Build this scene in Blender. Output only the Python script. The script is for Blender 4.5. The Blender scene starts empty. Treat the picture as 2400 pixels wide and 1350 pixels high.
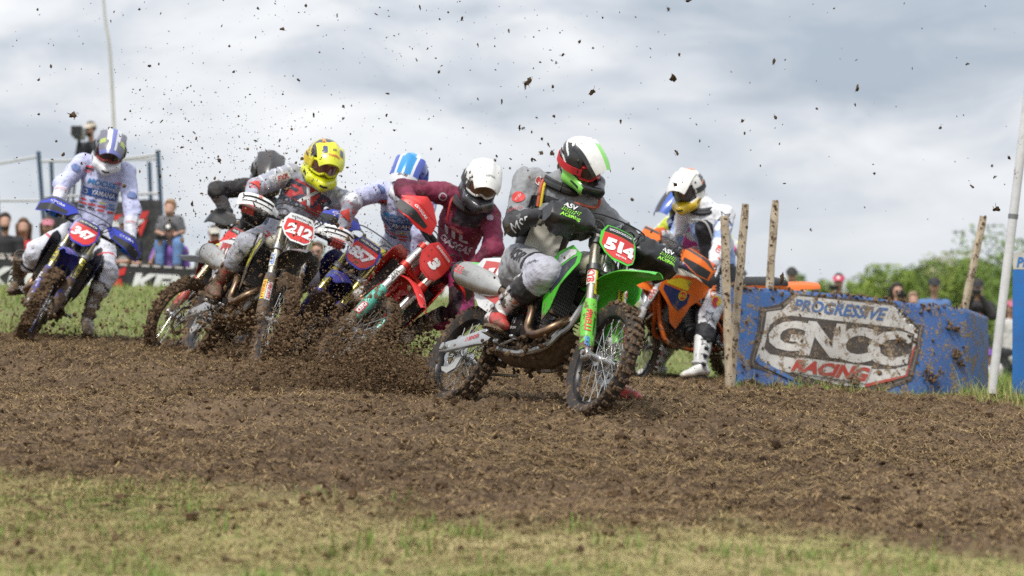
import bpy, bmesh, math, random
import numpy as np
from mathutils import Matrix, Vector
from mathutils.bvhtree import BVHTree
random.seed(7); RNG = np.random.default_rng(11)
PI = math.pi
scn = bpy.context.scene
col = scn.collection
# ------------------------------------------------------------------ camera
FPX = 5900.0; CZ = 1.0                       # focal length in pixels of a 2400 wide frame, camera height
cam_d = bpy.data.cameras.new('camera'); cam = bpy.data.objects.new('camera', cam_d); col.objects.link(cam)
cam.location = (0, 0, CZ); cam.rotation_euler = (PI/2, 0, 0)
cam_d.sensor_width = 36; cam_d.lens = FPX/2400*36; cam_d.clip_end = 2000; cam_d.clip_start = .1
cam_d.dof.use_dof = True; cam_d.dof.focus_distance = 15.2; cam_d.dof.aperture_fstop = 2.5
scn.camera = cam
# ------------------------------------------------------------------ sky, sun, exposure
SUN_EL, SUN_AZ = math.radians(58), math.radians(205)     # azimuth from +Y, clockwise
w = bpy.data.worlds.new('World'); scn.world = w; w.use_nodes = True
nt = w.node_tree; nt.nodes.clear()
def N(t, k, **kw):
    n = t.nodes.new(k)
    for a, b in kw.items(): setattr(n, a, b)
    return n
def mth(t, op, a, b=None, clamp=False):
    n = t.nodes.new('ShaderNodeMath'); n.operation = op; n.use_clamp = clamp
    for i, q in enumerate((a, b)):
        if q is None: continue
        if isinstance(q, (int, float)): n.inputs[i].default_value = q
        else: t.links.new(q, n.inputs[i])
    return n.outputs[0]
def mixc(t, f, a, b):
    n = t.nodes.new('ShaderNodeMix'); n.data_type = 'RGBA'
    for i, q in ((0, f), (6, a), (7, b)):
        if isinstance(q, (int, float)): n.inputs[i].default_value = q
        elif isinstance(q, (tuple, list)): n.inputs[i].default_value = (*q[:3], 1)
        else: t.links.new(q, n.inputs[i])
    return n.outputs[2]
def ramp(t, f, stops):
    n = t.nodes.new('ShaderNodeValToRGB')
    e = n.color_ramp.elements
    while len(e) < len(stops): e.new(.5)
    for q, (p, c) in zip(e, stops):
        q.position = p; q.color = (*c, 1) if isinstance(c, (tuple, list)) else (c, c, c, 1)
    t.links.new(f, n.inputs[0]); return n.outputs[0]
def noise(t, vec, scale, detail=4, rough=.55, dist=0, dims='3D'):
    n = t.nodes.new('ShaderNodeTexNoise'); n.noise_dimensions = dims
    n.inputs['Scale'].default_value = scale; n.inputs['Detail'].default_value = detail
    n.inputs['Roughness'].default_value = rough; n.inputs['Distortion'].default_value = dist
    if vec is not None: t.links.new(vec, n.inputs['Vector'])
    return n.outputs['Fac']
sky = N(nt, 'ShaderNodeTexSky', sky_type='NISHITA', sun_disc=False, sun_elevation=SUN_EL, sun_rotation=SUN_AZ)
sky.air_density = 1; sky.dust_density = 1.5
tc = N(nt, 'ShaderNodeTexCoord'); sx = N(nt, 'ShaderNodeSeparateXYZ'); nt.links.new(tc.outputs['Generated'], sx.inputs[0])
el = mth(nt, 'MAXIMUM', sx.outputs[2], 0)
mp = N(nt, 'ShaderNodeMapping'); mp.inputs['Location'].default_value = (9.4, 4.1, 2.2); mp.inputs['Scale'].default_value = (1, 1, 2.6); nt.links.new(tc.outputs['Generated'], mp.inputs[0])
n1 = noise(nt, mp.outputs[0], 5.2, 3, .5, .3)
n2 = noise(nt, mp.outputs[0], 15, 7, .58, .5)
dn = mth(nt, 'ADD', mth(nt, 'MULTIPLY', n1, .62), mth(nt, 'MULTIPLY', n2, .38))
cl = ramp(nt, dn, [(.38, (3.2, 3.7, 4.35)), (.46, (4.0, 4.42, 4.95)), (.51, (4.9, 5.2, 5.65)), (.56, (5.9, 6.1, 6.35)), (.66, (7.1, 7.2, 7.35))])
cov = ramp(nt, n1, [(.20, 0.8), (.4, 1.0)])
skc = mixc(nt, cov, sky.outputs[0], cl)
hz = ramp(nt, el, [(0.0, .6), (.075, 0.0)])
skc = mixc(nt, hz, skc, (5.3, 5.65, 6.05))
vm = N(nt, 'ShaderNodeVectorMath', operation='SCALE'); nt.links.new(skc, vm.inputs[0]); nt.links.new(mth(nt, 'ADD', mth(nt, 'MULTIPLY', el, .9), 1.0), vm.inputs['Scale']); skc = vm.outputs[0]   # an overcast sky brightens towards the zenith
bg = N(nt, 'ShaderNodeBackground'); bg.inputs[1].default_value = .1
wo = N(nt, 'ShaderNodeOutputWorld'); nt.links.new(skc, bg.inputs[0]); nt.links.new(bg.outputs[0], wo.inputs[0])
sd = bpy.data.lights.new('sun', 'SUN'); sd.energy = 2.5; sd.angle = math.radians(10); sd.color = (1, .96, .9)
so = bpy.data.objects.new('sun', sd); col.objects.link(so)
so.rotation_euler = (PI/2-SUN_EL, 0, PI-SUN_AZ)
sdv = Vector((math.sin(SUN_AZ)*math.cos(SUN_EL), math.cos(SUN_AZ)*math.cos(SUN_EL), math.sin(SUN_EL)))
so.rotation_euler = sdv.to_track_quat('Z', 'Y').to_euler(); so.location = (5, -5, 12)
scn.view_settings.view_transform = 'Standard'; scn.view_settings.look = 'None'
scn.view_settings.gamma = 1; scn.view_settings.use_curve_mapping = False; scn.view_settings.exposure = 0.4
scn.cycles.use_denoising = False
scn.cycles.max_bounces = 5; scn.cycles.diffuse_bounces = 3; scn.cycles.glossy_bounces = 3; scn.cycles.transmission_bounces = 4
scn.cycles.caustics_reflective = False; scn.cycles.caustics_refractive = False
# ------------------------------------------------------------------ mesh helpers
def vec(*a): return np.array(a, float)
def nrm(v): v = np.asarray(v, float); return v/max(np.linalg.norm(v), 1e-9)
def frame(z, x=None):
    z = nrm(z)
    h = vec(1, 0, 0) if x is None else np.asarray(x, float)
    if abs(np.dot(nrm(h), z)) > .98: h = vec(0, 1, 0) if abs(z[1]) < .9 else vec(0, 0, 1)
    y = nrm(np.cross(z, h)); x = np.cross(y, z); return np.stack([x, y, z], 1)   # columns
def new_mesh(name, V, Fc, mi=None, mats=(), ang=40):
    me = bpy.data.meshes.new(name)
    if isinstance(Fc, np.ndarray):
        n, k = Fc.shape
        me.vertices.add(len(V)); me.vertices.foreach_set('co', np.asarray(V, np.float32).ravel())
        me.loops.add(n*k); me.loops.foreach_set('vertex_index', Fc.astype(np.int32).ravel())
        me.polygons.add(n); me.polygons.foreach_set('loop_start', np.arange(0, n*k, k, dtype=np.int32))
        me.update(calc_edges=True); me.validate()
    else:
        me.from_pydata([tuple(map(float, q)) for q in V], [], Fc); me.update()
    for m in mats: me.materials.append(m)
    if mi is not None and len(mi) == len(me.polygons): me.polygons.foreach_set('material_index', np.asarray(mi, np.int32))
    me.polygons.foreach_set('use_smooth', np.ones(len(me.polygons), bool))
    if ang is not None and ang < 180: me.set_sharp_from_angle(angle=math.radians(ang))
    me.update(); return me
def link(name, me, parent=None, label=None, kind=None, cat=None, group=None, M=None):
    o = bpy.data.objects.new(name, me); col.objects.link(o)
    if parent is not None: o.parent = parent
    if M is not None: o.matrix_local = Matrix(M.tolist()) if isinstance(M, np.ndarray) else M
    if label: o['label'] = label
    if kind: o['kind'] = kind
    if cat: o['category'] = cat
    if group: o['group'] = group
    return o
class MB:
    def __init__(s): s.V = []; s.F = []; s.m = []; s.n = 0
    def add(s, V, Fc, m=0):
        V = np.asarray(V, float); s.V.append(V)
        for f in Fc: s.F.append(tuple(int(i)+s.n for i in f)); s.m.append(m)
        s.n += len(V); return s
    def box(s, c, size, R=None, m=0, ch=.12):
        h = np.asarray(size, float)/2; k = min(h)*ch*2 if ch else 0
        if not ch:
            V = np.array([[x, y, z] for x in (-1, 1) for y in (-1, 1) for z in (-1, 1)])*h
            Fc = [(0, 1, 3, 2), (4, 6, 7, 5), (0, 4, 5, 1), (2, 3, 7, 6), (0, 2, 6, 4), (1, 5, 7, 3)]
        else:
            V = []; idx = {}
            for sx_ in (-1, 1):
                for sy in (-1, 1):
                    for sz in (-1, 1):
                        for a in range(3):
                            q = np.array([sx_, sy, sz])*(h-k); q[a] = (sx_, sy, sz)[a]*h[a]
                            idx[(sx_, sy, sz, a)] = len(V); V.append(q)
            Fc = []
            for a in range(3):
                b, c_ = (a+1) % 3, (a+2) % 3
                for sg in (-1, 1):
                    r = []
                    for (u, v) in ((-1, -1), (1, -1), (1, 1), (-1, 1)):
                        t = [0, 0, 0]; t[a] = sg; t[b] = u; t[c_] = v; r.append(idx[(*t, a)])
                    Fc.append(r if sg > 0 else r[::-1])
                for u in (-1, 1):
                    for v in (-1, 1):
                        r = []
                        for (sg, ax) in ((-1, b), (1, b), (1, c_), (-1, c_)):
                            t = [0, 0, 0]; t[a] = sg; t[b] = u; t[c_] = v; r.append(idx[(*t, ax)])
                        Fc.append(r if u*v < 0 else r[::-1])
            for sx_ in (-1, 1):
                for sy in (-1, 1):
                    for sz in (-1, 1):
                        r = [idx[(sx_, sy, sz, a)] for a in range(3)]
                        Fc.append(r if sx_*sy*sz > 0 else r[::-1])
            V = np.array(V)
        if R is not None: V = V@np.asarray(R).T
        return s.add(V+np.asarray(c, float), Fc, m)
    def tube(s, P, r, n=10, m=0, cap=True, flat=None, up=None):
        P = np.asarray(P, float); k = len(P)
        r = np.full(k, r, float) if np.isscalar(r) else np.asarray(r, float)
        T = np.gradient(P, axis=0); V = []
        f0 = frame(T[0], up); x = f0[:, 0]
        a = np.linspace(0, 2*PI, n, endpoint=False)
        for i in range(k):
            t = nrm(T[i]); x = x-np.dot(x, t)*t; x = nrm(x); y = np.cross(t, x)
            fx = 1 if flat is None else flat
            V.append(P[i]+r[i]*(np.outer(np.cos(a), x)+np.outer(np.sin(a), y)*fx))
        V = np.concatenate(V); Fc = []
        for i in range(k-1):
            for j in range(n):
                j2 = (j+1) % n; Fc.append((i*n+j, i*n+j2, (i+1)*n+j2, (i+1)*n+j))
        if cap: Fc.append(tuple(range(n))[::-1]); Fc.append(tuple((k-1)*n+j for j in range(n)))
        return s.add(V, Fc, m)
    def lathe(s, prof, o, ax, n=32, m=0, closed=False):
        B = frame(ax); a = np.linspace(0, 2*PI, n, endpoint=False); V = []
        for (r, h) in prof: V.append(np.asarray(o)+r*(np.outer(np.cos(a), B[:, 0])+np.outer(np.sin(a), B[:, 1]))+h*B[:, 2])
        V = np.concatenate(V); k = len(prof); Fc = []
        for i in range(k if closed else k-1):
            for j in range(n):
                j2 = (j+1) % n; i2 = (i+1) % k; Fc.append((i*n+j, i*n+j2, i2*n+j2, i2*n+j))
        return s.add(V, Fc, m)
    def loft(s, rings, m=0, cap=True):
        n = len(rings[0]); k = len(rings); V = np.concatenate([np.asarray(r, float) for r in rings]); Fc = []
        for i in range(k-1):
            for j in range(n):
                j2 = (j+1) % n; Fc.append((i*n+j, i*n+j2, (i+1)*n+j2, (i+1)*n+j))
        if cap: Fc.append(tuple(range(n))[::-1]); Fc.append(tuple((k-1)*n+j for j in range(n)))
        return s.add(V, Fc, m)
    def sheet(s, G, th, m=0):                 # grid of points (a,b,3) thickened along its normals
        G = np.asarray(G, float); a, b = G.shape[:2]
        nu = np.gradient(G, axis=0); nv = np.gradient(G, axis=1); nn = np.cross(nu, nv)
        nn /= np.maximum(np.linalg.norm(nn, axis=2, keepdims=True), 1e-9)
        V = np.concatenate([(G+nn*th/2).reshape(-1, 3), (G-nn*th/2).reshape(-1, 3)]); q = a*b; Fc = []
        for i in range(a-1):
            for j in range(b-1):
                k = i*b+j; Fc.append((k, k+b, k+b+1, k+1)); Fc.append((q+k, q+k+1, q+k+b+1, q+k+b))
        rim = [i*b for i in range(a)]+[(a-1)*b+j for j in range(1, b)]+[i*b+b-1 for i in range(a-2, -1, -1)]+[j for j in range(b-2, 0, -1)]
        for i in range(len(rim)):
            p, r = rim[i], rim[(i+1) % len(rim)]; Fc.append((r, p, q+p, q+r))
        return s.add(V, Fc, m)
    def prism(s, poly, B, o, th, m=0):        # 2d outline in frame B (columns x,y,z) extruded by th along z
        P = np.asarray(poly, float); n = len(P); B = np.asarray(B); V = P[:, :1]*B[:, 0]+P[:, 1:2]*B[:, 1]+np.asarray(o, float)
        V = np.concatenate([V-B[:, 2]*th/2, V+B[:, 2]*th/2])
        Fc = [tuple(range(n))[::-1], tuple(range(n, 2*n))]+[(j, (j+1) % n, n+(j+1) % n, n+j) for j in range(n)]
        return s.add(V, Fc, m)
    def mesh(s, name, mats, ang=40):
        return new_mesh(name, np.concatenate(s.V), s.F, s.m, mats, ang)
    def build(s, name, mats, parent=None, ang=40, **kw):
        if not isinstance(mats, (list, tuple)): mats = [mats]
        return link(name, s.mesh(name, mats, ang), parent, **kw)
def smooth_path(P, k=6):
    P = np.asarray(P, float); Q = np.concatenate([[2*P[0]-P[1]], P, [2*P[-1]-P[-2]]]); o = []
    for i in range(1, len(Q)-2):
        for t in np.linspace(0, 1, k, endpoint=False):
            a, b, c, d = Q[i-1], Q[i], Q[i+1], Q[i+2]
            o.append(.5*(2*b+(c-a)*t+(2*a-5*b+4*c-d)*t*t+(3*b-a-3*c+d)*t**3))
    o.append(P[-1]); return np.array(o)
# lattice noise on point arrays
_H = RNG.random((64, 64, 64)).astype(np.float32)
def vnoise(P):
    P = np.asarray(P); i = np.floor(P).astype(int); f = P-i; f = f*f*(3-2*f); i &= 63; j = (i+1) & 63
    x0, y0, z0 = i.T; x1, y1, z1 = j.T; u, v, w_ = f.T
    return (((_H[x0, y0, z0]*(1-u)+_H[x1, y0, z0]*u)*(1-v)+(_H[x0, y1, z0]*(1-u)+_H[x1, y1, z0]*u)*v)*(1-w_)
            + ((_H[x0, y0, z1]*(1-u)+_H[x1, y0, z1]*u)*(1-v)+(_H[x0, y1, z1]*(1-u)+_H[x1, y1, z1]*u)*v)*w_)
def fbm(P, o=4, g=.5):
    P = np.asarray(P, float); a = 1; s = 0; t = 0
    for k in range(o): s = s+a*vnoise(P*2**k+17.3*k); t += a; a *= g
    return s/t-.5
# surface nets: zero level of a distance function on a grid
def snets(fn, lo, hi, h):
    lo = np.asarray(lo, float); n = np.ceil((np.asarray(hi)-lo)/h).astype(int)+1
    ax = [lo[i]+h*np.arange(n[i]) for i in range(3)]
    P = np.stack(np.meshgrid(*ax, indexing='ij'), -1).reshape(-1, 3)
    D = fn(P).reshape(n); S = D < 0
    c = [D[i:n[0]-1+i, j:n[1]-1+j, k:n[2]-1+k] for i in (0, 1) for j in (0, 1) for k in (0, 1)]
    cs = sum((q < 0).astype(np.int8) for q in c); act = (cs > 0) & (cs < 8)
    idx = -np.ones(act.shape, int); ii = np.argwhere(act); idx[act] = np.arange(len(ii))
    off = np.array([(i, j, k) for i in (0, 1) for j in (0, 1) for k in (0, 1)], float)
    cv = np.stack([q[act] for q in c], 1); acc = np.zeros((len(ii), 3)); cnt = np.zeros(len(ii))
    for a in range(8):
        for b in range(a+1, 8):
            if np.abs(off[a]-off[b]).sum() != 1: continue
            d1, d2 = cv[:, a], cv[:, b]; k = (d1 < 0) != (d2 < 0)
            t = np.where(k, d1/np.where(k, d1-d2, 1), 0)
            acc += np.where(k[:, None], off[a]+(off[b]-off[a])*t[:, None], 0); cnt += k
    V = lo+h*(ii+acc/cnt[:, None]); Fs = []
    for a in range(3):
        b, c_ = (a+1) % 3, (a+2) % 3
        sl0 = [slice(None)]*3; sl1 = [slice(None)]*3; sl0[a] = slice(0, -1); sl1[a] = slice(1, None)
        for q in (b, c_): sl0[q] = slice(1, -1); sl1[q] = slice(1, -1)
        A, Bq = S[tuple(sl0)], S[tuple(sl1)]; e = np.argwhere(A != Bq)
        if not len(e): continue
        fl = A[tuple(e.T)]; e = e.copy(); e[:, b] += 1; e[:, c_] += 1
        def at(db, dc):
            q = e.copy(); q[:, b] += db; q[:, c_] += dc; return idx[tuple(q.T)]
        Q = np.stack([at(-1, -1), at(0, -1), at(0, 0), at(-1, 0)], 1)
        Q[~fl] = Q[~fl][:, ::-1]; Fs.append(Q)
    return V, np.concatenate(Fs)
def vnormals(V, Q):
    n = np.cross(V[Q[:, 2]]-V[Q[:, 0]], V[Q[:, 3]]-V[Q[:, 1]]); o = np.zeros_like(V)
    for k in range(4): np.add.at(o, Q[:, k], n)
    return o/np.maximum(np.linalg.norm(o, axis=1, keepdims=True), 1e-12)
def cone(P, a, b, ra, rb, flat=None, ff=1.0):
    a = np.asarray(a, float); b = np.asarray(b, float); q = P-a; d = b-a
    if flat is not None:
        u = nrm(flat); q = q+np.outer(q@u, u)*(1/ff-1); d = d+u*(d@u)*(1/ff-1)
    t = np.clip(q@d/max(d@d, 1e-9), 0, 1)
    return np.linalg.norm(q-t[:, None]*d, axis=1)-(ra+(rb-ra)*t)
def smin(a, b, k):
    h = np.clip(.5+.5*(b-a)/k, 0, 1); return b*(1-h)+a*h-k*h*(1-h)
# text as flat triangles, cached; subdivided so that it can wrap
_TX = {}
def text2d(s, bold=0.0, shear=0.0, sub=0.0, space=1.0):
    k = (s, bold, shear, sub, space)
    if k in _TX: return _TX[k]
    cu = bpy.data.curves.new('lettering', 'FONT'); cu.body = s; cu.offset = bold; cu.shear = shear; cu.resolution_u = 3
    cu.space_character = space; cu.align_x = 'CENTER'; cu.align_y = 'CENTER'
    o = bpy.data.objects.new('lettering', cu); col.objects.link(o); bpy.context.view_layer.update()
    me = o.to_mesh(); bm = bmesh.new(); bm.from_mesh(me); bmesh.ops.triangulate(bm, faces=bm.faces)
    if sub:
        for _ in range(5):
            e = [q for q in bm.edges if q.calc_length() > sub]
            if not e: break
            bmesh.ops.subdivide_edges(bm, edges=e, cuts=1); bmesh.ops.triangulate(bm, faces=bm.faces)
    bm.verts.index_update(); V = np.array([tuple(q.co)[:2] for q in bm.verts]); Fc = [tuple(q.index for q in f.verts) for f in bm.faces]
    bm.free(); o.to_mesh_clear(); bpy.data.objects.remove(o); bpy.data.curves.remove(cu)
    V = V-(V.max(0)+V.min(0))/2; V = V/(V[:, 1].max()-V[:, 1].min())      # unit cap height, centred
    _TX[k] = (V, Fc); return _TX[k]
def poly2d(P, sub=0.05):                       # any outline as subdivided triangles (for flat print)
    bm = bmesh.new(); f = bm.faces.new([bm.verts.new((x, y, 0)) for x, y in P]); bmesh.ops.triangulate(bm, faces=[f])
    for _ in range(6):
        e = [q for q in bm.edges if q.calc_length() > sub]
        if not e: break
        bmesh.ops.subdivide_edges(bm, edges=e, cuts=1); bmesh.ops.triangulate(bm, faces=bm.faces)
    bm.verts.index_update(); V = np.array([tuple(q.co)[:2] for q in bm.verts]); Fc = [tuple(q.index for q in f.verts) for f in bm.faces]; bm.free()
    return V, Fc
def ell(rx, ry, n=20, c=(0, 0)): return [(c[0]+rx*math.cos(a), c[1]+ry*math.sin(a)) for a in np.linspace(0, 2*PI, n, endpoint=False)]
def put_text(mb, s, o, ux, uy, size, m=0, bold=.02, shear=0, width=None, space=1.0):   # flat lettering on a plane: ux right, uy up
    V, Fc = text2d(s, bold, shear, 0, space); V = V*size
    if width:
        V = V.copy(); V[:, 0] *= width/(V[:, 0].max()-V[:, 0].min())
    return mb.add(np.asarray(o)+V[:, :1]*np.asarray(ux)+V[:, 1:]*np.asarray(uy), Fc, m)
def decal(mb, bvh, VF, o, ux, uy, size, m=0, lift=.003, width=None, reach=.35):   # print wrapped onto a surface by casting along the plane's normal
    V, Fc = VF; V = V*size
    if width: V = V.copy(); V[:, 0] *= width/(V[:, 0].max()-V[:, 0].min())
    ux = nrm(ux); uy = nrm(np.asarray(uy)-np.dot(uy, ux)*ux); nz = np.cross(ux, uy); o = np.asarray(o, float)
    out = []; ok = []
    for x, y in V:
        p = o+ux*x+uy*y; h = bvh.ray_cast(Vector(p+nz*reach), Vector(-nz), 2*reach)
        ok.append(h[0] is not None); out.append(np.array(h[0])+nz*lift if h[0] is not None else p)
    Fc = [f for f in Fc if all(ok[i] for i in f) and max(np.linalg.norm(out[f[0]]-out[f[1]]), np.linalg.norm(out[f[1]]-out[f[2]])) < .12]
    if Fc: mb.add(out, Fc, m)
def bvh_of(V, Q): return BVHTree.FromPolygons([tuple(q) for q in V], [tuple(int(i) for i in f) for f in Q])
# ------------------------------------------------------------------ materials
MUD = (.17, .112, .066); MUD2 = (.065, .04, .023)
_MC = {}
def mat(c, rough=.5, metal=0, mud=0.0, zt=None, zk=0, coat=0, bump=0, bs=40, spec=.5, c2=None, vs=3, alpha=1, trans=0, name='surface', fine=1, mudc=None, fold=0):
    key = (tuple(c), rough, metal, mud, zt, zk, coat, bump, bs, spec, c2, vs, alpha, trans, fine, mudc, fold)
    if key in _MC: return _MC[key]
    m = bpy.data.materials.new(name); m.use_nodes = True; t = m.node_tree; b = t.nodes['Principled BSDF']
    tc = N(t, 'ShaderNodeTexCoord'); ob = tc.outputs['Object']
    v = noise(t, ob, vs, 3)
    c2_ = c2 if c2 else tuple(q*.86 for q in c)
    base = mixc(t, ramp(t, v, [(.38, 0), (.62, 1)]), c2_, c)
    b.inputs['Metallic'].default_value = metal; b.inputs['Specular IOR Level'].default_value = spec
    b.inputs['Coat Weight'].default_value = coat; b.inputs['Coat Roughness'].default_value = .12
    rv = mth(t, 'ADD', mth(t, 'MULTIPLY', noise(t, ob, 9, 3), .22), rough-.11)
    h = None
    if mud > 0:
        na = noise(t, ob, 7*fine, 7, .68, .3); nb = noise(t, ob, 34*fine, 5, .62)
        f = mth(t, 'ADD', mth(t, 'MULTIPLY', na, .62), mth(t, 'MULTIPLY', nb, .38))
        if zt is not None:
            sp = N(t, 'ShaderNodeSeparateXYZ'); t.links.new(ob, sp.inputs[0])
            f = mth(t, 'ADD', f, mth(t, 'MULTIPLY', mth(t, 'SUBTRACT', zt, sp.outputs[2]), zk))
        th = .70-.3*mud
        k = ramp(t, f, [(th-.012, 0), (th+.02, 1)])
        film = ramp(t, f, [(th-.16, 0), (th+.02, .5)])
        mc = mixc(t, ramp(t, nb, [(.35, 0), (.65, 1)]), MUD2 if not mudc else tuple(q*.45 for q in mudc), mudc or MUD)
        base = mixc(t, mth(t, 'MAXIMUM', k, mth(t, 'MULTIPLY', film, min(1, .25+mud*.5))), base, mc)
        rv = mth(t, 'ADD', rv, mth(t, 'MULTIPLY', k, .5), True)
        if metal: t.links.new(mth(t, 'MULTIPLY', mth(t, 'SUBTRACT', 1, k), metal), b.inputs['Metallic'])
        h = mth(t, 'MULTIPLY', k, mth(t, 'ADD', nb, .3))
        bn = N(t, 'ShaderNodeBump'); bn.inputs['Strength'].default_value = .6; bn.inputs['Distance'].default_value = .006; t.links.new(h, bn.inputs['Height'])
        t.links.new(bn.outputs[0], b.inputs['Normal'])
        if fold:                                   # creases of worn cloth
            r1 = mth(t, 'ABSOLUTE', mth(t, 'SUBTRACT', noise(t, ob, 6.5, 2, .45, 1.0), .5)); r2 = mth(t, 'ABSOLUTE', mth(t, 'SUBTRACT', noise(t, ob, 15, 2, .45, .8), .5))
            bf = N(t, 'ShaderNodeBump'); bf.inputs['Strength'].default_value = fold; bf.inputs['Distance'].default_value = .06
            t.links.new(mth(t, 'ADD', r1, mth(t, 'MULTIPLY', r2, .4)), bf.inputs['Height']); t.links.new(bf.outputs[0], bn.inputs['Normal'])
    elif bump:
        bn = N(t, 'ShaderNodeBump'); bn.inputs['Strength'].default_value = bump; bn.inputs['Distance'].default_value = .01
        t.links.new(noise(t, ob, bs, 5, .6), bn.inputs['Height']); t.links.new(bn.outputs[0], b.inputs['Normal'])
    t.links.new(base, b.inputs['Base Color']); t.links.new(rv, b.inputs['Roughness'])
    if trans: b.inputs['Transmission Weight'].default_value = trans; b.inputs['IOR'].default_value = 1.2
    if alpha < 1: b.inputs['Alpha'].default_value = alpha
    _MC[key] = m; return m
def px(x, y, Y): return vec((x-1200)/FPX*Y, Y, CZ-(y-675)/FPX*Y)      # where a point seen in the photograph stands, Y metres away
_ICO = None
def ico():
    global _ICO
    if _ICO is None:
        bm = bmesh.new(); bmesh.ops.create_icosphere(bm, subdivisions=1, radius=1); bm.verts.index_update()
        _ICO = (np.array([tuple(v.co) for v in bm.verts]), [tuple(v.index for v in f.verts) for f in bm.faces]); bm.free()
    return _ICO
def lump(mb, c, s, m=0, sq=(1, 1, 1)):
    V, Fc = ico(); k = 1+1.5*fbm(V*1.9+RNG.random(3)*40, 2)[:, None]+RNG.uniform(-.2, .25, (len(V), 1))
    A = frame(RNG.normal(size=3), RNG.normal(size=3))
    mb.add((V*k*s*np.asarray(sq)*RNG.uniform(.6, 1.3, 3))@A.T+np.asarray(c), Fc, m)
# ------------------------------------------------------------------ ground
def place(x, y, Y): p = px(x, y, Y); return (p[0], p[1], p[2])
ANCH = [place(*q) for q in ((0, 1345, 8.5), (1200, 1348, 8.5), (2400, 1350, 8.6), (0, 1065, 11.5), (600, 1150, 10.8), (1200, 1190, 10.4), (2000, 1270, 9.7), (2400, 1310, 9.3), (400, 1000, 13), (0, 900, 16.5), (800, 1000, 13.2), (1353, 974, 13.85), (1045, 944, 15.05), (1438, 938, 14.85), (1500, 1100, 11.8), (1700, 965, 16), (2000, 1020, 14.5), (2400, 1005, 17), (600, 857, 17.45), (440, 840, 18.8), (765, 862, 16.9), (1050, 862, 18.4), (655, 850, 18.5), (850, 850, 19.9), (365, 822, 20.2), (480, 815, 21.6), (41, 800, 20.4), (90, 790, 21.9), (1642, 890, 21.0), (1541, 890, 22.0), (1480, 893, 20.7), (1710, 908, 20), (2290, 950, 21), (2330, 935, 20.5), (2340, 905, 27), (2340, 889, 40), (1750, 900, 40), (0, 752, 25), (300, 745, 25.5), (0, 698, 33.8), (450, 702, 33.8), (1150, 720, 34), (1150, 800, 26))]
ANCH += [(-7.5, 37, .35), (-4, 37, .35), (0, 37.5, .1), (5, 45, -.6), (10, 45, -.6), (-14, 20, .5), (9, 20, -.1), (0, 4, -.02), (-6, 4, .0), (6, 4, -.1), (-16, 34, .85), (-14, 50, .2), (0, 60, -.8), (20, 60, -1.2), (-25, 70, -.6), (0, 90, -2.2), (30, 90, -2.4), (-40, 100, -2)]
ANCH = np.array(ANCH)
def _tps(d): return np.where(d > 1e-9, d*d*np.log(np.maximum(d, 1e-9)), 0)
_sc = lambda xy: np.stack([np.asarray(xy)[:, 0], 18*np.log(np.maximum(np.asarray(xy)[:, 1], 2)/10)], 1)   # depth in log so near and far count alike
_A = _sc(ANCH[:, :2]); _n = len(_A)
_K = _tps(np.linalg.norm(_A[:, None]-_A[None], axis=2))+np.eye(_n)*.6
_Pm = np.concatenate([np.ones((_n, 1)), _A], 1)
_S = np.linalg.solve(np.block([[_K, _Pm], [_Pm.T, np.zeros((3, 3))]]), np.concatenate([ANCH[:, 2], np.zeros(3)]))
def gbase(x, y):
    q = np.stack([np.ravel(x), np.ravel(y)], 1).astype(float); q[:, 1] = np.clip(q[:, 1], 4, 110); q[:, 0] = np.clip(q[:, 0], -45, 45)
    o = np.empty(len(q)); s = _sc(q)
    for i in range(0, len(q), 40000):
        o[i:i+40000] = _tps(np.linalg.norm(s[i:i+40000, None]-_A[None], axis=2))@_S[:_n]+_S[_n]+s[i:i+40000]@_S[_n+1:]
    far = np.clip((np.ravel(y)-90)/60, 0, 1); return o*(1-far)+(-3.5)*far
def grassy(x, y):            # where turf is left: the strip before the track, the verge behind it
    x = np.ravel(x); y = np.ravel(y); u = x/np.maximum(y, 3)
    P = np.stack([x*.8, y*.8, np.zeros_like(x)], 1); nz = fbm(P, 4)
    edge = np.interp(u, [-.203, -.1, 0, .1, .203], [11.1, 10.7, 10.1, 9.5, 8.6])
    near = np.clip((edge+nz*2.2-y)/.5+.5, 0, 1)
    back = np.interp(u, [-.21, -.09, .0, .065, .1, .16, .185, .203], [21.7, 21.5, 21.5, 20.6, 20.4, 20.6, 20.6, 18.6])
    bk = np.clip((y-back+nz*2.0-.3)/.9, 0, 1)
    return np.maximum(near, bk)
def relief(x, y, g):
    x = np.ravel(x); y = np.ravel(y); P = np.stack([x, y, np.zeros_like(x)], 1)
    a = fbm(P*.9, 3)*.13
    P2 = P+.05*np.stack([fbm(P*9, 2), fbm(P*9+31, 2), 0*x], 1)*2
    c1 = np.abs(fbm(P2*4.2+3, 3)); c2 = fbm(P2*11+8, 3); c3 = fbm(P2*27, 2)
    m = .09*c2+.04*np.maximum(0, c2-.04)+.06*c3-.05*np.maximum(0, .08-c1)+.03*(fbm(P*58, 2))
    return a*.7+np.where(g > .5, .35, 1)*m
def ground_z(x, y): g = grassy(x, y); return gbase(x, y)+relief(x, y, g)
ys = np.concatenate([[-30, -10, 0, 3, 5, 6.3], np.exp(np.linspace(np.log(7.2), np.log(9.4), 150)), np.linspace(9.4, 22.6, 640)[1:], np.exp(np.linspace(np.log(22.7), np.log(46), 90)), np.exp(np.linspace(np.log(48), np.log(900), 40))])
us = np.concatenate([[-6, -3, -1.5, -.8, -.5, -.36, -.28], np.linspace(-.232, .232, 620), [.28, .36, .5, .8, 1.5, 3, 6]])
UU, YY = np.meshgrid(us, ys); XX = UU*np.maximum(YY, 7); fx, fy = XX.ravel(), YY.ravel()
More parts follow.
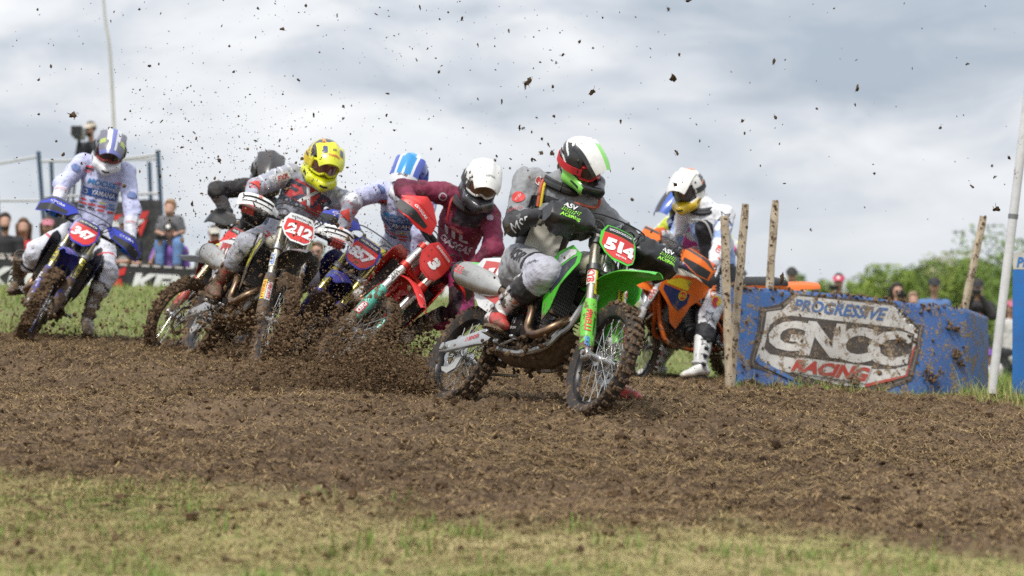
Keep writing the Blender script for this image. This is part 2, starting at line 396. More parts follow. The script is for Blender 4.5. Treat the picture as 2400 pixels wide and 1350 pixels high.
gr = grassy(fx, fy); gz = gbase(fx, fy)+relief(fx, fy, gr)*np.clip((80-fy)/50, 0, 1)
ny_, nx_ = XX.shape; ii = np.arange((ny_-1)*(nx_-1)); k = (ii//(nx_-1))*nx_+ii % (nx_-1)
gme = new_mesh('ground', np.stack([fx, fy, gz], 1), np.stack([k, k+1, k+nx_+1, k+nx_], 1), None, (), 180)
at = gme.attributes.new('turf', 'FLOAT', 'POINT'); at.data.foreach_set('value', gr.astype(np.float32))
m = bpy.data.materials.new('churned_soil'); m.use_nodes = True; t = m.node_tree; b_ = t.nodes['Principled BSDF']
tc = N(t, 'ShaderNodeTexCoord'); ob = tc.outputs['Object']
na = noise(t, ob, 1.3, 5, .6); nb = noise(t, ob, 17, 6, .66, .4); nc = noise(t, ob, 75, 4, .6)
mudc = ramp(t, mth(t, 'ADD', mth(t, 'MULTIPLY', na, .42), mth(t, 'ADD', mth(t, 'MULTIPLY', nb, .33), mth(t, 'MULTIPLY', nc, .25))), [(.36, (.033, .020, .011)), (.46, (.090, .058, .033)), (.55, (.145, .096, .056)), (.66, (.225, .158, .094))])
tfc = ramp(t, mth(t, 'ADD', mth(t, 'MULTIPLY', nb, .5), mth(t, 'MULTIPLY', na, .5)), [(.38, (.19, .145, .065)), (.5, (.28, .235, .105)), (.62, (.25, .25, .08))])
sy_ = N(t, 'ShaderNodeSeparateXYZ'); t.links.new(ob, sy_.inputs[0])
lush = ramp(t, mth(t, 'ADD', mth(t, 'MULTIPLY', nb, .5), mth(t, 'MULTIPLY', na, .5)), [(.38, (.13, .115, .05)), (.5, (.16, .175, .06)), (.62, (.18, .205, .065))])     # the verge was left growing
tfc = mixc(t, mth(t, 'MULTIPLY', mth(t, 'SUBTRACT', sy_.outputs[1], 18), .25, True), tfc, lush)
av = N(t, 'ShaderNodeAttribute', attribute_name='turf')
t.links.new(mixc(t, av.outputs['Fac'], mudc, tfc), b_.inputs['Base Color']); b_.inputs['Roughness'].default_value = .92; b_.inputs['Specular IOR Level'].default_value = .25
bn = N(t, 'ShaderNodeBump'); bn.inputs['Strength'].default_value = .9; bn.inputs['Distance'].default_value = .015; t.links.new(mth(t, 'ADD', mth(t, 'MULTIPLY', nb, .6), mth(t, 'MULTIPLY', nc, .4)), bn.inputs['Height']); t.links.new(bn.outputs[0], b_.inputs['Normal'])
gme.materials.append(m); link('ground', gme, kind='structure')
# ------------------------------------------------------------------ things scattered on the ground
def tinted(name, stops, rough=.85, trans=0):
    m = bpy.data.materials.new(name); m.use_nodes = True; t = m.node_tree; b = t.nodes['Principled BSDF']
    a = N(t, 'ShaderNodeAttribute', attribute_name='tint'); t.links.new(ramp(t, a.outputs['Fac'], stops), b.inputs['Base Color'])
    b.inputs['Roughness'].default_value = rough; b.inputs['Specular IOR Level'].default_value = .25
    return m
def bulk(name, V, Fc, tint, m, label=None, ang=180):
    me = new_mesh(name, V, Fc, None, [m], ang); a = me.attributes.new('tint', 'FLOAT', 'POINT'); a.data.foreach_set('value', np.asarray(tint, np.float32))
    return link(name, me, kind='stuff', label=label)
def scatter(n, y0, y1, um=.215, pw=0, want=None):
    out = [np.zeros((0, 2))]; c = 0
    while c < n:
        k = n*2; y = np.sqrt(RNG.uniform(y0*y0, y1*y1, k)) if pw == 0 else y0*(y1/y0)**RNG.random(k)
        x = RNG.uniform(-um, um, k)*y; g = grassy(x, y)
        s = RNG.random(k) < (want(g, x, y)); out.append(np.stack([x[s], y[s]], 1)); c += s.sum()
    return np.concatenate(out)[:n]
def blades(P, z, L, W, lean, nseg=2, up=1.0, flat=False):
    """thin curved strips rooted at P"""
    n = len(P); a = RNG.uniform(0, 2*PI, n); d = np.stack([np.cos(a), np.sin(a), np.zeros(n)], 1); s = np.stack([-np.sin(a), np.cos(a), np.zeros(n)], 1)
    root = np.stack([P[:, 0], P[:, 1], z], 1); rows = []
    for i in range(nseg+1):
        t = i/nseg
        if flat: c = root+d*((t-.5)*L)[:, None]+s*(((t-.5)**2)*L*lean)[:, None]; c[:, 2] += (.010+.25*(lean+.2)*L*np.sin(PI*t)*up)
        else: c = root+d*(lean*L*t*t)[:, None]; c[:, 2] += L*t*up*(1-.35*lean*t)
        w = W*(1-.85*t if not flat else 1-.3*abs(t-.5))
        rows += [c-s*w[:, None]/2, c+s*w[:, None]/2]
    V = np.stack(rows, 1).reshape(-1, 3); m_ = 2*(nseg+1); o = np.arange(n)[:, None]*m_
    Fc = np.concatenate([np.stack([o[:, 0]+2*i, o[:, 0]+2*i+1, o[:, 0]+2*i+3, o[:, 0]+2*i+2], 1) for i in range(nseg)])
    return V, Fc, m_
OCT = (np.array([(1, 0, 0), (-1, 0, 0), (0, 1, 0), (0, -1, 0), (0, 0, 1), (0, 0, -1)], float), [(0, 2, 4), (2, 1, 4), (1, 3, 4), (3, 0, 4), (2, 0, 5), (1, 2, 5), (3, 1, 5), (0, 3, 5)])
def lumps(C, S, A=None, small=False):
    V0, F0 = OCT if small else ico(); n = len(C); k = len(V0); F0 = np.array(F0)
    r = RNG.uniform(.45, 1.45, (n, k, 1)); sq = RNG.uniform(.5, 1.45, (n, 1, 3)) if A is None else A
    V = V0[None]*r*sq*S[:, None, None]
    th = RNG.uniform(0, 2*PI, n); c, s = np.cos(th)[:, None], np.sin(th)[:, None]; x = V[..., 0]*c-V[..., 1]*s; y = V[..., 0]*s+V[..., 1]*c
    V = np.stack([x, y, V[..., 2]], 2)+C[:, None]
    return V.reshape(-1, 3), (F0[None]+(np.arange(n)*k)[:, None, None]).reshape(-1, 3), k
M_CLOD = tinted('clod_soil', [(0, (.04, .023, .012)), (.5, (.11, .067, .035)), (1, (.22, .145, .08))], .95)
M_STRAW = tinted('straw', [(0, (.085, .05, .022)), (.5, (.25, .16, .068)), (1, (.56, .40, .19))], .8)
M_GRASS = tinted('grass_blade', [(0, (.44, .35, .17)), (.3, (.37, .33, .12)), (.6, (.18, .2, .055)), (.8, (.12, .23, .03)), (1, (.15, .33, .04))], .7)
mudw = lambda g, x, y: 1-g
P = scatter(36000, 8.8, 22.5, .25, want=lambda g, x, y: 1-.55*g); S = RNG.gamma(1.2, .0038, len(P))+.003
C = np.stack([P[:, 0], P[:, 1], ground_z(P[:, 0], P[:, 1])+S*.2], 1); V, Fc, k = lumps(C, np.minimum(S, .03)); bulk('loose_mud', V, Fc, np.repeat(RNG.beta(2, 2.9, len(P)), k), M_CLOD, ang=20)
P = scatter(270000, 8.6, 21.5, .25, want=lambda g, x, y: (1-.7*g)*np.clip(.42+1.6*fbm(np.stack([x*1.1, y*1.1, 0*x+4], 1), 3), .08, 1)); L = RNG.gamma(2.0, .021, len(P))+.012
V, Fc, k = blades(P, ground_z(P[:, 0], P[:, 1])+.004, L, RNG.uniform(.0022, .0052, len(P)), RNG.normal(0, .35, len(P)), 2, .9, True); bulk('straw', V, Fc, np.repeat(RNG.beta(1.6, 2.2, len(P)), k), M_STRAW)
ct = scatter(260, 9.2, 20, want=mudw); q = RNG.integers(0, len(ct), 1500); P = ct[q]+RNG.normal(0, .10, (1500, 2)); S = RNG.gamma(2, .0045, 1500)+.004
C = np.stack([P[:, 0], P[:, 1], ground_z(P[:, 0], P[:, 1])+S*.3], 1); V, Fc, k = lumps(C, np.minimum(S, .022)); bulk('mud_lumps', V, Fc, np.repeat(RNG.beta(2, 4, len(P)), k), M_CLOD, ang=25)
# dry turf before the track, with living tufts in it
P = scatter(68000, 7.6, 12.0, .245, want=lambda g, x, y: g*np.clip(.5+1.4*fbm(np.stack([x*2, y*2, 0*x+9], 1), 3), .1, 1)); L = RNG.gamma(2.5, .012, len(P))+.012
V, Fc, k = blades(P, ground_z(P[:, 0], P[:, 1]), L, RNG.uniform(.003, .006, len(P)), RNG.uniform(.5, 1.9, len(P)), 2, .45)
tn = np.clip(.27+1.2*fbm(np.stack([P[:, 0]*1.3, P[:, 1]*1.3, 0*P[:, 0]+2], 1), 3)+RNG.normal(0, .2, len(P)), 0, .9); bulk('dry_grass', V, Fc, np.repeat(tn, k), M_GRASS)
ct = scatter(120, 7.8, 11.4, want=lambda g, x, y: g)
q = RNG.integers(0, len(ct), 3000); P = ct[q]+RNG.normal(0, .045, (3000, 2)); L = RNG.gamma(5, .012, 3000)*RNG.uniform(.4, 1.2, len(ct))[q]
V, Fc, k = blades(P, ground_z(P[:, 0], P[:, 1]), L, RNG.uniform(.004, .008, len(P)), RNG.uniform(.1, .9, len(P)), 3, .9); bulk('green_grass', V, Fc, np.repeat(RNG.uniform(.5, .84, len(P)), k), M_GRASS)
# verge behind the track
P = scatter(56000, 20, 42, .22, 1, lambda g, x, y: g*(g > .4)); L = RNG.gamma(4, .016, len(P))+.02
V, Fc, k = blades(P, gbase(P[:, 0], P[:, 1])-.01, L*np.where(P[:, 0] > 4, 1.7, 1), RNG.uniform(.006, .013, len(P)), RNG.uniform(.2, 1.2, len(P)), 2, .9); bulk('verge_grass', V, Fc, np.repeat(np.clip(RNG.normal(.62, .18, len(P))-.25*(P[:, 1] < 22.5), 0, 1), k), M_GRASS)
# ------------------------------------------------------------------ motocross bike (x forward, y left, origin on the ground under the rear axle)
RK = math.radians(27); P0 = vec(1.595, 0, 0); AX = vec(-math.sin(RK), 0, math.cos(RK)); FW = vec(math.cos(RK), 0, math.sin(RK)); YA = vec(0, 1, 0)
def S_(s, p, y): return P0+AX*s+FW*p+YA*y                 # point in the steered front end: up the fork, ahead of it, to the left
SB = np.stack([FW, YA, AX], 1)
def panel(mb, outline, f, th, m=0, sub=.05, nrm_=(0, 1, 0)):
    V2, Fc = poly2d(outline, sub); P = np.array([f(u, v) for u, v in V2]); n = np.asarray(nrm_, float)*th/2
    k = len(P); ed = {}
    for t in Fc:
        for a, b in ((t[0], t[1]), (t[1], t[2]), (t[2], t[0])): ed[(a, b)] = 1
    Q = list(Fc)+[tuple(i+k for i in t[::-1]) for t in Fc]+[(b, a, a+k, b+k) for (a, b) in ed if (b, a) not in ed]
    mb.add(np.concatenate([P+n, P-n]), Q, m)
_CACHE = {}
def tyre_data(R, Ro, W, knob):
    k = ('tyre', R, Ro, W)
    if k in _CACHE: return _CACHE[k]
    mb = MB(); n = 72; h = W/2; rt = Ro-knob
    prof = [(R-.004, -h*.55), (R+.012, -h*.78), (R+.03, -h*.93), ((R+rt)/2+.01, -h), (rt-.014, -h*.93), (rt-.004, -h*.6), (rt, 0), (rt-.004, h*.6), (rt-.014, h*.93), ((R+rt)/2+.01, h), (R+.03, h*.93), (R+.012, h*.78), (R-.004, h*.55)]
    mb.lathe(prof, (0, 0, 0), (0, 1, 0), n, 0)
    N_ = 38
    for i in range(N_):
        for row in range(4 if i % 2 else 5):
            a = 2*PI*(i+(.25 if row in (0, 4) else 0))/N_+random.uniform(-.006, .006)
            y = ([-.82, -.42, .0, .42, .82] if not i % 2 else [-.86, -.24, .24, .86])[row]*h
            side = abs(y) > .7*h
            rr = rt-(.016 if side else .003)
            er = vec(math.cos(a), 0, math.sin(a)); et = vec(-math.sin(a), 0, math.cos(a))
            er2 = nrm(er+YA*(np.sign(y)*(.75 if side else 0)))
            B = np.stack([er2, et, np.cross(er2, et)], 1); L = knob*random.uniform(1.0, 1.25)
            mb.box(er*rr+YA*y+er2*(L/2-.002), (L+.004, .021 if side else .023, W*(.17 if side else .16)), B, 1, .1)
    _CACHE[k] = mb; return mb
def wheel(root, name, ctr, R, Ro, W, knob, mt, M=None, disc_side=1, rear=False, mudlumps=0):
    """tyre with knobs is the part; rim, hub, spokes and disc are its sub-parts"""
    mb = tyre_data(R, Ro, W, knob)
    me = mb.mesh('tyre', [mt['tyre'], mt['knob']], 30)
    T = np.eye(4); T[:3, 3] = ctr; M = np.eye(4) if M is None else M
    a0 = random.uniform(0, 6); Ry = np.array([[math.cos(a0), 0, math.sin(a0), 0], [0, 1, 0, 0], [-math.sin(a0), 0, math.cos(a0), 0], [0, 0, 0, 1]])
    w_ = link(name, me, root, M=M@T@Ry)
    r = MB(); hw = W*.26
    r.lathe([(R+.004, -hw), (R+.006, -hw*.8), (R-.012, -hw*.55), (R-.018, 0), (R-.012, hw*.55), (R+.006, hw*.8), (R+.004, hw), (R-.006, hw), (R-.018, hw*.6), (R-.027, 0), (R-.018, -hw*.6), (R-.006, -hw)], (0, 0, 0), (0, 1, 0), 64, 0, True)
    r.build('rim', mt['rim'], w_)
    r = MB(); fl = .038 if not rear else .045
    r.lathe([(.012, -fl-.03), (.02, -fl-.03), (.022, -fl), (.044, -fl+.002), (.046, -fl+.008), (.026, -fl+.018), (.022, 0), (.026, fl-.018), (.046, fl-.008), (.044, fl-.002), (.022, fl), (.02, fl+.03), (.012, fl+.03)], (0, 0, 0), (0, 1, 0), 24)
    r.build('hub', mt['hub'], w_)
    r = MB()
    for i in range(36):
        a = 2*PI*i/36; sd_ = 1 if i % 2 else -1; cr = .75 if (i//2) % 2 else -.75
        p = vec(.04*math.cos(a+cr), sd_*(fl-.004), .04*math.sin(a+cr)); q = vec((R-.02)*math.cos(a), sd_*.006, (R-.02)*math.sin(a))
        r.tube([p, q], .0019, 5, 0, False); r.tube([q+(p-q)*.07, q], .0034, 5, 0, False)
    r.build('spoke_set', mt['steel'], w_)
    r = MB(); y = disc_side*(fl+.012); ro = .13 if not rear else .118
    n = 72; O_ = []; I_ = []
    for i in range(n):
        a = 2*PI*i/n; k = ro+.006*math.sin(9*a); k2 = ro-.034+.004*math.sin(9*a+1)
        O_.append((k*math.cos(a), k*math.sin(a))); I_.append((k2*math.cos(a), k2*math.sin(a)))
    V = [(p[0], y+d, p[1]) for d in (-.0018, .0018) for L in (O_, I_) for p in L]; Fc = []
    for i in range(n):
        j = (i+1) % n; Fc += [(i, j, n+j, n+i), (2*n+i, 3*n+i, 3*n+j, 2*n+j), (i, 2*n+i, 2*n+j, j), (n+i, n+j, 3*n+j, 3*n+i)]
    r.add(V, Fc, 0)
    for i in range(6):
        a = 2*PI*i/6; r.tube([(.03*math.cos(a+.4), y, .03*math.sin(a+.4)), ((ro-.03)*math.cos(a), y, (ro-.03)*math.sin(a))], .006, 6)
    r.build('brake_disc', mt['steel'], w_)
    if mudlumps:
        r = MB()
        for _ in range(int(mudlumps*1.6)):
            a = random.uniform(0, 2*PI); yy = random.uniform(-1, 1)*W*.55; s_ = random.uniform(.007, .022)
            lump(r, vec((Ro-.012)*math.cos(a), yy, (Ro-.012)*math.sin(a)), s_)
        link('mud_cake', r.mesh('mud_cake', [M_MUD], 20), w_, kind='stuff')
    return w_
M_MUD = mat((.14, .09, .052), .95, bump=.8, bs=60, c2=(.05, .03, .017), vs=14, spec=.2, name='mud')
M_MUDDRY = mat((.19, .125, .072), .95, bump=.8, bs=60, c2=(.09, .056, .03), vs=9, spec=.2, name='dry_mud')
BLACK = (.014, .014, .015); WHITE = (.8, .8, .79)
def bike(sc, pose, label, group):
    """sc: colours and marks of this bike; pose: x, y, z, yaw, roll, pitch, steer"""
    root = bpy.data.objects.new('motocross_bike', None); col.objects.link(root); root.empty_display_size = .2
    root['label'] = label; root['category'] = 'motorcycle'; root['group'] = group
    X, Y, Z, ya, ro, pi_, stv = pose
    root.matrix_world = Matrix.Translation((X, Y, Z))@Matrix.Rotation(ya, 4, 'Z')@Matrix.Rotation(ro, 4, 'X')@Matrix.Rotation(pi_, 4, 'Y')
    ST = np.array(Matrix.Translation(tuple(P0))@Matrix.Rotation(stv, 4, Vector(AX))@Matrix.Translation(tuple(-P0)))
    md = sc.get('mud', .35)
    def pl(c, rough=.32, k=1.0, **kw): return mat(c, rough, mud=min(1, md*k), zt=.62, zk=.28, name='moulded_plastic', **kw)
    c1, c2 = sc['c1'], sc.get('c2', WHITE)
    alu = mat((.55, .55, .54), .38, 1, mud=md, zt=.5, zk=.35, name='aluminium'); dark = mat((.03, .03, .032), .5, .3, mud=md*1.1, zt=.5, zk=.5, name='engine_casting')
    steel = mat((.62, .61, .58), .25, 1, mud=md*.4, name='steel'); blk = mat(BLACK, .55, mud=md*.7, zt=.6, zk=.3, name='black_plastic')
    rub = mat((.02, .02, .021), .8, mud=min(1, md*1.05+.12), fine=1.3, name='rubber'); knob = mat((.022, .021, .02), .85, mud=min(1, md*1.3+.3), fine=1.6, name='tread_rubber')
    mt = dict(tyre=rub, knob=knob, rim=mat(sc.get('rim', (.02, .02, .022)), .35, .5, mud=md*.5, name='rim_paint'), hub=mat(sc.get('hub', (.55, .55, .55)), .35, .9, mud=md*.7, name='hub_metal'), steel=steel)
    P1 = pl(c1); P2 = pl(c2)
    wheel(root, 'rear_wheel', (0, 0, .33), .247, .33, .118, .017, mt, None, -1, True, sc.get('cake', 0))
    wheel(root, 'front_wheel', S_(.3596, .054, 0), .268, .345, .088, .015, mt, ST, 1, False, sc.get('cakef', sc.get('cake', 0)))
    # ---- front end (turns with the bars)
    for sd_ in (-1, 1):
        b = MB(); y = sd_*.1
        b.tube([S_(1.2, .03, y), S_(1.19, .03, y), S_(.99, .03, y), S_(.72, .03, y)], [.027, .0295, .031, .029], 16, 0)
        b.tube([S_(.73, .03, y), S_(.71, .03, y)], .033, 16, 1); b.tube([S_(1.205, .03, y), S_(1.19, .03, y)], [.018, .026], 12, 2)
        b.tube([S_(.72, .03, y), S_(.40, .03, y)], .0235, 14, 3)
        b.box(S_(.365, .042, y+sd_*.005), (.062, .04, .075), SB, 3, .25); b.tube([S_(.36, .054, y-sd_*.03), S_(.36, .054, y+sd_*.04)], .016, 14, 3)
        lg = b.build('fork_leg', [mat(sc.get('fork', (.58, .52, .40)), .3, .85, mud=md*.8, zt=.75, zk=.3, name='fork_tube'), blk, mat(sc.get('cap', (.5, .05, .04)), .3, .8, name='anodised_cap'), alu], root, M=ST)
        gc = sc.get('guard', c1)
        def gp(a, s, R=.041): return S_(s, .03+R*math.cos(a), y+sd_*R*math.sin(a))
        G = np.array([[gp(a, s, .039+.006*math.sin((s-.40)/.33*PI)) for a in np.linspace(-.9-(.5 if s > .45 else 0), 2.3-(1.0*(s-.6)/.13 if s > .6 else 0), 12)] for s in np.linspace(.39, .73, 9)])
        if sd_ < 0: G = G[:, ::-1]
        b = MB(); b.sheet(G, .003); g = b.build('fork_guard', pl(gc, k=1.2), lg)
        b = MB()
        ms = []
        for (txt, s0, hgt, ln, c, bg_, a0) in sc.get('gtext', []):
            ms = []; b = MB(); mi = 0; ms.append(mat(c, .4, mud=md*.7, name='print'))
            def wrap(u, v, R_, lift): return gp(a0+u/R_, s0+v, R_+lift)
            R_ = .046 if s0 < .74 else .031
            if bg_:
                ms.append(mat(bg_, .4, mud=md*.7, name='print_ground'))
                g2 = [[wrap(u, v, R_, .0018) for u in np.linspace(-hgt*.75, hgt*.75, 7)] for v in np.linspace(-ln*.58, ln*.58, 3)]
                g2 = np.array(g2); q = g2.reshape(-1, 3); b.add(q, [(i*7+j, i*7+j+1, (i+1)*7+j+1, (i+1)*7+j) for i in range(2) for j in range(6)], len(ms)-1)
            V, Fc = text2d(txt, .03, .15, .3); V = V*hgt; V = np.stack([V[:, 0]*ln/np.ptp(V[:, 0]), V[:, 1]], 1)
            fl = -1 if sd_ < 0 else 1
            b.add([wrap(fl*q[1], -q[0], R_, .0035) for q in V], Fc, mi); b.build('fork_sticker', ms, lg)
    b = MB()
    for s in (1.15, .96):
        for sd_ in (-1, 1): b.tube([S_(s-.02, .03, sd_*.1), S_(s+.02, .03, sd_*.1)], .042, 16)
        b.box(S_(s, .012, 0), (.07, .2, .034), SB, 0, .2)
    b.tube([S_(.93, 0, 0), S_(1.17, 0, 0)], .026, 14); b.tube([S_(1.17, 0, 0), S_(1.185, 0, 0)], .018, 6)
    for sd_ in (-1, 1): b.tube([S_(1.15, .005, sd_*.05), S_(1.225, .0, sd_*.05)], .016, 10)
    b.build('triple_clamp', mat(sc.get('clamp', (.3, .3, .3)), .4, .8, mud=md*.5, name='anodised_clamp'), root, M=ST)
    cl_ = smooth_path([(.78, -.23), (.875, -.1), (.91, .05), (.862, .24), (.775, .40), (.665, .57)], 6)
    G = []
    for i, (s, p) in enumerate(cl_):
        t = i/(len(cl_)-1); hw = .058+.042*math.sin(min(1, t*1.5)*PI/2)-.055*max(0, t-.45)/.55-(.02 if i == len(cl_)-1 else 0)
        G.append([S_(s-.05*(abs(v)**2.2)*(1-.5*t)+.006*math.cos(v*2.6*PI)*(1-t), p-.0*abs(v), v*hw) for v in np.linspace(-1, 1, 17)])
    b = MB(); b.sheet(np.array(G), .003); fen = b.build('front_fender', pl(sc.get('fender', c1), k=.8), root, M=ST, ang=60)
    if sc.get('ftext'):
        b = MB(); txt, c = sc['ftext']
        bv = bvh_of(np.array(G).reshape(-1, 3), [(i*17+j, i*17+j+1, (i+1)*17+j+1, (i+1)*17+j) for i in range(len(G)-1) for j in range(16)])
        a_, q_ = cl_[-6], cl_[-14]; o = S_(a_[0], a_[1], 0); fwd = nrm(S_(cl_[-2][0], cl_[-2][1], 0)-S_(q_[0], q_[1], 0))
        decal(b, bv, text2d(txt, .02, .1, .4), o, YA, -fwd, .035, 0, .003, .13)
        if b.n: b.build('fender_print', mat(c, .4, mud=md*.6, name='print'), fen)
    # number plate
    def pp(u, v, lift=0): return S_(1.12+v-.02*lift, .125-1.3*u*u+.25*max(0, -v-.02)**1+.02*v+lift, u)
    po = [(-.085, .115), (.085, .115), (.118, .06), (.122, -.02), (.095, -.09), (.05, -.135), (-.05, -.135), (-.095, -.09), (-.122, -.02), (-.118, .06)]
    b = MB(); panel(b, po, pp, .004, 0, .02, FW); plate = b.build('number_plate', pl(sc.get('plate', c1), k=.6), root, M=ST)
    b = MB()
    def pd(outl, lift, m): V2, Fc = poly2d(outl, .02); b.add([pp(u, v, lift) for u, v in V2], Fc, m)
    pm = [mat(sc.get('pbg', (.62, .03, .025)), .35, mud=md*.5, name='plate_red'), mat(sc.get('pst', BLACK), .4, mud=md*.5, name='plate_strip'), mat((.85, .85, .84), .4, mud=md*.4, name='plate_white'), mat(sc.get('pstt', (.85, .85, .84)), .4, name='plate_lettering')]
    pd([(-.10, .062), (.10, .062), (.112, -.02), (.088, -.085), (.05, -.118), (-.05, -.118), (-.088, -.085), (-.112, -.02)], .0045, 0)
    pd([(-.08, .108), (.08, .108), (.102, .066), (-.102, .066)], .0045, 1)
    V, Fc = text2d(sc['num'], sc.get('nb', .05), .18, .1, .92); V = V*.094; V = np.stack([V[:, 0]*sc.get('nw', .2)/np.ptp(V[:, 0]), V[:, 1]], 1)
    b.add([pp(u, v-.018, .0085) for u, v in V], Fc, 2)
    V, Fc = text2d('GNCCRACING.COM', .015, 0, .25, 1.05); V = V*.016; V = np.stack([V[:, 0]*.15/np.ptp(V[:, 0]), V[:, 1]], 1)
    b.add([pp(u, v+.086, .0085) for u, v in V], Fc, 3)
    if sc.get('ptext'):
        V, Fc = text2d(sc['ptext'], .02, 0, .25); V = V*.016; V = np.stack([V[:, 0]*.07/np.ptp(V[:, 0]), V[:, 1]], 1); b.add([pp(u+.005, v-.088, .0085) for u, v in V], Fc, 2)
    b.build('plate_number', pm, plate)
    # bars, controls
    hb = smooth_path([(1.272, -.095, -.41), (1.27, -.075, -.27), (1.262, -.055, -.2), (1.232, 0, -.11), (1.232, 0, .11), (1.262, -.055, .2), (1.27, -.075, .27), (1.272, -.095, .41)], 6)
    b = MB(); b.tube([S_(*q) for q in hb], .0135, 12); b.tube([S_(1.262, -.04, -.17), S_(1.27, -.03, 0), S_(1.262, -.04, .17)], .009, 8)
    bar = b.build('handlebar', mat((.04, .04, .042), .4, .6, mud=md*.3, name='bar_metal'), root, M=ST)
    b = MB(); b.tube([S_(1.27, -.03, -.11), S_(1.275, -.025, 0), S_(1.27, -.03, .11)], .028, 14); b.build('bar_pad', mat(sc.get('pad', BLACK), .7, mud=md*.3, name='foam_pad'), bar)
    for sd_ in (-1, 1):
        b = MB(); b.tube([S_(1.271, -.08, sd_*.285), S_(1.271, -.081, sd_*.292), S_(1.272, -.095, sd_*.415)], [.022, .0175, .017], 12); b.build('grip', mat(sc.get('grip', (.03, .03, .03)), .9, bump=.5, bs=150, name='grip_rubber'), bar)
        b = MB(); b.tube(smooth_path([S_(1.265, -.05, sd_*.22), S_(1.255, -.0, sd_*.24), S_(1.25, -.015, sd_*.31), S_(1.25, -.02, sd_*.40)], 4), [.009]*4+[.0055]*9, 8, 0); b.box(S_(1.264, -.045, sd_*.235), (.045, .03, .03), SB, 0, .2); b.build('lever', alu, bar)
    b = MB()
    for k, (ya_, yb) in enumerate(((-.22, -.05), (.22, .04), (.24, .08), (-.2, .09))):
        b.tube(smooth_path([S_(1.26, -.03, ya_), S_(1.29+.012*k, .03+.012*k, ya_*.7), S_(1.27+.01*k, .075+.01*k, yb*1.9), S_(1.15, .075, yb), S_(.95, .02, yb)], 6), .0048, 7)
    b.build('cable', blk, bar)
    for sd_ in (-1, 1):
        kind = sc.get('hg', 'flag'); b = MB()
        if kind == 'bag':
            c = S_(1.255, .0, sd_*.335)
            rings = []
            for t in np.linspace(0, 1, 22):
                y = sd_*(.125+.31*t); k = math.sin(min(1, t*2.4+.35)*PI/2)*(1 if t < .8 else 1-.35*(t-.8)/.2)
                a = np.linspace(0, 2*PI, 36, endpoint=False)
                e = lambda q: np.sign(q)*np.abs(q)**.42
                q = np.stack([e(np.cos(a))*.085*k+.0, e(np.sin(a))*.082*k], 1)
                pts = np.array([S_(1.232+v-.02*t, .015+u*(1.1 if u > 0 else .9), y) for u, v in q])
                rings.append(pts+(.034*(fbm(pts*11+9*sd_, 3))+.016*(1-2*np.abs(fbm(pts*22+5*sd_, 2)*2.4)))[:, None]*nrm(AX*.6+FW))
            if sd_ < 0: rings = [r[::-1] for r in rings]
            b.loft(rings, 0); hg = b.build('handguard', mat((.012, .012, .013), .34, mud=md*.4, bump=.5, bs=22, name='black_vinyl'), root, M=ST, ang=45)
            V = np.concatenate(rings); bv = bvh_of(V, [(i*36+j, i*36+(j+1) % 36, (i+1)*36+(j+1) % 36, (i+1)*36+j) for i in range(21) for j in range(36)])
            b = MB(); fl = 1
            o = S_(1.272, .2, sd_*.30); yr = YA
            decal(b, bv, text2d('ASV', .03, .2, .25), S_(1.250, .2, sd_*.335), YA, AX, .028, 0, .004, .09, .4)
            decal(b, bv, text2d('ACERBIS', .03, .2, .25), S_(1.178, .2, sd_*.33), YA, AX, .024, 1, .004, .13, .4)
            for i in range(9):
                for j in range(3): decal(b, bv, poly2d(ell(.004, .004, 6), 1), S_(1.205+.011*j, .2, sd_*.335+(i-4)*.013+.006*j), YA, AX, 1, 1, .004, None, .4)
            b.build('guard_lettering', [mat((.85, .85, .85), .4, name='print'), mat((.3, .75, .05), .4, name='print')], hg)
        elif kind == 'wrap':
            cp = smooth_path([S_(1.26, .0, sd_*.15), S_(1.262, .05, sd_*.24), S_(1.266, .055, sd_*.36), S_(1.27, .0, sd_*.44), S_(1.272, -.09, sd_*.445)], 5)
            G = np.array([[q+AX*v*(.05 if 2 < i < 17 else .03)+FW*(.012*(1-v*v)) for v in np.linspace(-1, 1, 7)] for i, q in enumerate(cp)])
            if sd_ > 0: G = G[:, ::-1]
            b.sheet(G, .006); hg = b.build('handguard', pl((.78, .78, .76), k=.7), root, M=ST, ang=60)
            b = MB(); b.tube([q+FW*.018+AX*.012 for q in cp[3:15]], .007, 8, 0, True); b.tube([q+FW*.012-AX*.022 for q in cp[3:15]], .005, 8, 0, True)
            put_text(b, 'EE', cp[8]+FW*.017+AX*.034, YA, AX, .022, 1, .04); b.build('guard_bar', [blk, mat((.7, .12, .05), .4, name='print')], hg)
        else:
            out = sc.get('hgshape', [(.13, .03), (.2, .085), (.42, .075), (.475, .03), (.47, -.07), (.4, -.085), (.2, -.04)])
            def hp(u, v): return S_(1.262+v, .07-1.6*max(0, u-.36)**1.2-.6*v*v*10*.2, sd_*u)
            panel(b, out, hp, .005, 0, .04, FW); hg = b.build('handguard', pl(sc.get('hgc', c1), rough=.32 if sum(sc.get('hgc', c1)) > .1 else .7, k=.6), root, M=ST, ang=60)
            b = MB(); lo = [(.21, -.005), (.46, .0), (.462, -.066), (.4, -.078), (.215, -.036)]
            V2, Fc = poly2d(lo, .04); b.add([hp(u, v)+FW*.0045 for u, v in V2], Fc, 0)
            up = [(.17, .06), (.2, .08), (.42, .071), (.468, .03), (.466, .018), (.4, .05), (.22, .06)]
            V2, Fc = poly2d(up, .04); b.add([hp(u, v)+FW*.0045 for u, v in V2], Fc, 2)
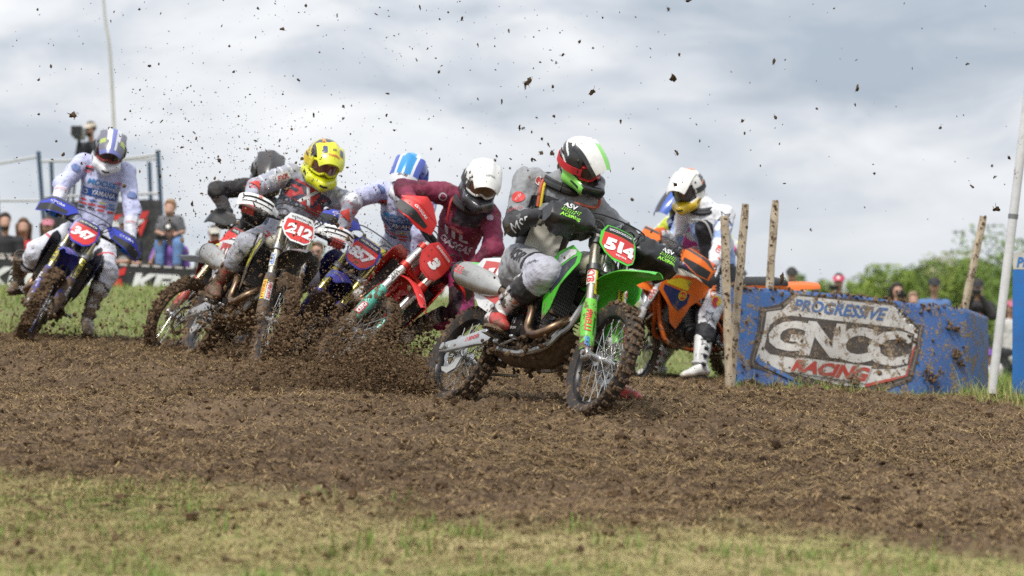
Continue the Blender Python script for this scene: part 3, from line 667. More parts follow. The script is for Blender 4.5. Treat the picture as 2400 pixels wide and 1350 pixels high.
            if sc.get('hgt', 'ACERBIS'):
             V, Fc = text2d(sc.get('hgt', 'ACERBIS'), .02, .1, .3); V = V*.02
             V = np.stack([V[:, 0]*.13/np.ptp(V[:, 0]), V[:, 1]], 1)
             b.add([hp(.32+sd_*u, v+.025)+FW*.0055 for u, v in V], Fc if sd_ > 0 else Fc, 1)
            b.tube(smooth_path([S_(1.255, -.02, sd_*.2), S_(1.25, .05, sd_*.24), S_(1.255, .05, sd_*.36), S_(1.262, -.03, sd_*.44), S_(1.272, -.09, sd_*.425)], 5), .008, 8, 0)
            b.build('guard_print', [blk, mat((.8, .8, .8), .4, mud=md*.5, name='print'), mat(sc.get('hgu', (.06, .06, .065)), .45, mud=md*.5, name='grey_plastic')], hg)
    # ---- body
    for sd_ in (-1, 1):
        b = MB(); b.box((1.035, sd_*.135, .70), (.036, .125, .31), frame((-.12, 0, 1), (1, 0, 0)), 0, .1)
        R_ = frame((-.12, 0, 1), (1, 0, 0))
        for k in range(15): b.box(vec(1.035, sd_*.135, .70)+R_@vec(.024, 0, -.14+.02*k), (.004, .118, .0035), R_@np.array(Matrix.Rotation(.5, 3, 'Y')), 1, 0)
        for k in range(9): b.box(vec(1.035, sd_*.135, .70)+R_@vec(.0215, -.052+.013*k, 0), (.003, .0025, .29), R_, 1, 0)
        b.build('radiator', [mat((.02, .02, .02), .6, .3, mud=md*.9, name='radiator_core'), mat((.035, .035, .036), .5, mud=md*.6, name='louvre_plastic')], root)
        so_ = [(1.2, .90), (1.215, .84), (1.1, .70), (1.06, .56), (.99, .50), (.93, .60), (.88, .70), (.74, .78), (.70, .86), (.86, .945), (1.05, .965)]
        def sy(x, z): return vec(x, sd_*(.115+.115*min(1, max(0, (x-.68)/.45))**.8-.02*max(0, .68-z)/.2), z)
        b = MB(); panel(b, so_, sy, .004, 0, .05, YA*sd_); sh = b.build('radiator_shroud', P1 if not sc.get('shroud') else pl(sc['shroud']), root)
        b = MB()
        V2, Fc = poly2d([(1.17, .885), (1.175, .84), (1.08, .72), (1.0, .66), (.92, .72), (.9, .80)], .05); b.add([sy(u, v)+YA*sd_*.004 for u, v in V2], Fc, 0)
        V2, Fc = poly2d([(.9, .915), (1.03, .94), (1.15, .92), (1.15, .895), (.93, .83)], .05); b.add([sy(u, v)+YA*sd_*.0045 for u, v in V2], Fc, 1)
        V2, Fc = poly2d(ell(.042, .042, 20, (.975, .79)), .05); b.add([sy(u, v)+YA*sd_*.006 for u, v in V2], Fc, 2)
        V2, Fc = poly2d(ell(.034, .034, 20, (.975, .79)), .05); b.add([sy(u, v)+YA*sd_*.0075 for u, v in V2], Fc, 3)
        V, Fc = text2d(sc.get('shtext', 'RACE'), .03, .2, .4); V = V*.026; V = np.stack([V[:, 0]*.06/np.ptp(V[:, 0]), V[:, 1]], 1)
        b.add([sy(.975-sd_*u*1., .79+v)+YA*sd_*.009 for u, v in V], Fc, 2)
        b.build('shroud_print', [mat(sc.get('sp1', (.03, .03, .05)), .35, mud=md*.8, name='print'), mat(sc.get('sp2', WHITE), .35, mud=md*.8, name='print'), mat(sc.get('sp3', WHITE), .35, mud=md*.6, name='print'), mat(sc.get('sp4', (.6, .03, .03)), .35, mud=md*.6, name='print')], sh)
        po = [(.64, .865), (.3, .915), (.0, .925), (-.06, .88), (.0, .74), (.2, .60), (.42, .53), (.56, .60)]
        def qy(x, z): return vec(x, sd_*(.125+.035*math.sin(max(0, min(1, (x+.1)/.8))*PI)), z)
        b = MB(); panel(b, po, qy, .004, 0, .06, YA*sd_); sp = b.build('side_panel', P2 if sc.get('side2') else P1, root)
        b = MB(); V2, Fc = poly2d([(.52, .855), (.06, .905), (.04, .80), (.22, .66), (.42, .60), (.52, .66)], .06); b.add([qy(u, v)+YA*sd_*.004 for u, v in V2], Fc, 0)
        V, Fc = text2d(sc['num'], .05, .15, .15, .92); V = V*.15; V = np.stack([V[:, 0]*.3/np.ptp(V[:, 0]), V[:, 1]], 1)
        ca, sa = math.cos(.18), math.sin(.18)
        b.add([qy(.27-sd_*(u*ca), .775+v*ca)+YA*sd_*.009 for u, v in V], Fc, 1)
        b.build('panel_print', [mat(sc.get('sbg', (.62, .03, .025)), .4, mud=md*.9, name='print'), mat((.82, .82, .8), .4, mud=md*.8, name='print')], sp)
    b = MB(); rg = []
    for x, z, hw, hh in ((1.14, .93, .05, .03), (1.1, .93, .11, .07), (.95, .92, .135, .085), (.8, .89, .12, .08), (.7, .87, .09, .05)):
        a = np.linspace(0, 2*PI, 18, endpoint=False); rg.append(np.stack([np.full(18, x), hw*np.cos(a), z+hh*np.sin(a)], 1))
    b.loft(rg); b.tube([(1.0, 0, .99), (.995, 0, 1.025)], [.04, .036], 16, 1); b.build('fuel_tank', [pl(sc.get('tank', (.62, .58, .46)), .45), blk], root)
    b = MB(); rg = []
    for x, zt, hw in ((1.0, 1.01, .05), (.93, 1.005, .075), (.75, .955, .105), (.5, .935, .13), (.25, .945, .135), (.02, .965, .11), (-.06, .955, .07)):
        q = [(-hw, -.09), (-hw*1.03, -.03), (-hw*.88, -.004), (-hw*.4, .004), (hw*.4, .004), (hw*.88, -.004), (hw*1.03, -.03), (hw, -.09)]; rg.append([(x, u, zt+v) for u, v in q])
    b.loft(rg); b.build('seat', mat(sc.get('seatc', (.02, .02, .021)), .8, mud=md*.5, bump=.3, bs=120, name='seat_vinyl'), root, ang=50)
    G = []
    for t in np.linspace(0, 1, 12):
        x = .12-.5*t; z = .90+.05*math.sin(t*1.9); hw = .125-.035*t-(.03*max(0, t-.85)/.15)
        G.append([(x, v*hw, z-.06*abs(v)**2.5*(1-.45*t)+.004*math.cos(v*9)) for v in np.linspace(-1, 1, 13)])
    b = MB(); b.sheet(np.array(G)[:, ::-1], .004); b.build('rear_fender', pl(sc.get('rfender', c1), k=.6), root, ang=60)
    # muffler and pipe (right)
    b = MB(); mp_ = np.array([(.40, -.155, .70), (.33, -.165, .715), (.24, -.172, .735), (-.06, -.185, .80), (-.13, -.187, .815), (-.155, -.187, .82)])
    b.tube(mp_, [.034, .05, .061, .063, .05, .035], 18, 0, True, 1.25, up=(0, 1, 0)); mu = b.build('muffler', mat((.56, .54, .5), .35, .9, mud=md*.7, name='titanium'), root)
    b = MB(); b.tube([(-.10, -.186, .808), (-.15, -.187, .819), (-.165, -.187, .822)], [.058, .047, .03], 18, 0, True, 1.25, up=(0, 1, 0)); b.tube([(-.13, -.187, .815), (-.185, -.187, .827)], .022, 12, 1); b.build('end_cap', [blk, alu], mu)
    if sc.get('mtext'):
        b = MB(); d = nrm(mp_[3]-mp_[2]); u = nrm(np.cross(d, YA))
        put_text(b, sc['mtext'], vec(-.005, -.266, .79), d*1, -u if u[2] < 0 else u, .05, 0, .03, 0, .1); b.build('muffler_sticker', mat((.6, .05, .04), .4, mud=md*.5, name='print'), mu)
    ex = smooth_path([(.97, -.03, .62), (1.07, -.08, .56), (1.09, -.15, .48), (1.0, -.19, .41), (.89, -.185, .45), (.84, -.175, .56), (.76, -.165, .62), (.56, -.16, .66), (.38, -.158, .705)], 7)
    b = MB(); b.tube(ex, np.linspace(.024, .027, len(ex)), 14); b.build('exhaust_pipe', mat((.36, .24, .13), .35, .95, mud=md*.8, c2=(.16, .1, .075), vs=7, name='heat_stained_titanium'), root)
    # engine
    b = MB(); b.box((.72, 0, .45), (.4, .2, .23), frame((.15, 0, 1), (1, 0, 0)), 0, .2); b.box((.9, 0, .49), (.14, .17, .18), None, 0, .25)
    R_ = frame((.22, 0, 1), (1, 0, 0)); b.box((.87, 0, .6), (.15, .15, .24), R_, 1, .15)
    for k in range(6): b.box(vec(.86, 0, .53)+R_@vec(0, 0, .022*k), (.17, .17, .006), R_, 1, 0)
    b.box((.9, 0, .75), (.17, .19, .1), R_, 0, .25); b.box((.72, 0, .6), (.16, .1, .1), None, 0, .2)
    eng = b.build('engine', [dark, mat((.3, .3, .3), .5, .8, mud=md, name='alloy')], root)
    for sd_ in (-1, 1):
        b = MB(); b.lathe([(.088, 0), (.086, .03), (.076, .042), (0.001, .045)], (.64, sd_*.1, .49), (0, sd_, 0), 28)
        b.lathe([(.07, 0), (.066, .035), (.05, .05), (.001, .052)], (.80, sd_*.095, .46), (0, sd_, 0), 24)
        for k in range(7):
            a = 2*PI*k/7; b.tube([(.64+.08*math.cos(a), sd_*.125, .49+.08*math.sin(a)), (.64+.08*math.cos(a), sd_*.142, .49+.08*math.sin(a))], .006, 6, 1)
        cv = b.build('clutch_cover' if sd_ < 0 else 'ignition_cover', [mat((.025, .025, .027), .4, .4, mud=md*.8, name='cover_paint'), alu], eng)
        if sc.get('cover'):
            b = MB(); put_text(b, sc['cover'][0], (.64, sd_*.147, .515), (-sd_, 0, 0), (0, 0, 1), .036, 0, .04); put_text(b, sc['cover'][1], (.64, sd_*.147, .47), (-sd_, 0, 0), (0, 0, 1), .016, 0, .03, 0, .1)
            b.build('cover_lettering', mat((.5, .5, .5), .5, name='print'), cv)
    b = MB()
    for sd_ in (-1, 1):
        b.tube(smooth_path([(1.13, sd_*.03, .88), (1.02, sd_*.085, .84), (.8, sd_*.135, .73), (.6, sd_*.145, .58), (.52, sd_*.135, .46), (.52, sd_*.12, .36)], 5), .024, 8, 0, True, .6, up=(0, 1, 0))
        b.tube(smooth_path([(1.12, sd_*.02, .8), (1.08, sd_*.05, .55), (1.06, sd_*.09, .46), (1.0, sd_*.11, .37), (.78, sd_*.115, .325), (.52, sd_*.12, .35)], 5), .02, 8, 0)
        b.tube([(.62, sd_*.12, .66), (.3, sd_*.1, .84), (.0, sd_*.07, .88)], .013, 8); b.tube([(.54, sd_*.12, .5), (.1, sd_*.1, .8)], .012, 8)
    b.tube([S_(.97, 0, 0), S_(1.13, 0, 0)], .036, 14)
    b.build('frame', mat(sc.get('frame', (.5, .5, .49)), .42, .9 if not sc.get('frame') else .2, mud=md, zt=.5, zk=.3, name='frame_finish'), root)
    b = MB(); b.box((.3, 0, .72), (.42, .17, .26), None, 0, .2); b.build('airbox', blk, root)
    b = MB(); G = []
    for t in np.linspace(0, 1, 12):
        x = .5+.57*t; z = .285+.20*max(0, (t-.6)/.4)**1.6; G.append([(x, v*.13, z+.02+.05*abs(v)**3) for v in np.linspace(-1, 1, 9)])
    b.sheet(np.array(G), .005); b.build('skid_plate', mat((.05, .045, .04), .7, mud=min(1, md*1.5+.3), name='skid_plate_plastic'), root)
    b = MB()
    for sd_ in (-1, 1):
        rg = []
        for x, z, hh, hw, y in ((.56, .43, .032, .014, .1), (.5, .43, .05, .018, .112), (.3, .405, .046, .016, .125), (.08, .35, .034, .014, .132), (.0, .335, .034, .014, .133), (-.06, .325, .025, .012, .132)):
            rg.append([(x, sd_*y+u*hw*sd_, z+v*hh) for u, v in ((-1, -.8), (-.7, -1), (.7, -1), (1, -.8), (1, .8), (.7, 1), (-.7, 1), (-1, .8))])
        b.loft(rg)
        b.box((-.035, sd_*.137, .328), (.05, .03, .042), None, 0, .2)
    b.tube([(.36, -.12, .42), (.36, .12, .42)], .035, 12); b.tube([(0, -.165, .33), (0, .165, .33)], .013, 12); b.tube([(0, -.17, .33), (0, -.155, .33)], .02, 6)
    sw = b.build('swingarm', mat(sc.get('swing', (.6, .6, .59)), .4, .85, mud=md*.8, zt=.4, zk=.4, name='swingarm_alloy'), root)
    if sc.get('swt'):
        b = MB(); d = nrm(vec(.08-.3, 0, .35-.405)); u = nrm(vec(-d[2], 0, d[0])); u = u if u[2] > 0 else -u
        put_text(b, sc['swt'], vec(.24, -.1435, .395), -d, u, .028, 0, .03, .1, .16); b.build('swingarm_sticker', mat((.5, .05, .05), .4, mud=md*.5, name='print'), sw)
    b = MB(); sh_ = [(-.02, .40), (.05, .36), (.09, .30), (.1, .24), (.07, .2), (.03, .215), (.0, .25), (-.05, .27), (-.09, .32), (-.07, .36)]
    b.prism([(x, z) for x, z in [(.08, .335), (.13, .29), (.11, .22), (.04, .185), (-.03, .2), (-.05, .225), (.02, .225), (.07, .26), (.07, .3)]], np.stack([vec(1, 0, 0), vec(0, 0, 1), vec(0, -1, 0)], 1), (0, -.085, 0), .012)
    b.build('disc_guard', mat((.5, .5, .48), .45, .3, mud=md*.9, name='disc_guard_finish'), root)
    b = MB(); n = 40
    for k in range(2):
        z = .385 if k == 0 else .275
        b.box((.27, .075, .335+(.095 if k == 0 else -.095)+(.015 if k == 0 else .02)), (.55, .012, .014), frame((0, 0, 1), (1, 0, -.14 if k else .06)), 0, 0)
    b.lathe([(.1, -.004), (.108, 0), (.1, .004)], (0, .075, .33), (0, 1, 0), 40); b.box((.12, .075, .25), (.13, .03, .06), None, 0, .2)
    b.build('chain', mat((.2, .17, .12), .5, .7, mud=md, name='chain_steel'), root)
    b = MB(); b.tube([(.52, 0, .36), (.5, 0, .48), (.47, 0, .74)], .022, 10)
    b.tube(np.stack([.5-.03*np.linspace(0, 1, 90)+.045*np.cos(np.linspace(0, 16*PI, 90)), .045*np.sin(np.linspace(0, 16*PI, 90)), np.linspace(.46, .72, 90)], 1), .007, 6, 1); b.build('shock_absorber', [alu, mat((.6, .05, .04), .4, mud=md, name='spring_paint')], root)
    for sd_ in (-1, 1):
        b = MB(); b.box((.555, sd_*.205, .395), (.055, .1, .022), None, 0, .1)
        for k in range(8): b.box((.535+.012*(k % 4), sd_*(.175+.06*(k//4)), .41), (.008, .012, .014), None, 0, 0)
        b.box((.56, sd_*.15, .39), (.05, .04, .06), None, 0, .2); b.build('footpeg', alu, root)
        b = MB(); b.tube(smooth_path([(.6, sd_*.15, .35), (.69, sd_*.17, .36), (.77, sd_*.18, .38), (.81, sd_*.2, .38)], 4), .008, 8); b.box((.80, sd_*.2, .385), (.03, .045, .016), None, 0, .2); b.build('brake_pedal' if sd_ < 0 else 'gear_lever', alu, root)
    if sc.get('lumps', 1):
        b = MB()
        for _ in range(int(200*sc.get('lumps', 1))):
            x = random.uniform(.35, 1.08); y = random.choice((-1, 1))*random.uniform(.05, .17); z = random.uniform(.29, .42)+max(0, x-.9)*.6
            lump(b, vec(x, y, z), random.uniform(.006, .02))
        link('mud_cake', b.mesh('mud_cake', [M_MUD], 20), root, kind='stuff')
    return root
def bike_world(pose):
    X, Y, Z, ya, ro, pi_, stv = pose
    A = np.array(Matrix.Translation((X, Y, Z))@Matrix.Rotation(ya, 4, 'Z')@Matrix.Rotation(ro, 4, 'X')@Matrix.Rotation(pi_, 4, 'Y'))
    ST = np.array(Matrix.Translation(tuple(P0))@Matrix.Rotation(stv, 4, Vector(AX))@Matrix.Translation(tuple(-P0)))
    f = lambda p, steered=False: (A@(ST@np.append(p, 1) if steered else np.append(p, 1)))[:3]
    return f, A[:3, :3], (A@ST)[:3, :3]
# ------------------------------------------------------------------ people
def q2t(Q): return np.asarray(Q)
SKIN = mat((.52, .29, .2), .55, c2=(.46, .24, .16), name='skin')
def body_core(J, skin=1.0, h=.022, arms=True):
    """one continuous figure: head, neck, trunk, arms with hands, legs"""
    hip, nk, hd = J['hip'], J['neck'], J['head']; lat = nrm(J['shL']-J['shR']); sp = nrm(nk-hip); fw = np.cross(lat, sp)
    f, u = nrm(J['face']), np.asarray(J['up'], float); l_ = nrm(np.cross(u, f)); u = np.cross(f, l_)
    bk = (hip+nk)/2-fw*.04; seg = [(hip-fw*.01, bk, .085, .075), (bk, nk-sp*.12-fw*.03, .075, .085), (J['shR']-fw*.01, J['shL']-fw*.01, .04, .04), (nk-sp*.05, hd-u*.03, .05, .05),
           (hd+u*.045-f*.025, hd+u*.03+f*.01, .076, .076), (hd-u*.06+f*.03, hd-u*.03+f*.04, .055, .07), (hd-u*.015+f*.095, hd-u*.02+f*.1, .012, .012)]
    for s in 'RL':
        if arms: seg += [(J['sh'+s], J['el'+s], .04, .03), (J['el'+s], J['wr'+s], .03, .022), (J['wr'+s], J['wr'+s]*.35+J['gr'+s]*.65, .025, .028)]
        seg += [(J['hp'+s], J['kn'+s], .065, .042), (J['kn'+s], J['an'+s], .042, .03), (J['an'+s], J['an'+s]+nrm(J['ft'+s])*.06-vec(0, 0, .025), .028, .02)]
    P = np.concatenate([[a, b] for a, b, _, _ in seg]); lo, hi = P.min(0)-.16, P.max(0)+.16
    def fn(X):
        d = None
        for a, b, ra, rb in seg:
            e = cone(X, a, b, ra, rb); d = e if d is None else smin(d, e, .03)
        return d
    return snets(fn, lo, hi, h)
def wrinkle(V, Q, amp, sc=9, seed=0, stretch=None):
    n = vnormals(V, Q); P = V*sc+seed
    if stretch is not None: P = P-.6*np.outer(V@nrm(stretch), nrm(stretch))*sc
    w1 = 1-2*np.abs(fbm(P, 3)*2.4); w2 = fbm(V*sc*.45+seed+9, 2)
    return V+n*(amp*(.6*w1+1.0*w2))[:, None]
def patch_mats(me, Q, fmi): me.polygons.foreach_set('material_index', np.asarray(fmi, np.int32)); me.update()
def garment(name, parent, V, Q, mats, fmi, ang=180):
    me = new_mesh(name, V, Q, None, mats, ang); patch_mats(me, Q, fmi); return link(name, me, parent)
_HELM = {}
def helmet_data(h=.0055):
    if 'h' in _HELM: return _HELM['h']
    def fn(P):
        y = np.abs(P[:, 1]); Pm = np.stack([P[:, 0], y, P[:, 2]], 1)
        e = lambda c, r: (np.linalg.norm((P-vec(*c))/vec(*r), axis=1)-1)*min(r)
        top = e((-.015, 0, .035), (.15, .122, .132))
        low = e((-.01, 0, -.045), (.125, .112, .10))
        d = smin(top, low, .05)
        j1 = cone(Pm, vec(-.02, .088, -.085), vec(.10, .072, -.09), .036, .034); j2 = cone(Pm, vec(.10, .072, -.09), vec(.168, .0, -.10), .034, .036, (0, 0, 1), 1.25)
        d = smin(d, smin(j1, j2, .03), .03)
        bx = np.maximum(np.maximum(.045-P[:, 0], y-.098+.12*np.maximum(0, P[:, 2]-.02)), np.maximum(P[:, 2]-.062-.0*y, -.062+.25*np.maximum(0, y-.05)-P[:, 2]))
        d = -smin(-d, bx, .012)
        nk = np.linalg.norm((P-vec(-.02, 0, -.16))/vec(.115, .1, .14), axis=1)*.1-.1
        d = np.maximum(d, -nk*1.0)
        inn = e((-.01, 0, .02), (.118, .096, .105)); d = np.maximum(d, -inn)
        vent = cone(Pm, vec(.165, .02, -.1), vec(.14, .055, -.095), .012, .01); d = np.maximum(d, -vent-.0)
        return d
    V, Q = snets(fn, (-.2, -.15, -.17), (.24, .15, .2), h)
    n = vnormals(V, Q); V = V
    _HELM['h'] = (V, Q); return V, Q
def helmet(parent, J, sc):
    f = nrm(J['face']); l_ = nrm(np.cross(J['up'], f)); u = np.cross(f, l_); T = np.eye(4); T[:3, :3] = np.stack([f, l_, u], 1)*sc.get('hs', 1.08); T[:3, 3] = J['head']
    V, Q = helmet_data(); C = V[Q].mean(1); fm = sc['helm'](C) if callable(sc['helm']) else np.zeros(len(C), int)
    md = sc.get('mud', .25)
    hm = [mat(c, .22, mud=md, coat=.5, name='helmet_paint', fine=1.2) for c in sc['hc']]
    me = new_mesh('helmet', V, Q, None, hm, 60); patch_mats(me, Q, fm); ho = link('helmet', me, parent, M=T)
    # peak
    pk = sc.get('peak', {}); b = MB(); G = []
    tip = pk.get('len', .15)
    for t in np.linspace(0, 1, 9):
        x = pk.get('x0', -.005)+(.11-pk.get('x0', -.005)+tip)*t; hw = .106-.010*t-.016*max(0, t-.8)/.2; z = .176-.022*t-.072*t*t*pk.get('drop', 1)
        G.append([(x-.035*abs(v)**2*(1-t*.3), v*hw, z-.06*abs(v)**2.3*(1-.2*t)+.010*math.cos(v*2.2*PI)*(1-t)) for v in np.linspace(-1, 1, 13)])
    G = np.array(G); b.sheet(G[:, ::-1], .004)
    k = 8*12; mi = []
    cfn = pk.get('cf', lambda t, v: 0)
    for i in range(8):
        for j in range(12): mi += [cfn((i+.5)/8, (5.5-j)/6)]*2
    b.m[:len(mi)] = mi
    b.build('visor_peak', [mat(c, .3, mud=md, coat=.3, name='peak_plastic') for c in pk.get('cols', [sc['hc'][0]])], ho, ang=60)
    # goggles
    b = MB(); a = np.linspace(-1.08, 1.08, 22); fr = []
    def gp(t, z, R=.112): return vec(.012+R*math.cos(t)*.93, R*.93*math.sin(t), z)
    up = [gp(t, .046-.012*abs(math.sin(t))**3) for t in a]; lo = [gp(t, -.048+.022*math.exp(-(t/.22)**2)+.02*abs(math.sin(t))**3) for t in a]
    loop = up+lo[::-1]; P = np.array(loop+loop[:1]); b.tube(P, .0085, 8, 0, False); b.tube(P+vec(-.012, 0, 0), .011, 8, 0, False)
    b.build('goggle_frame', mat(sc.get('gf', (.5, .02, .03)), .35, mud=md*.5, name='goggle_frame_plastic'), ho)
    b = MB(); V2 = [q for t in zip(up, lo) for q in (t[0], t[0]*.67+t[1]*.33, t[0]*.33+t[1]*.67, t[1])]; n = len(up)
    b.add(V2, [(i*4+j, i*4+j+1, i*4+j+5, i*4+j+4) for i in range(n-1) for j in range(3)])
    b.build('goggle_lens', mat(sc.get('lens', (.10, .05, .035)), .08, mud=md*.3, coat=1, c2=tuple(.5*q for q in sc.get('lens', (.10, .05, .035))), vs=9, name='goggle_lens'), ho, ang=180)
    b = MB(); G = []
    for t in np.linspace(1.0, 2*PI-1.0, 40):
        r = vec(-.012+.158*math.cos(t), .131*math.sin(t), 0); 
        if abs(t-PI) > PI-1.25: r = gp(t if t < PI else t-2*PI, 0, .125)
        G.append([r+vec(0, 0, z+.004) for z in (-.022, 0, .022)])
    b.sheet(np.array(G), .004); b.build('goggle_strap', mat(sc.get('gs', (.03, .03, .03)), .7, mud=md*.5, bump=.3, bs=200, name='strap_webbing'), ho, ang=60)
    # print on the shell
    bv = bvh_of(V, Q)
    for (o, ux, uy, pts) in (((.0, 0, -.095), (0, 1, 0), (0, 0, 1), [(-.034, -.005), (.034, -.005), (.026, .010), (-.026, .010)]), ((.06, 0, -.075), (-1, 0, .25), (.25, 0, 1), [(-.035, -.008), (.03, -.003), (.035, .006), (-.03, .007)]), ((.06, 0, -.075), (1, 0, -.25), (.25, 0, 1), [(-.03, -.003), (.035, -.008), (.03, .007), (-.035, .006)]), ((-.11, 0, .06), (-1, 0, .1), (.1, 0, 1), [(-.03, -.005), (.03, -.005), (.022, .008), (-.022, .008)]), ((-.11, 0, .06), (1, 0, -.1), (.1, 0, 1), [(-.03, -.005), (.03, -.005), (.022, .008), (-.022, .008)])):
        b = MB(); decal(b, bv, poly2d(pts, .012), o, ux, uy, 1, 0, .0022, None, .3)
        if b.n: b.build('vent', mat((.012, .012, .013), .7, name='vent_gauze'), ho, ang=180)
    for g in (-1, 1):
        h_ = bv.ray_cast(Vector((.035, g*.3, .07)), Vector((0, -g, 0)), .4)
        if h_[0] is not None: b = MB(); q = np.array(h_[0]); b.lathe([(.001, .006), (.008, .005), (.011, 0)], q, (0, g, 0), 12); b.build('visor_screw', mat((.05, .05, .055), .4, .5, name='screw_metal'), ho); b = MB(); ms = []
    for (kind, dat, o, ux, uy, size, width, c) in sc.get('hprint', []):
        ms.append(mat(c, .3, mud=md*.6, coat=.4, name='print')); vf = text2d(dat, .03, .15, .25) if kind == 't' else poly2d(dat, .02)
        b = MB(); decal(b, bv, vf, o, ux, uy, size, 0, .0025+.0015*len(ms), width, .14)
        if b.n: b.build('lettering' if kind == 't' else 'logo_patch', ms[-1], ho, ang=180)
    if sc.get('pprint'):
        b = MB(); ms = []; q = G_bvh = bvh_of(np.array([[(0, 0, 0)]]).reshape(-1, 3), []) if False else None
        Gp = [];
        for t in np.linspace(0, 1, 9):
            x = pk.get('x0', -.005)+(.11-pk.get('x0', -.005)+tip)*t; hw = .106-.010*t-.016*max(0, t-.8)/.2; z = .176-.022*t-.072*t*t*pk.get('drop', 1)
            Gp.append([(x-.035*abs(v)**2*(1-t*.3), v*hw, z-.06*abs(v)**2.3*(1-.2*t)+.010*math.cos(v*2.2*PI)*(1-t)) for v in np.linspace(-1, 1, 13)])
        bv = bvh_of(np.array(Gp).reshape(-1, 3), [(i*13+j, i*13+j+1, (i+1)*13+j+1, (i+1)*13+j) for i in range(8) for j in range(12)])
        for (kind, dat, o, ux, uy, size, width, c) in sc['pprint']:
            ms.append(mat(c, .3, mud=md*.6, coat=.4, name='print')); vf = text2d(dat, .03, .15, .25) if kind == 't' else poly2d(dat, .02)
            b = MB(); decal(b, bv, vf, o, ux, uy, size, 0, .004+.001*len(ms), width, .2)
            if b.n: b.build('lettering' if kind == 't' else 'logo_patch', ms[-1], ho, ang=180)
    if sc.get('tearoff'):
        b = MB(); b.add([gp(.62, .035, .122), gp(1.0, .03, .15), gp(1.0, -.035, .15), gp(.62, -.04, .122)], [(0, 1, 2, 3)]); b.build('tear_off', mat((.8, .8, .8), .05, alpha=.3, name='clear_film'), ho)
    return ho
def glove(parent, grip, bar, wrist, sgn, c, md, c2=None):
    """hand closed round a bar: palm, four fingers of different lengths, thumb; sgn=+1 left hand"""
    y = nrm(bar); x = grip-wrist; x = nrm(x-np.dot(x, y)*y); z = np.cross(x, y)
    if z[2] < 0: y = -y; z = -z; fl = -1
    else: fl = 1
    inner = -sgn*fl                                     # direction along local y towards the bike's middle
    seg = [(vec(-.05, -.03, .012), vec(-.05, .03, .012), .020, .020), (vec(-.02, -.034, .018), vec(-.02, .034, .018), .018, .018), (vec(-.035, -.03, .014), vec(-.035, .03, .014), .02, .02), (vec(-.055, 0, .01), vec(-.12, 0, .0), .027, .031)]
    for i, (yy, k) in enumerate(((.034, .92), (.012, 1.0), (-.011, .97), (-.033, .8))):
        yy *= inner
        seg += [(vec(-.018, yy, .026), vec(.016*k, yy, .033), .0115, .0108), (vec(.016*k, yy, .033), vec(.034*k, yy, .010), .0108, .0102), (vec(.034*k, yy, .010), vec(.020*k, yy, -.018), .0102, .009)]
    seg += [(vec(-.045, inner*.03, .004), vec(-.02, inner*.052, -.014), .014, .0125), (vec(-.02, inner*.052, -.014), vec(.012, inner*.05, -.024), .0125, .010)]
    def fn(P):
        d = None
        for a, b, ra, rb in seg:
            e = cone(P, a, b, ra, rb); d = e if d is None else smin(d, e, .007)
        return d
    V, Q = snets(fn, (-.16, -.085, -.055), (.065, .085, .065), .0046)
    C = V[Q].mean(1); fm = np.where(C[:, 0] < -.085, 1, 0)
    V = V@np.stack([x, y, z], 1).T+grip
    return garment('glove', parent, V, Q, [mat(c, .75, mud=md, bump=.3, bs=120, name='glove_fabric'), mat(c2 or c, .7, mud=md, name='glove_cuff')], fm)
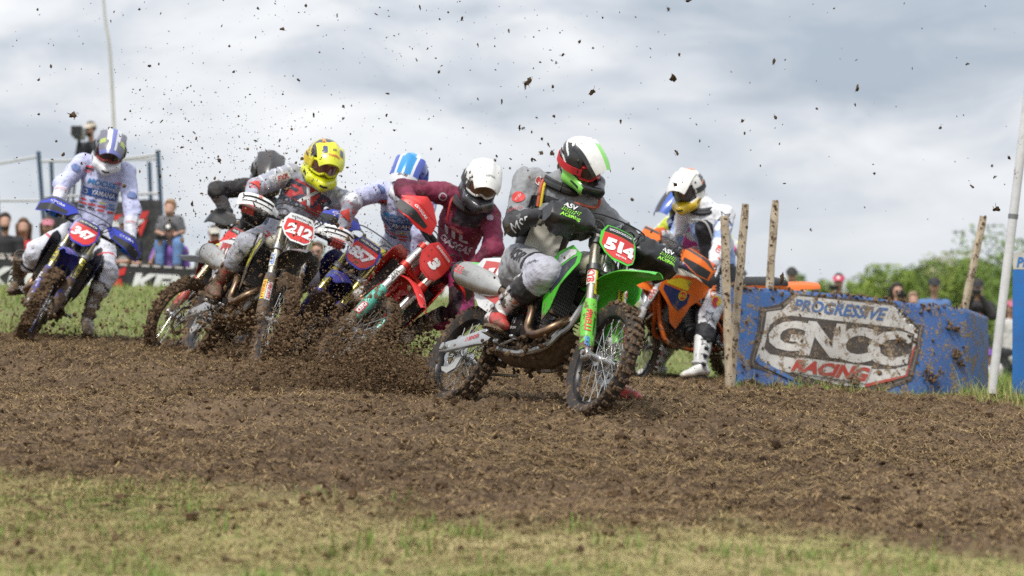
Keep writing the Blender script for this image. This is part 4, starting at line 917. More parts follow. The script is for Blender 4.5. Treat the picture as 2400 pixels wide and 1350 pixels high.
def boot(parent, an, kn, ft, fu, sc, md, left):
    sk = nrm(kn-an); x = nrm(ft); z = nrm(np.asarray(fu, float)-np.dot(fu, x)*x); y = np.cross(z, x)
    B = np.stack([x, y, z], 1); s = B.T@sk; s = nrm(vec(np.clip(s[0], -.45, .45), np.clip(s[1], -.3, .3), max(s[2], .6)))
    top = s*.31
    def fn(P):
        d = cone(P, vec(-.005, 0, -.005), s*.15, .052, .056, vec(0, 1, 0), .9)
        d = smin(d, cone(P, s*.15, top, .058, .070), .03)
        d = smin(d, cone(P, vec(-.045, 0, -.045), vec(.06, 0, -.04), .046, .043, vec(0, 0, 1), .85), .04)
        d = smin(d, cone(P, vec(.06, 0, -.045), vec(.155, 0, -.062), .044, .034, vec(0, 0, 1), .85), .03)
        d = smin(d, cone(P, vec(.10, 0, -.066), vec(.17, 0, -.072), .048, .036, vec(0, 0, 1), .6), .015)
        pl = cone(P, s*.06+vec(.05, 0, 0), s*.27+vec(.062, 0, 0), .024, .034, vec(0, 1, 0), 1.5); d = smin(d, pl, .012)
        cut = P@s-.318; d = np.maximum(d, cut)
        ax_ = P-np.outer(P@s, s); hole = np.maximum(np.linalg.norm(ax_, axis=1)-.056, .26-P@s); d = np.maximum(d, -hole)
        return np.maximum(d, -.094-P[:, 2])
    pts = np.array([vec(-.12, -.09, -.1), vec(.23, .09, .0), top+.1, top-.1]); lo, hi = pts.min(0), pts.max(0)
    V, Q = snets(fn, lo, hi, .0075)
    n = vnormals(V, Q); C = V[Q].mean(1); h = C@s
    fm = np.zeros(len(C), int)
    off = (C-np.outer(h, s))
    fm[(h > .05) & (off[:, 0] < .0)] = 1                       # calf leather
    fm[(C[:, 2] < .0) & (C[:, 0] > .02)] = 2                    # instep
    fm[(C[:, 2] < -.055) & (C[:, 0] > .08)] = 3                 # toe cap
    fm[(h > .30)] = 4
    V = V+n*(.003*fbm(V*30, 2))[:, None]
    W = lambda q: np.asarray(q)@B.T+an
    cs = sc
    o = garment('boot', parent, W(V), Q, [mat(c, .4, mud=md, coat=.15, name='boot_plastic', fine=1.3) for c in (cs['shin'], cs['calf'], cs['instep'], cs['toe'], cs.get('top', (.03, .03, .03)))], fm, 50)
    b = MB(); ol = []
    for t in np.linspace(0, 2*PI, 26, endpoint=False):
        xx = .055+.125*math.cos(t); yy = (.047-.008*math.cos(t)-.006*(math.cos(t+PI)*.5))*math.sin(t); ol.append((xx, yy))
    M_ = B; b.prism(ol, np.stack([x, y, z], 1), W((0, 0, -.094)), .02)
    for k in range(7): b.box(W((-.05+.035*k, 0, -.107)), (.014, .07-.002*k, .01), B, 0, 0)
    b.build('boot_sole', mat(cs.get('sole', (.05, .045, .04)), .8, mud=min(1, md+.35), name='sole_rubber'), o)
    out = 1 if left else -1
    for k, hh in enumerate((.02, .10, .17, .245)):
        b = MB(); G = []
        for t in np.linspace(-1.9, 1.9, 15):
            r = (.062 if hh < .2 else .071) if hh > .05 else .058
            p = s*hh+vec(math.cos(t)*(r+.014*max(0, math.cos(t))), math.sin(t)*r*(.98), 0); p = p-s*np.dot(p-s*hh, s)+(vec(.012, 0, 0) if hh < .05 else 0)
            G.append([W(p+s*d) for d in (-.011, .011)])
        b.sheet(np.array(G), .005, 0)
        p = s*hh+vec(.018, out*(.064 if hh < .2 else .073), 0); b.box(W(p), (.04, .012, .03), B@frame(s, (1, 0, 0)), 1, .2)
        b.build('boot_strap', [mat(cs.get('strap', (.05, .05, .05)), .5, mud=md, name='strap_plastic'), mat(cs.get('buckle', (.4, .4, .4)), .35, .4, mud=md, name='buckle')], o, ang=60)
    if cs.get('mark'):
        bv = bvh_of(W(V), Q); b = MB(); kind, dat, size, wd, c = cs['mark']
        vf = text2d(dat, .03, .1, .25) if kind == 't' else poly2d(dat, .3)
        nz = nrm(B@vec(.55, out*.85, 0)); ux = nrm(np.cross(B@s, nz))
        decal(b, bv, vf, W(s*.2), ux, B@s, size, 0, .004, wd, .2)
        if b.n: b.build('boot_print', mat(c, .5, mud=md, name='print'), o, ang=180)
    return o
def rider(J, sc, label, group='motocross riders racing round the turn'):
    J = {k: np.array(v, float) for k, v in J.items()}; md = sc.get('mud', .25)
    V, Q = body_core(J); me = new_mesh('person', V, Q, None, [SKIN], 180)
    root = link('person', me, None, label, None, 'person', group)
    hip, nk = J['hip'], J['neck']; lat = nrm(J['shL']-J['shR']); sp = nrm(nk-hip); fw = np.cross(lat, sp); sc_ = sc.get('seed', 0)
    mid = (hip+nk)/2-fw*.035
    # jersey
    seg = [('t', hip+sp*.0, mid, .138, .142, .78), ('t', mid, nk-sp*.13, .145, .158, .74), ('t', nk-sp*.14, nk-sp*.05, .15, .10, .8), ('t', J['shR']+lat*.04, J['shL']-lat*.04, .078, .078, 1), ('t', nk-sp*.06, nk+sp*.03, .082, .07, 1)]
    for s in 'RL':
        w = J['wr'+s]; e = J['el'+s]
        seg += [('u'+s, J['sh'+s], e, .072, .056, 1), ('f'+s, e, w, .056, .040, 1)]
    Pq = np.concatenate([[a, b] for _, a, b, *_ in seg]); lo, hi = Pq.min(0)-.19, Pq.max(0)+.19
    def fn(X):
        d = None
        for _, a, b, ra, rb, ff in seg:
            e = cone(X, a, b, ra, rb, fw if ff != 1 else None, ff); d = e if d is None else smin(d, e, .035)
        d = np.maximum(d, -(X-hip)@sp-.03)
        for s in 'RL':
            fa = nrm(J['wr'+s]-J['el'+s]); 
        return d
    V, Q = snets(fn, lo, hi, sc.get('res', .0115))
    V = wrinkle(V, Q, sc.get('wr', .019), 10, sc_, sp); V = wrinkle(V, Q, .011, 19, sc_+5)
    n = vnormals(V, Q); C = V[Q].mean(1)
    du = {k: cone(C, a, b, ra, rb) for (k, a, b, ra, rb, ff) in seg if k != 't'}; dt = np.min([cone(C, a, b, ra, rb, fw if ff != 1 else None, ff) for (k, a, b, ra, rb, ff) in seg if k == 't'], 0)
    ks = list(du); dm = np.stack([dt]+[du[k] for k in ks], 1); part = dm.argmin(1)
    arm = part > 0; fore = np.isin(part, [1+i for i, k in enumerate(ks) if k[0] == 'f'])
    tl = np.zeros(len(C))
    for i, k in enumerate(ks):
        a, b = ([J['sh'+k[1]], J['el'+k[1]]] if k[0] == 'u' else [J['el'+k[1]], J['wr'+k[1]]]); tl = np.where(part == i+1, np.clip((C-a)@(b-a)/((b-a)@(b-a)), 0, 1), tl)
    D = dict(C=C, arm=arm, fore=fore, t=tl, u=(C-hip)@lat, v=(C-hip)@sp/np.linalg.norm(nk-hip), w=(C-hip)@fw, N=fbm(C*9, 3), left=(part > 0) & (((C-nk)@lat) > 0))
    jm = [mat(c, .75, mud=md, fold=.35, name='jersey_fabric', c2=tuple(.93*q for q in c)) for c in sc['jc']]
    jo = garment('jersey', root, V, Q, jm, sc['jf'](D))
    bv = bvh_of(V, Q); b = MB(); ms = []
    for (kind, dat, where, ox, oy, size, width, c, rot) in sc.get('jprint', []):
        ms.append(mat(c, .6, mud=md*.9, name='print')); vf = text2d(dat, sc.get('jb', .03), sc.get('jsh', .15), .12) if kind == 't' else poly2d(dat, .02 if size == 1 else .25)
        if where == 'chest': ux, uy, o = lat, sp, hip+sp*np.linalg.norm(nk-hip)*oy+lat*ox+fw*.1
        elif where == 'back': ux, uy, o = -lat, sp, hip+sp*np.linalg.norm(nk-hip)*oy-lat*ox-fw*.1
        else:
            k = where[1]; a, e = (J['sh'+k], J['el'+k]) if where[0] == 'u' else (J['el'+k], J['wr'+k])
            al = nrm(e-a); view = nrm(vec(0, 0, CZ)-(a+e)/2); nz = nrm(view-np.dot(view, al)*al); nz = nrm(nz+ox*np.cross(al, nz)); o = a+(e-a)*oy; ux = al if al[0] > 0 else -al; uy = np.cross(nz, ux)
        if rot: ca, sa = math.cos(rot), math.sin(rot); ux, uy = ux*ca+uy*sa, uy*ca-ux*sa
        b = MB(); decal(b, bv, vf, o, ux, uy, size, 0, .0035+.0008*min(len(ms), 10)+.0002*max(0, len(ms)-10), width, .3 if where in ('chest', 'back') else .10)
        if b.n: b.build('lettering' if kind == 't' else 'logo_patch', ms[-1], jo, ang=180)
    # trousers
    seg = [('t', hip-lat*.05-sp*.05, hip+lat*.05-sp*.05, .122, .122), ('t', hip-sp*.02, hip+sp*.01, .128, .12)]
    for s in 'RL':
        k, a = J['kn'+s], J['an'+s]; kp = k+nrm(k-(J['hp'+s]+a)/2)*.012
        seg += [('h'+s, J['hp'+s], kp, .094, .08), ('s'+s, kp, a+(k-a)*.60, .082, .072)]
    Pq = np.concatenate([[a, b] for _, a, b, *_ in seg]); lo, hi = Pq.min(0)-.17, Pq.max(0)+.17
    def fn2(X):
        d = None
        for _, a, b, ra, rb in seg:
            e = cone(X, a, b, ra, rb); d = e if d is None else smin(d, e, .035)
        return d
    V, Q = snets(fn2, lo, hi, sc.get('res', .0115))
    V = wrinkle(V, Q, .017, 10, sc_+3); V = wrinkle(V, Q, .009, 19, sc_+8); C = V[Q].mean(1)
    ks = [q[0] for q in seg]; part = np.stack([cone(C, a, b, ra, rb) for (_, a, b, ra, rb) in seg], 1).argmin(1)
    kd = np.min([np.linalg.norm(C-J['kn'+s], axis=1) for s in 'RL'], 0)
    inner = np.abs((C-hip)@lat)
    def legfront():
        o = np.zeros(len(C))
        for i, k in enumerate(ks):
            if k[0] in 'hs':
                s = k[1]; a, b_ = (J['hp'+s], J['kn'+s]) if k[0] == 'h' else (J['kn'+s], J['an'+s]); t = nrm(b_-a)
                kn_out = nrm(J['kn'+s]-(J['hp'+s]+J['an'+s])/2); r = C-a; r = r-np.outer(r@t, t); o = np.where(part == i, r@kn_out, o)
        return o
    def legside():
        o = np.zeros(len(C))
        for i, k in enumerate(ks):
            if k[0] in 'hs':
                s = k[1]; a, b_ = (J['hp'+s], J['kn'+s]) if k[0] == 'h' else (J['kn'+s], J['an'+s])
                o = np.where(part == i, (C-a)@lat*(1 if s == 'L' else -1)-((b_-a)@lat*(1 if s == 'L' else -1))*np.clip((C-a)@(b_-a)/((b_-a)@(b_-a)), 0, 1), o)
        return o
    D = dict(C=C, part=np.array([k[0] for k in ks])[part], front=legfront(), side=legside(), kd=kd, N=fbm(C*9+4, 3), shin=np.isin(part, [i for i, k in enumerate(ks) if k[0] == 's']))
    pm = [mat(c, .7, mud=sc.get('pmud', md), fold=.35, name='trouser_fabric', c2=tuple(.93*q for q in c)) for c in sc['pc']]
    po = garment('trousers', root, V, Q, pm, sc['pf'](D))
    bv = bvh_of(V, Q); b = MB(); ms = []
    for (kind, dat, where, ox, oy, size, width, c, rot) in sc.get('pprint2', []):
        ms.append(mat(c, .6, mud=md, name='print')); vf = text2d(dat, .02, .15, .12) if kind == 't' else poly2d(dat, .02 if size == 1 else .25)
        k = where[1]; a, e = (J['hp'+k], J['kn'+k]) if where[0] == 'h' else (J['kn'+k], J['an'+k])
        al = nrm(e-a); view = nrm(vec(0, 0, CZ)-(a+e)/2); nz = nrm(view-np.dot(view, al)*al); nz = nrm(nz+ox*np.cross(al, nz)); o = a+(e-a)*oy; ux = al if al[0] > 0 else -al; uy = np.cross(nz, ux)
        if rot: ca, sa = math.cos(rot), math.sin(rot); ux, uy = ux*ca+uy*sa, uy*ca-ux*sa
        b = MB(); decal(b, bv, vf, o, ux, uy, size, 0, .0035+.0008*min(len(ms), 10)+.0002*max(0, len(ms)-10), width, .14)
        if b.n: b.build('lettering' if kind == 't' else 'logo_patch', ms[-1], po, ang=180)
    for s in 'RL':
        boot(root, J['an'+s], J['kn'+s], J['ft'+s], J['fu'+s], sc['boot'], sc.get('bmud', .5), s == 'L')
        glove(root, J['gr'+s], J['bar'], J['wr'+s], 1 if s == 'L' else -1, sc.get('gc', (.05, .05, .05)), md, sc.get('gc2'))
    helmet(root, J, sc)
    # collar brace and extras
    if sc.get('brace'):
        b = MB()
        for dz, r, rr in ((.0, .112, .021), (.022, .098, .018)):
            a = np.linspace(0, 2*PI, 25); P = [nk+sp*(.01+dz-.02*math.cos(t))+lat*r*1.05*math.sin(t)+fw*(r*math.cos(t)+.015) for t in a]
            b.tube(P, rr, 8, 0, False)
        b.build('neck_brace', mat(sc['brace'], .5, mud=md, name='brace_foam'), root)
    if sc.get('vest'):
        vc, pc, vk = (*sc['vest'], 1)[:3]; bvj = bvh_of(*[np.asarray(q) for q in (jo_data(jo))])
        b = MB(); W_, H_ = .15, .17
        ol = [(-.165, -.20), (-.15, -.02), (-.155, .10), (-.06, .13), (.06, .13), (.155, .10), (.15, -.02), (.165, -.20), (.1, -.25), (-.1, -.25)]
        L = np.linalg.norm(nk-hip); decal(b, bvj, poly2d([(x*vk, y*(1.15 if vk < 1 else 1)) for x, y in ol], .02), hip+sp*L*.60+fw*.1, lat, sp, 1, 0, .012, None, .35)
        if pc: decal(b, bvj, poly2d([(-.095, -.19), (-.088, .06), (.105, .06), (.11, -.19)], .02), hip+sp*L*.50+fw*.1, lat, sp, 1, 1, .019, None, .35)
        b.build('chest_protector', [mat(vc, .45, mud=md*.8, name='protector_shell'), mat(pc or vc, .55, mud=.12, name='number_cloth')], root, ang=180)
    if sc.get('bag'):
        b = MB(); rings = []
        for t in np.linspace(0, 1, 7):
            k = math.sin(PI*(.12+.76*t)); c = hip-fw*(.10+.11*t)-sp*(.02)+vec(0, 0, -.0)
            a = np.linspace(0, 2*PI, 14, endpoint=False); rings.append(np.array([c+lat*.15*k*math.cos(q)+sp*.075*k*math.sin(q) for q in a]))
        b.loft(rings); b.build('waist_pack', mat(sc['bag'], .7, mud=md*.6, bump=.5, bs=30, name='pack_fabric'), root, ang=180)
    if sc.get('hose'):
        for cc, off in sc['hose']:
            b = MB(); f = nrm(J['face']); u_ = np.cross(f, nrm(np.cross(J['up'], f)))
            if off > 0: P = [J['head']+f*.17-u_*.09, J['head']+f*.15-u_*.2+lat*.02, nk+fw*.16-sp*.08+lat*.05, nk+fw*.15-sp*.24+lat*.08]
            else: P = [nk+sp*.03-lat*.10+fw*.04, nk-sp*.02-lat*.115+fw*.11, nk-sp*.09-lat*.11+fw*.145, nk-sp*.15-lat*.10+fw*.155]
            b.tube(smooth_path(P, 6)+lat*(.018 if cc[1] > .3 else 0), .009, 8); b.build('drink_hose', mat(cc, .45, mud=md*.5, name='hose_rubber'), root)
    return root
def jo_data(o):
    me = o.data; V = np.empty(len(me.vertices)*3, np.float32); me.vertices.foreach_get('co', V); Q = np.empty(len(me.loops), np.int32); me.loops.foreach_get('vertex_index', Q)
    return V.reshape(-1, 3), Q.reshape(-1, 4)
# ------------------------------------------------------------------ trees far behind
def tree(x, y, Yd, hgt, wid, label, tint, n=5500):
    base = px(x, y, Yd); base[2] = gbase([base[0]], [base[1]])[0]-.2
    top = CZ-(y-675)/FPX*Yd; H = top-base[2]
    root = link('deciduous_tree', None, None, label, None, 'tree', 'trees beyond the field'); root.location = base
    b = MB(); b.tube(smooth_path([(0, 0, 0), (.1, 0, H*.3), (-.1, .1, H*.6), (0, 0, H*.9)], 4), np.linspace(.28, .05, 13), 8)
    for k in range(7):
        a = random.uniform(0, 6.3); z = H*random.uniform(.2, .6); d = vec(math.cos(a), math.sin(a), .7)*wid*random.uniform(.3, .45); b.tube(smooth_path([(0, 0, z), d*.5+vec(0, 0, z+.2), d+vec(0, 0, z)], 3), np.linspace(.1, .03, 7), 6)
    b.build('trunk', mat((.12, .09, .065), .9, bump=.5, bs=8, name='bark'), root)
    cl = []
    for k in range(26):
        v = RNG.normal(size=3); v /= np.linalg.norm(v); r = RNG.uniform(.45, .95); cl.append((v*vec(wid*.62, wid*.5, H*.44)*r+vec(0, 0, H*.55), RNG.uniform(.16, .32)*wid))
    i = RNG.integers(0, len(cl), n); c = np.array([q[0] for q in cl])[i]; R_ = np.array([q[1] for q in cl])[i]
    d = RNG.normal(size=(n, 3)); d /= np.linalg.norm(d, axis=1)[:, None]; P = c+d*(R_*RNG.uniform(.5, 1.05, n))[:, None]; P[:, 2] = np.clip(P[:, 2], H*.06, H)
    u = RNG.normal(size=(n, 3)); u /= np.linalg.norm(u, axis=1)[:, None]; w_ = np.cross(u, RNG.normal(size=(n, 3))); w_ /= np.linalg.norm(w_, axis=1)[:, None]; s = RNG.uniform(.06, .15, n)[:, None]
    V = np.stack([P-u*s, P+w_*s*.6, P+u*s, P-w_*s*.6], 1).reshape(-1, 3); Q = np.arange(4*n).reshape(-1, 4)
    me = new_mesh('crown', V, Q, None, [M_LEAF[tint]], 180); a = me.attributes.new('tint', 'FLOAT', 'POINT'); a.data.foreach_set('value', np.repeat(np.clip(RNG.normal(.5, .25, n), 0, 1), 4).astype(np.float32)); link('crown', me, root)
M_LEAF = [tinted('leaf_fresh', [(0, (.13, .19, .04)), (1, (.27, .35, .07))]), tinted('leaf_deep', [(0, (.09, .145, .035)), (1, (.19, .27, .06))]), tinted('leaf_brown', [(0, (.2, .2, .08)), (1, (.32, .34, .12))])]
for i, (x, y, w_, Yd, ti, lb) in enumerate(((1800, 655, 3.2, 130, 0, 'pale green tree low on the horizon, nearest the tilted wooden stake'), (1890, 640, 2.6, 138, 1, 'thin tree behind the man in the dark cap'), (1940, 655, 2.6, 132, 0, 'round fresh green tree behind the pointed orange fender'), (2010, 660, 3.4, 128, 0, 'low bushy tree behind the person in the red cap'), (2075, 622, 3.8, 126, 0, 'bright green tree at the start of the taller wood'), (2130, 612, 3.6, 130, 1, 'darker green tree behind the woman with sunglasses'), (2185, 606, 4.0, 134, 2, 'brownish green tree above the man in the blue shirt'), (2235, 592, 4.2, 140, 2, 'tallest thin brownish tree of the wood'), (2285, 610, 4.0, 128, 0, 'yellow green tree behind the farthest wooden stake'), (2340, 612, 4.2, 124, 1, 'green tree directly behind the white pole'), (2395, 606, 4.5, 118, 1, 'dense green tree behind the blue upright sign'), (2420, 530, 6.0, 112, 1, 'tall dark tree at the edge behind the white pole top'), (770, 568, 3.6, 120, 0, 'small green tree seen between the two blue and white riders'), (880, 610, 3.4, 128, 0, 'green tree hidden behind the blue bike'), (1165, 625, 3.2, 125, 0, 'green bush behind the maroon rider'))):
    tree(x, y, Yd, 5, w_, lb, ti)
# ------------------------------------------------------------------ spectators
def standing(h, Y=None, face=(0, -1, -.1), arms='down', tall=1.74, yaw=0, sit=False):
    """joints of a standing figure from the place of its head"""
    hd = np.asarray(h, float); k = tall/1.74; f = nrm(vec(math.sin(yaw), -math.cos(yaw), 0)); l = np.cross(vec(0, 0, 1), f); J = {}
    at_ = lambda a, b, c: hd+(f*a+l*b+vec(0, 0, c))*k
    J['head'] = hd; J['neck'] = at_(-.03, 0, -.23); J['hip'] = at_(-.03, 0, -.76) if not sit else at_(-.08, 0, -.72); J['face'] = nrm(f*abs(face[1])+l*face[0]+vec(0, 0, face[2])); J['up'] = vec(0, 0, 1); J['bar'] = l
    for s, g in (('R', -1), ('L', 1)):
        J['sh'+s] = at_(-.03, .185*g, -.27); J['hp'+s] = J['hip']+l*.09*g*k
        if sit: J['kn'+s] = at_(.30, .2*g, -.66); J['an'+s] = at_(.25, .05*g, -.80)
        else: J['kn'+s] = at_(-.0, .10*g, -1.17); J['an'+s] = at_(-.05, .12*g, -1.58)
        J['ft'+s] = nrm(f+l*.25*g); J['fu'+s] = vec(0, 0, 1)
        if arms == 'cross': J['el'+s] = at_(.04, .235*g, -.55); J['wr'+s] = at_(.17, -.06*g, -.52); J['gr'+s] = at_(.18, -.13*g, -.51)
        elif arms == 'phone': J['el'+s] = at_(.12, .22*g, -.42); J['wr'+s] = at_(.22, .07*g, -.13); J['gr'+s] = at_(.24, .035*g, -.05)
        elif arms == 'one' and g < 0: J['el'+s] = at_(.1, .25*g, -.45); J['wr'+s] = at_(.2, .1*g, -.18); J['gr'+s] = at_(.22, .06*g, -.08)
        elif arms == 'fwd': J['el'+s] = at_(.02, .24*g, -.54); J['wr'+s] = at_(.25, .12*g, -.52); J['gr'+s] = at_(.32, .1*g, -.5)
        else: J['el'+s] = at_(-.05, .24*g, -.56); J['wr'+s] = at_(.03, .26*g, -.80); J['gr'+s] = at_(.05, .26*g, -.88)
    return J
def spectator(J, label, shirt, trousers=(.05, .06, .09), hair=(.03, .02, .015), cap=None, longhair=False, sleeves='short', prnt=None, skin=(.5, .28, .2), group='spectators watching the race', h=.02, shades=False, hold=None, beard=None):
    V, Q = body_core(J, h=h); me = new_mesh('person', V, Q, None, [mat(skin, .55, name='skin')], 180); root = link('person', me, None, label, None, 'person', group)
    hip, nk, hd = J['hip'], J['neck'], J['head']; lat = nrm(J['shL']-J['shR']); sp = nrm(nk-hip); fw = np.cross(lat, sp)
    f = nrm(J['face']); l_ = nrm(np.cross(J['up'], f)); u = np.cross(f, l_)
    seg = [(hip-sp*.06, (hip+nk)/2, .15, .14, .8), ((hip+nk)/2, nk-sp*.10, .145, .155, .75), (J['shR'], J['shL'], .072, .072, 1)]
    for s in 'RL':
        e = J['el'+s] if sleeves != 'none' else J['sh'+s]; a = J['sh'+s]
        if sleeves != 'none': seg.append((a, a+(e-a)*(1 if sleeves == 'long' else .72), .07, .058, 1))
        if sleeves == 'long': seg.append((e, J['wr'+s], .055, .042, 1))
    def mk(seg, nm, c, cut=None):
        Pq = np.concatenate([[q[0], q[1]] for q in seg]); lo, hi = Pq.min(0)-.18, Pq.max(0)+.18
        def fn(X):
            d = None
            for a, b, ra, rb, ff in seg:
                e = cone(X, a, b, ra, rb, fw if ff != 1 else None, ff); d = e if d is None else smin(d, e, .03)
            return d if cut is None else np.maximum(d, cut(X))
        V, Q = snets(fn, lo, hi, h); V = wrinkle(V, Q, .012, 8, random.random()*30); return link(nm, new_mesh(nm, V, Q, None, [mat(c, .8, name='cloth')], 180), root), V, Q
    so_, Vs, Qs = mk(seg, 'shirt', shirt)
    mk([(hip-lat*.05, hip+lat*.05, .12, .12, 1)]+[q for s in 'RL' for q in ((J['hp'+s], J['kn'+s], .095, .07, 1), (J['kn'+s], J['an'+s], .07, .06, 1))], 'trousers', trousers)
    if prnt:
        b = MB(); bv = bvh_of(Vs, Qs); ms = []
        for (sh, c, oy, wd) in prnt:
            ms.append(mat(c, .7, name='print')); decal(b, bv, text2d(sh, .03, 0, .3) if isinstance(sh, str) else poly2d(sh, .05), nk-sp*oy+fw*.1, lat, sp, .06 if isinstance(sh, str) else 1, len(ms)-1, .006, wd if isinstance(sh, str) else None, .3)
        if b.n: b.build('shirt_print', ms, so_, ang=180)
    def hfn(X):
        q = X-hd; a = np.stack([q@f, q@l_, q@u], 1); d = (np.linalg.norm((a-vec(-.015, 0, .055))/vec(.108, .086, .10), axis=1)-1)*.1
        if longhair: d = smin(d, np.minimum(cone(a, vec(-.06, .07, .02), vec(-.05, .08, -.2), .055, .03), np.minimum(cone(a, vec(-.06, -.07, .02), vec(-.05, -.08, -.2), .055, .03), cone(a, vec(-.08, 0, .0), vec(-.08, 0, -.22), .07, .05))), .03)
        return np.maximum(d, np.minimum(a[:, 0]-.035+.9*np.maximum(0, .05-a[:, 2])*(0 if longhair else 1)-.6*np.maximum(0, a[:, 2]-.07), .2)) if True else d
    V, Q = snets(hfn, hd-.34, hd+.2, .012); link('hair', new_mesh('hair', V, Q, None, [mat(hair, .7, bump=.4, bs=60, name='hair')], 180), root)
    if beard:
        b = MB(); b.lathe([(.001, -.03), (.05, -.02), (.062, .01), (.06, .03)], hd-u*.075+f*.045, u, 12); b.build('beard', mat(hair, .8, name='hair'), root)
    b = MB()
    for g in (-1, 1): b.lathe([(.001, 0), (.009, .002), (.012, .0)], hd+f*.078+l_*.03*g+u*.012, f, 10)
    b.tube([hd+f*.093-l_*.022-u*.055, hd+f*.097-u*.054, hd+f*.093+l_*.022-u*.055], .005, 6); b.build('face_features', mat((.12, .05, .04), .6, name='lips_and_eyes'), root)
    if cap:
        b = MB(); rg = []
        for t in np.linspace(0, 1, 7):
            r = math.cos(t*PI/2)*.98+.02; a = np.linspace(0, 2*PI, 20, endpoint=False); rg.append([hd+u*(.055+.085*math.sin(t*PI/2))+f*(-.012+.112*r*math.cos(q))+l_*(.098*r*math.sin(q)) for q in a])
        b.loft(rg, 0); G = [[hd+u*(.055+.012*math.cos(v*1.4)-.02*t)+f*(.085*math.cos(v*1.1)+.085*t)+l_*(.085*math.sin(v*1.1)) for v in np.linspace(-1, 1, 9)] for t in np.linspace(0, 1, 5)]; b.sheet(np.array(G), .005, 0)
        if len(cap) > 3: b.lathe([(.001, .003), (.03, 0)], hd+f*.098+u*.09, nrm(f+u*.4), 12, 1)
        b.build('cap', [mat(cap[:3], .7, name='cap_cloth'), mat((.8, .78, .72), .7, name='cap_badge')], root)
    if shades:
        b = MB()
        for g in (-1, 1): b.lathe([(.001, .006), (.026, .0)], hd+f*.1+l_*.034*g+u*.012, nrm(f+l_*.25*g), 12)
        b.tube([hd+f*.1-l_*.01+u*.02, hd+f*.1+l_*.01+u*.02], .004, 6); b.build('sunglasses', mat((.015, .015, .016), .1, name='dark_lens'), root)
    if not np.allclose(J['anR'][2], 99):
        for s in 'RL':
            b = MB(); a = J['an'+s]; t = nrm(J['ft'+s]); b.tube([a-t*.05-vec(0, 0, .045), a+t*.03-vec(0, 0, .035), a+t*.12-vec(0, 0, .055), a+t*.17-vec(0, 0, .065)], [.04, .05, .042, .02], 10); b.build('shoe', mat((.06, .055, .05), .6, name='shoe_leather'), root)
    if hold:
        b = MB(); c = (J['grR']+J['grL'])/2+f*.03 if hold != 'one' else J['grR']+f*.03
        R_ = np.stack([f, l_, u], 1); b.box(c, (.02, .15, .075) if hold != 'camera' else (.07, .13, .09), R_, 0, .2)
        if hold == 'camera': b.lathe([(.001, .12), (.036, .12), (.036, .03)], c, f, 16)
        o = b.build('phone' if hold != 'camera' else 'stills_camera', mat((.015, .015, .016), .3, name='black_body'), None); o['label'] = ('phone of ' if hold != 'camera' else 'camera of ')+label.split(',')[0]; o['category'] = 'phone' if hold != 'camera' else 'camera'; o['group'] = 'phones and cameras in spectators\u2019 hands'
    return root
BLK = (.02, .02, .022)
spectator(standing(px(12, 522, 36), arms='cross', yaw=.2), 'bearded man in a black shirt with arms crossed', BLK, prnt=[('FLY', (.6, .58, .52), .24, .2)], beard=True)
spectator(standing(px(55, 534, 36.3), arms='cross', yaw=.1, tall=1.66), 'woman with long brown hair in a red shirt', (.5, .04, .045), hair=(.13, .07, .04), longhair=True, prnt=[(ell(.07, .04), (.75, .4, .4), .24, 0)])
spectator(standing(px(112, 532, 37.5), yaw=.2, tall=1.66), 'person in a pink cap behind the blue rider\u2019s arm', (.04, .04, .05), cap=(.55, .2, .25), hair=(.08, .05, .03), longhair=True)
spectator(standing(px(292, 528, 36), arms='cross', yaw=-.15), 'man in a grey cap and black shirt with arms crossed', BLK, cap=(.13, .14, .16), prnt=[(ell(.07, .05), (.3, .3, .28), .26, 0)])
J5 = standing(px(398, 544, 35.6), arms='one', yaw=-.1); spectator(J5, 'man in a purple shirt carrying a child, phone to his face', (.22, .11, .42), trousers=(.1, .08, .06), cap=(*BLK, 1), hold='one')
J6 = standing(px(399, 491, 35.8), tall=1.02, yaw=-.2)
for s, g in (('R', -1), ('L', 1)):
    nk5 = J5['neck']; J6['hip'] = nk5+vec(0, .13, .12); J6['hp'+s] = J6['hip']+vec(g*.06, 0, 0); J6['kn'+s] = nk5+vec(g*.13, -.16, .06); J6['an'+s] = nk5+vec(g*.12, -.2, -.22); J6['el'+s] = J6['sh'+s]+vec(g*.08, -.04, -.16); J6['wr'+s] = nk5+vec(g*.09, -.12, .20); J6['gr'+s] = nk5+vec(g*.07, -.14, .18)
spectator(J6, 'small fair haired child in a grey shirt riding on shoulders', (.13, .13, .14), trousers=(.12, .22, .42), hair=(.3, .17, .08), h=.016, prnt=[(ell(.04, .03), (.1, .4, .5), .12, 0)])
spectator(standing(px(502, 552, 36), yaw=.3), 'person in a pale cap and glasses between two bikes', (.2, .22, .2), cap=(.55, .52, .45), shades=True)
spectator(standing(px(744, 590, 36), yaw=-.2), 'man in a dark shirt seen beside the white hand guard', (.03, .04, .06), hair=(.1, .06, .03), shades=True)
spectator(standing(px(790, 578, 36.5), yaw=.1), 'bald man in a white shirt behind the blue bike', (.6, .6, .6), hair=(.35, .2, .14))
spectator(standing(px(725, 610, 35.6), yaw=.1, tall=1.6), 'woman in navy bending behind the white hand guard', (.04, .06, .1), hair=(.12, .07, .04), longhair=True)
spectator(standing(px(1168, 612, 36), yaw=.3), 'brown haired person half hidden behind the maroon rider', (.25, .18, .12), hair=(.1, .06, .035), longhair=True)
spectator(standing(px(1735, 652, 40), yaw=-.9), 'man in a dark cap facing sideways between the stakes', (.05, .05, .05), cap=(.035, .04, .03))
spectator(standing(px(1856, 648, 40)), 'man in a dark cap behind the orange fender', (.42, .27, .2), cap=(.025, .025, .022), sleeves='none')
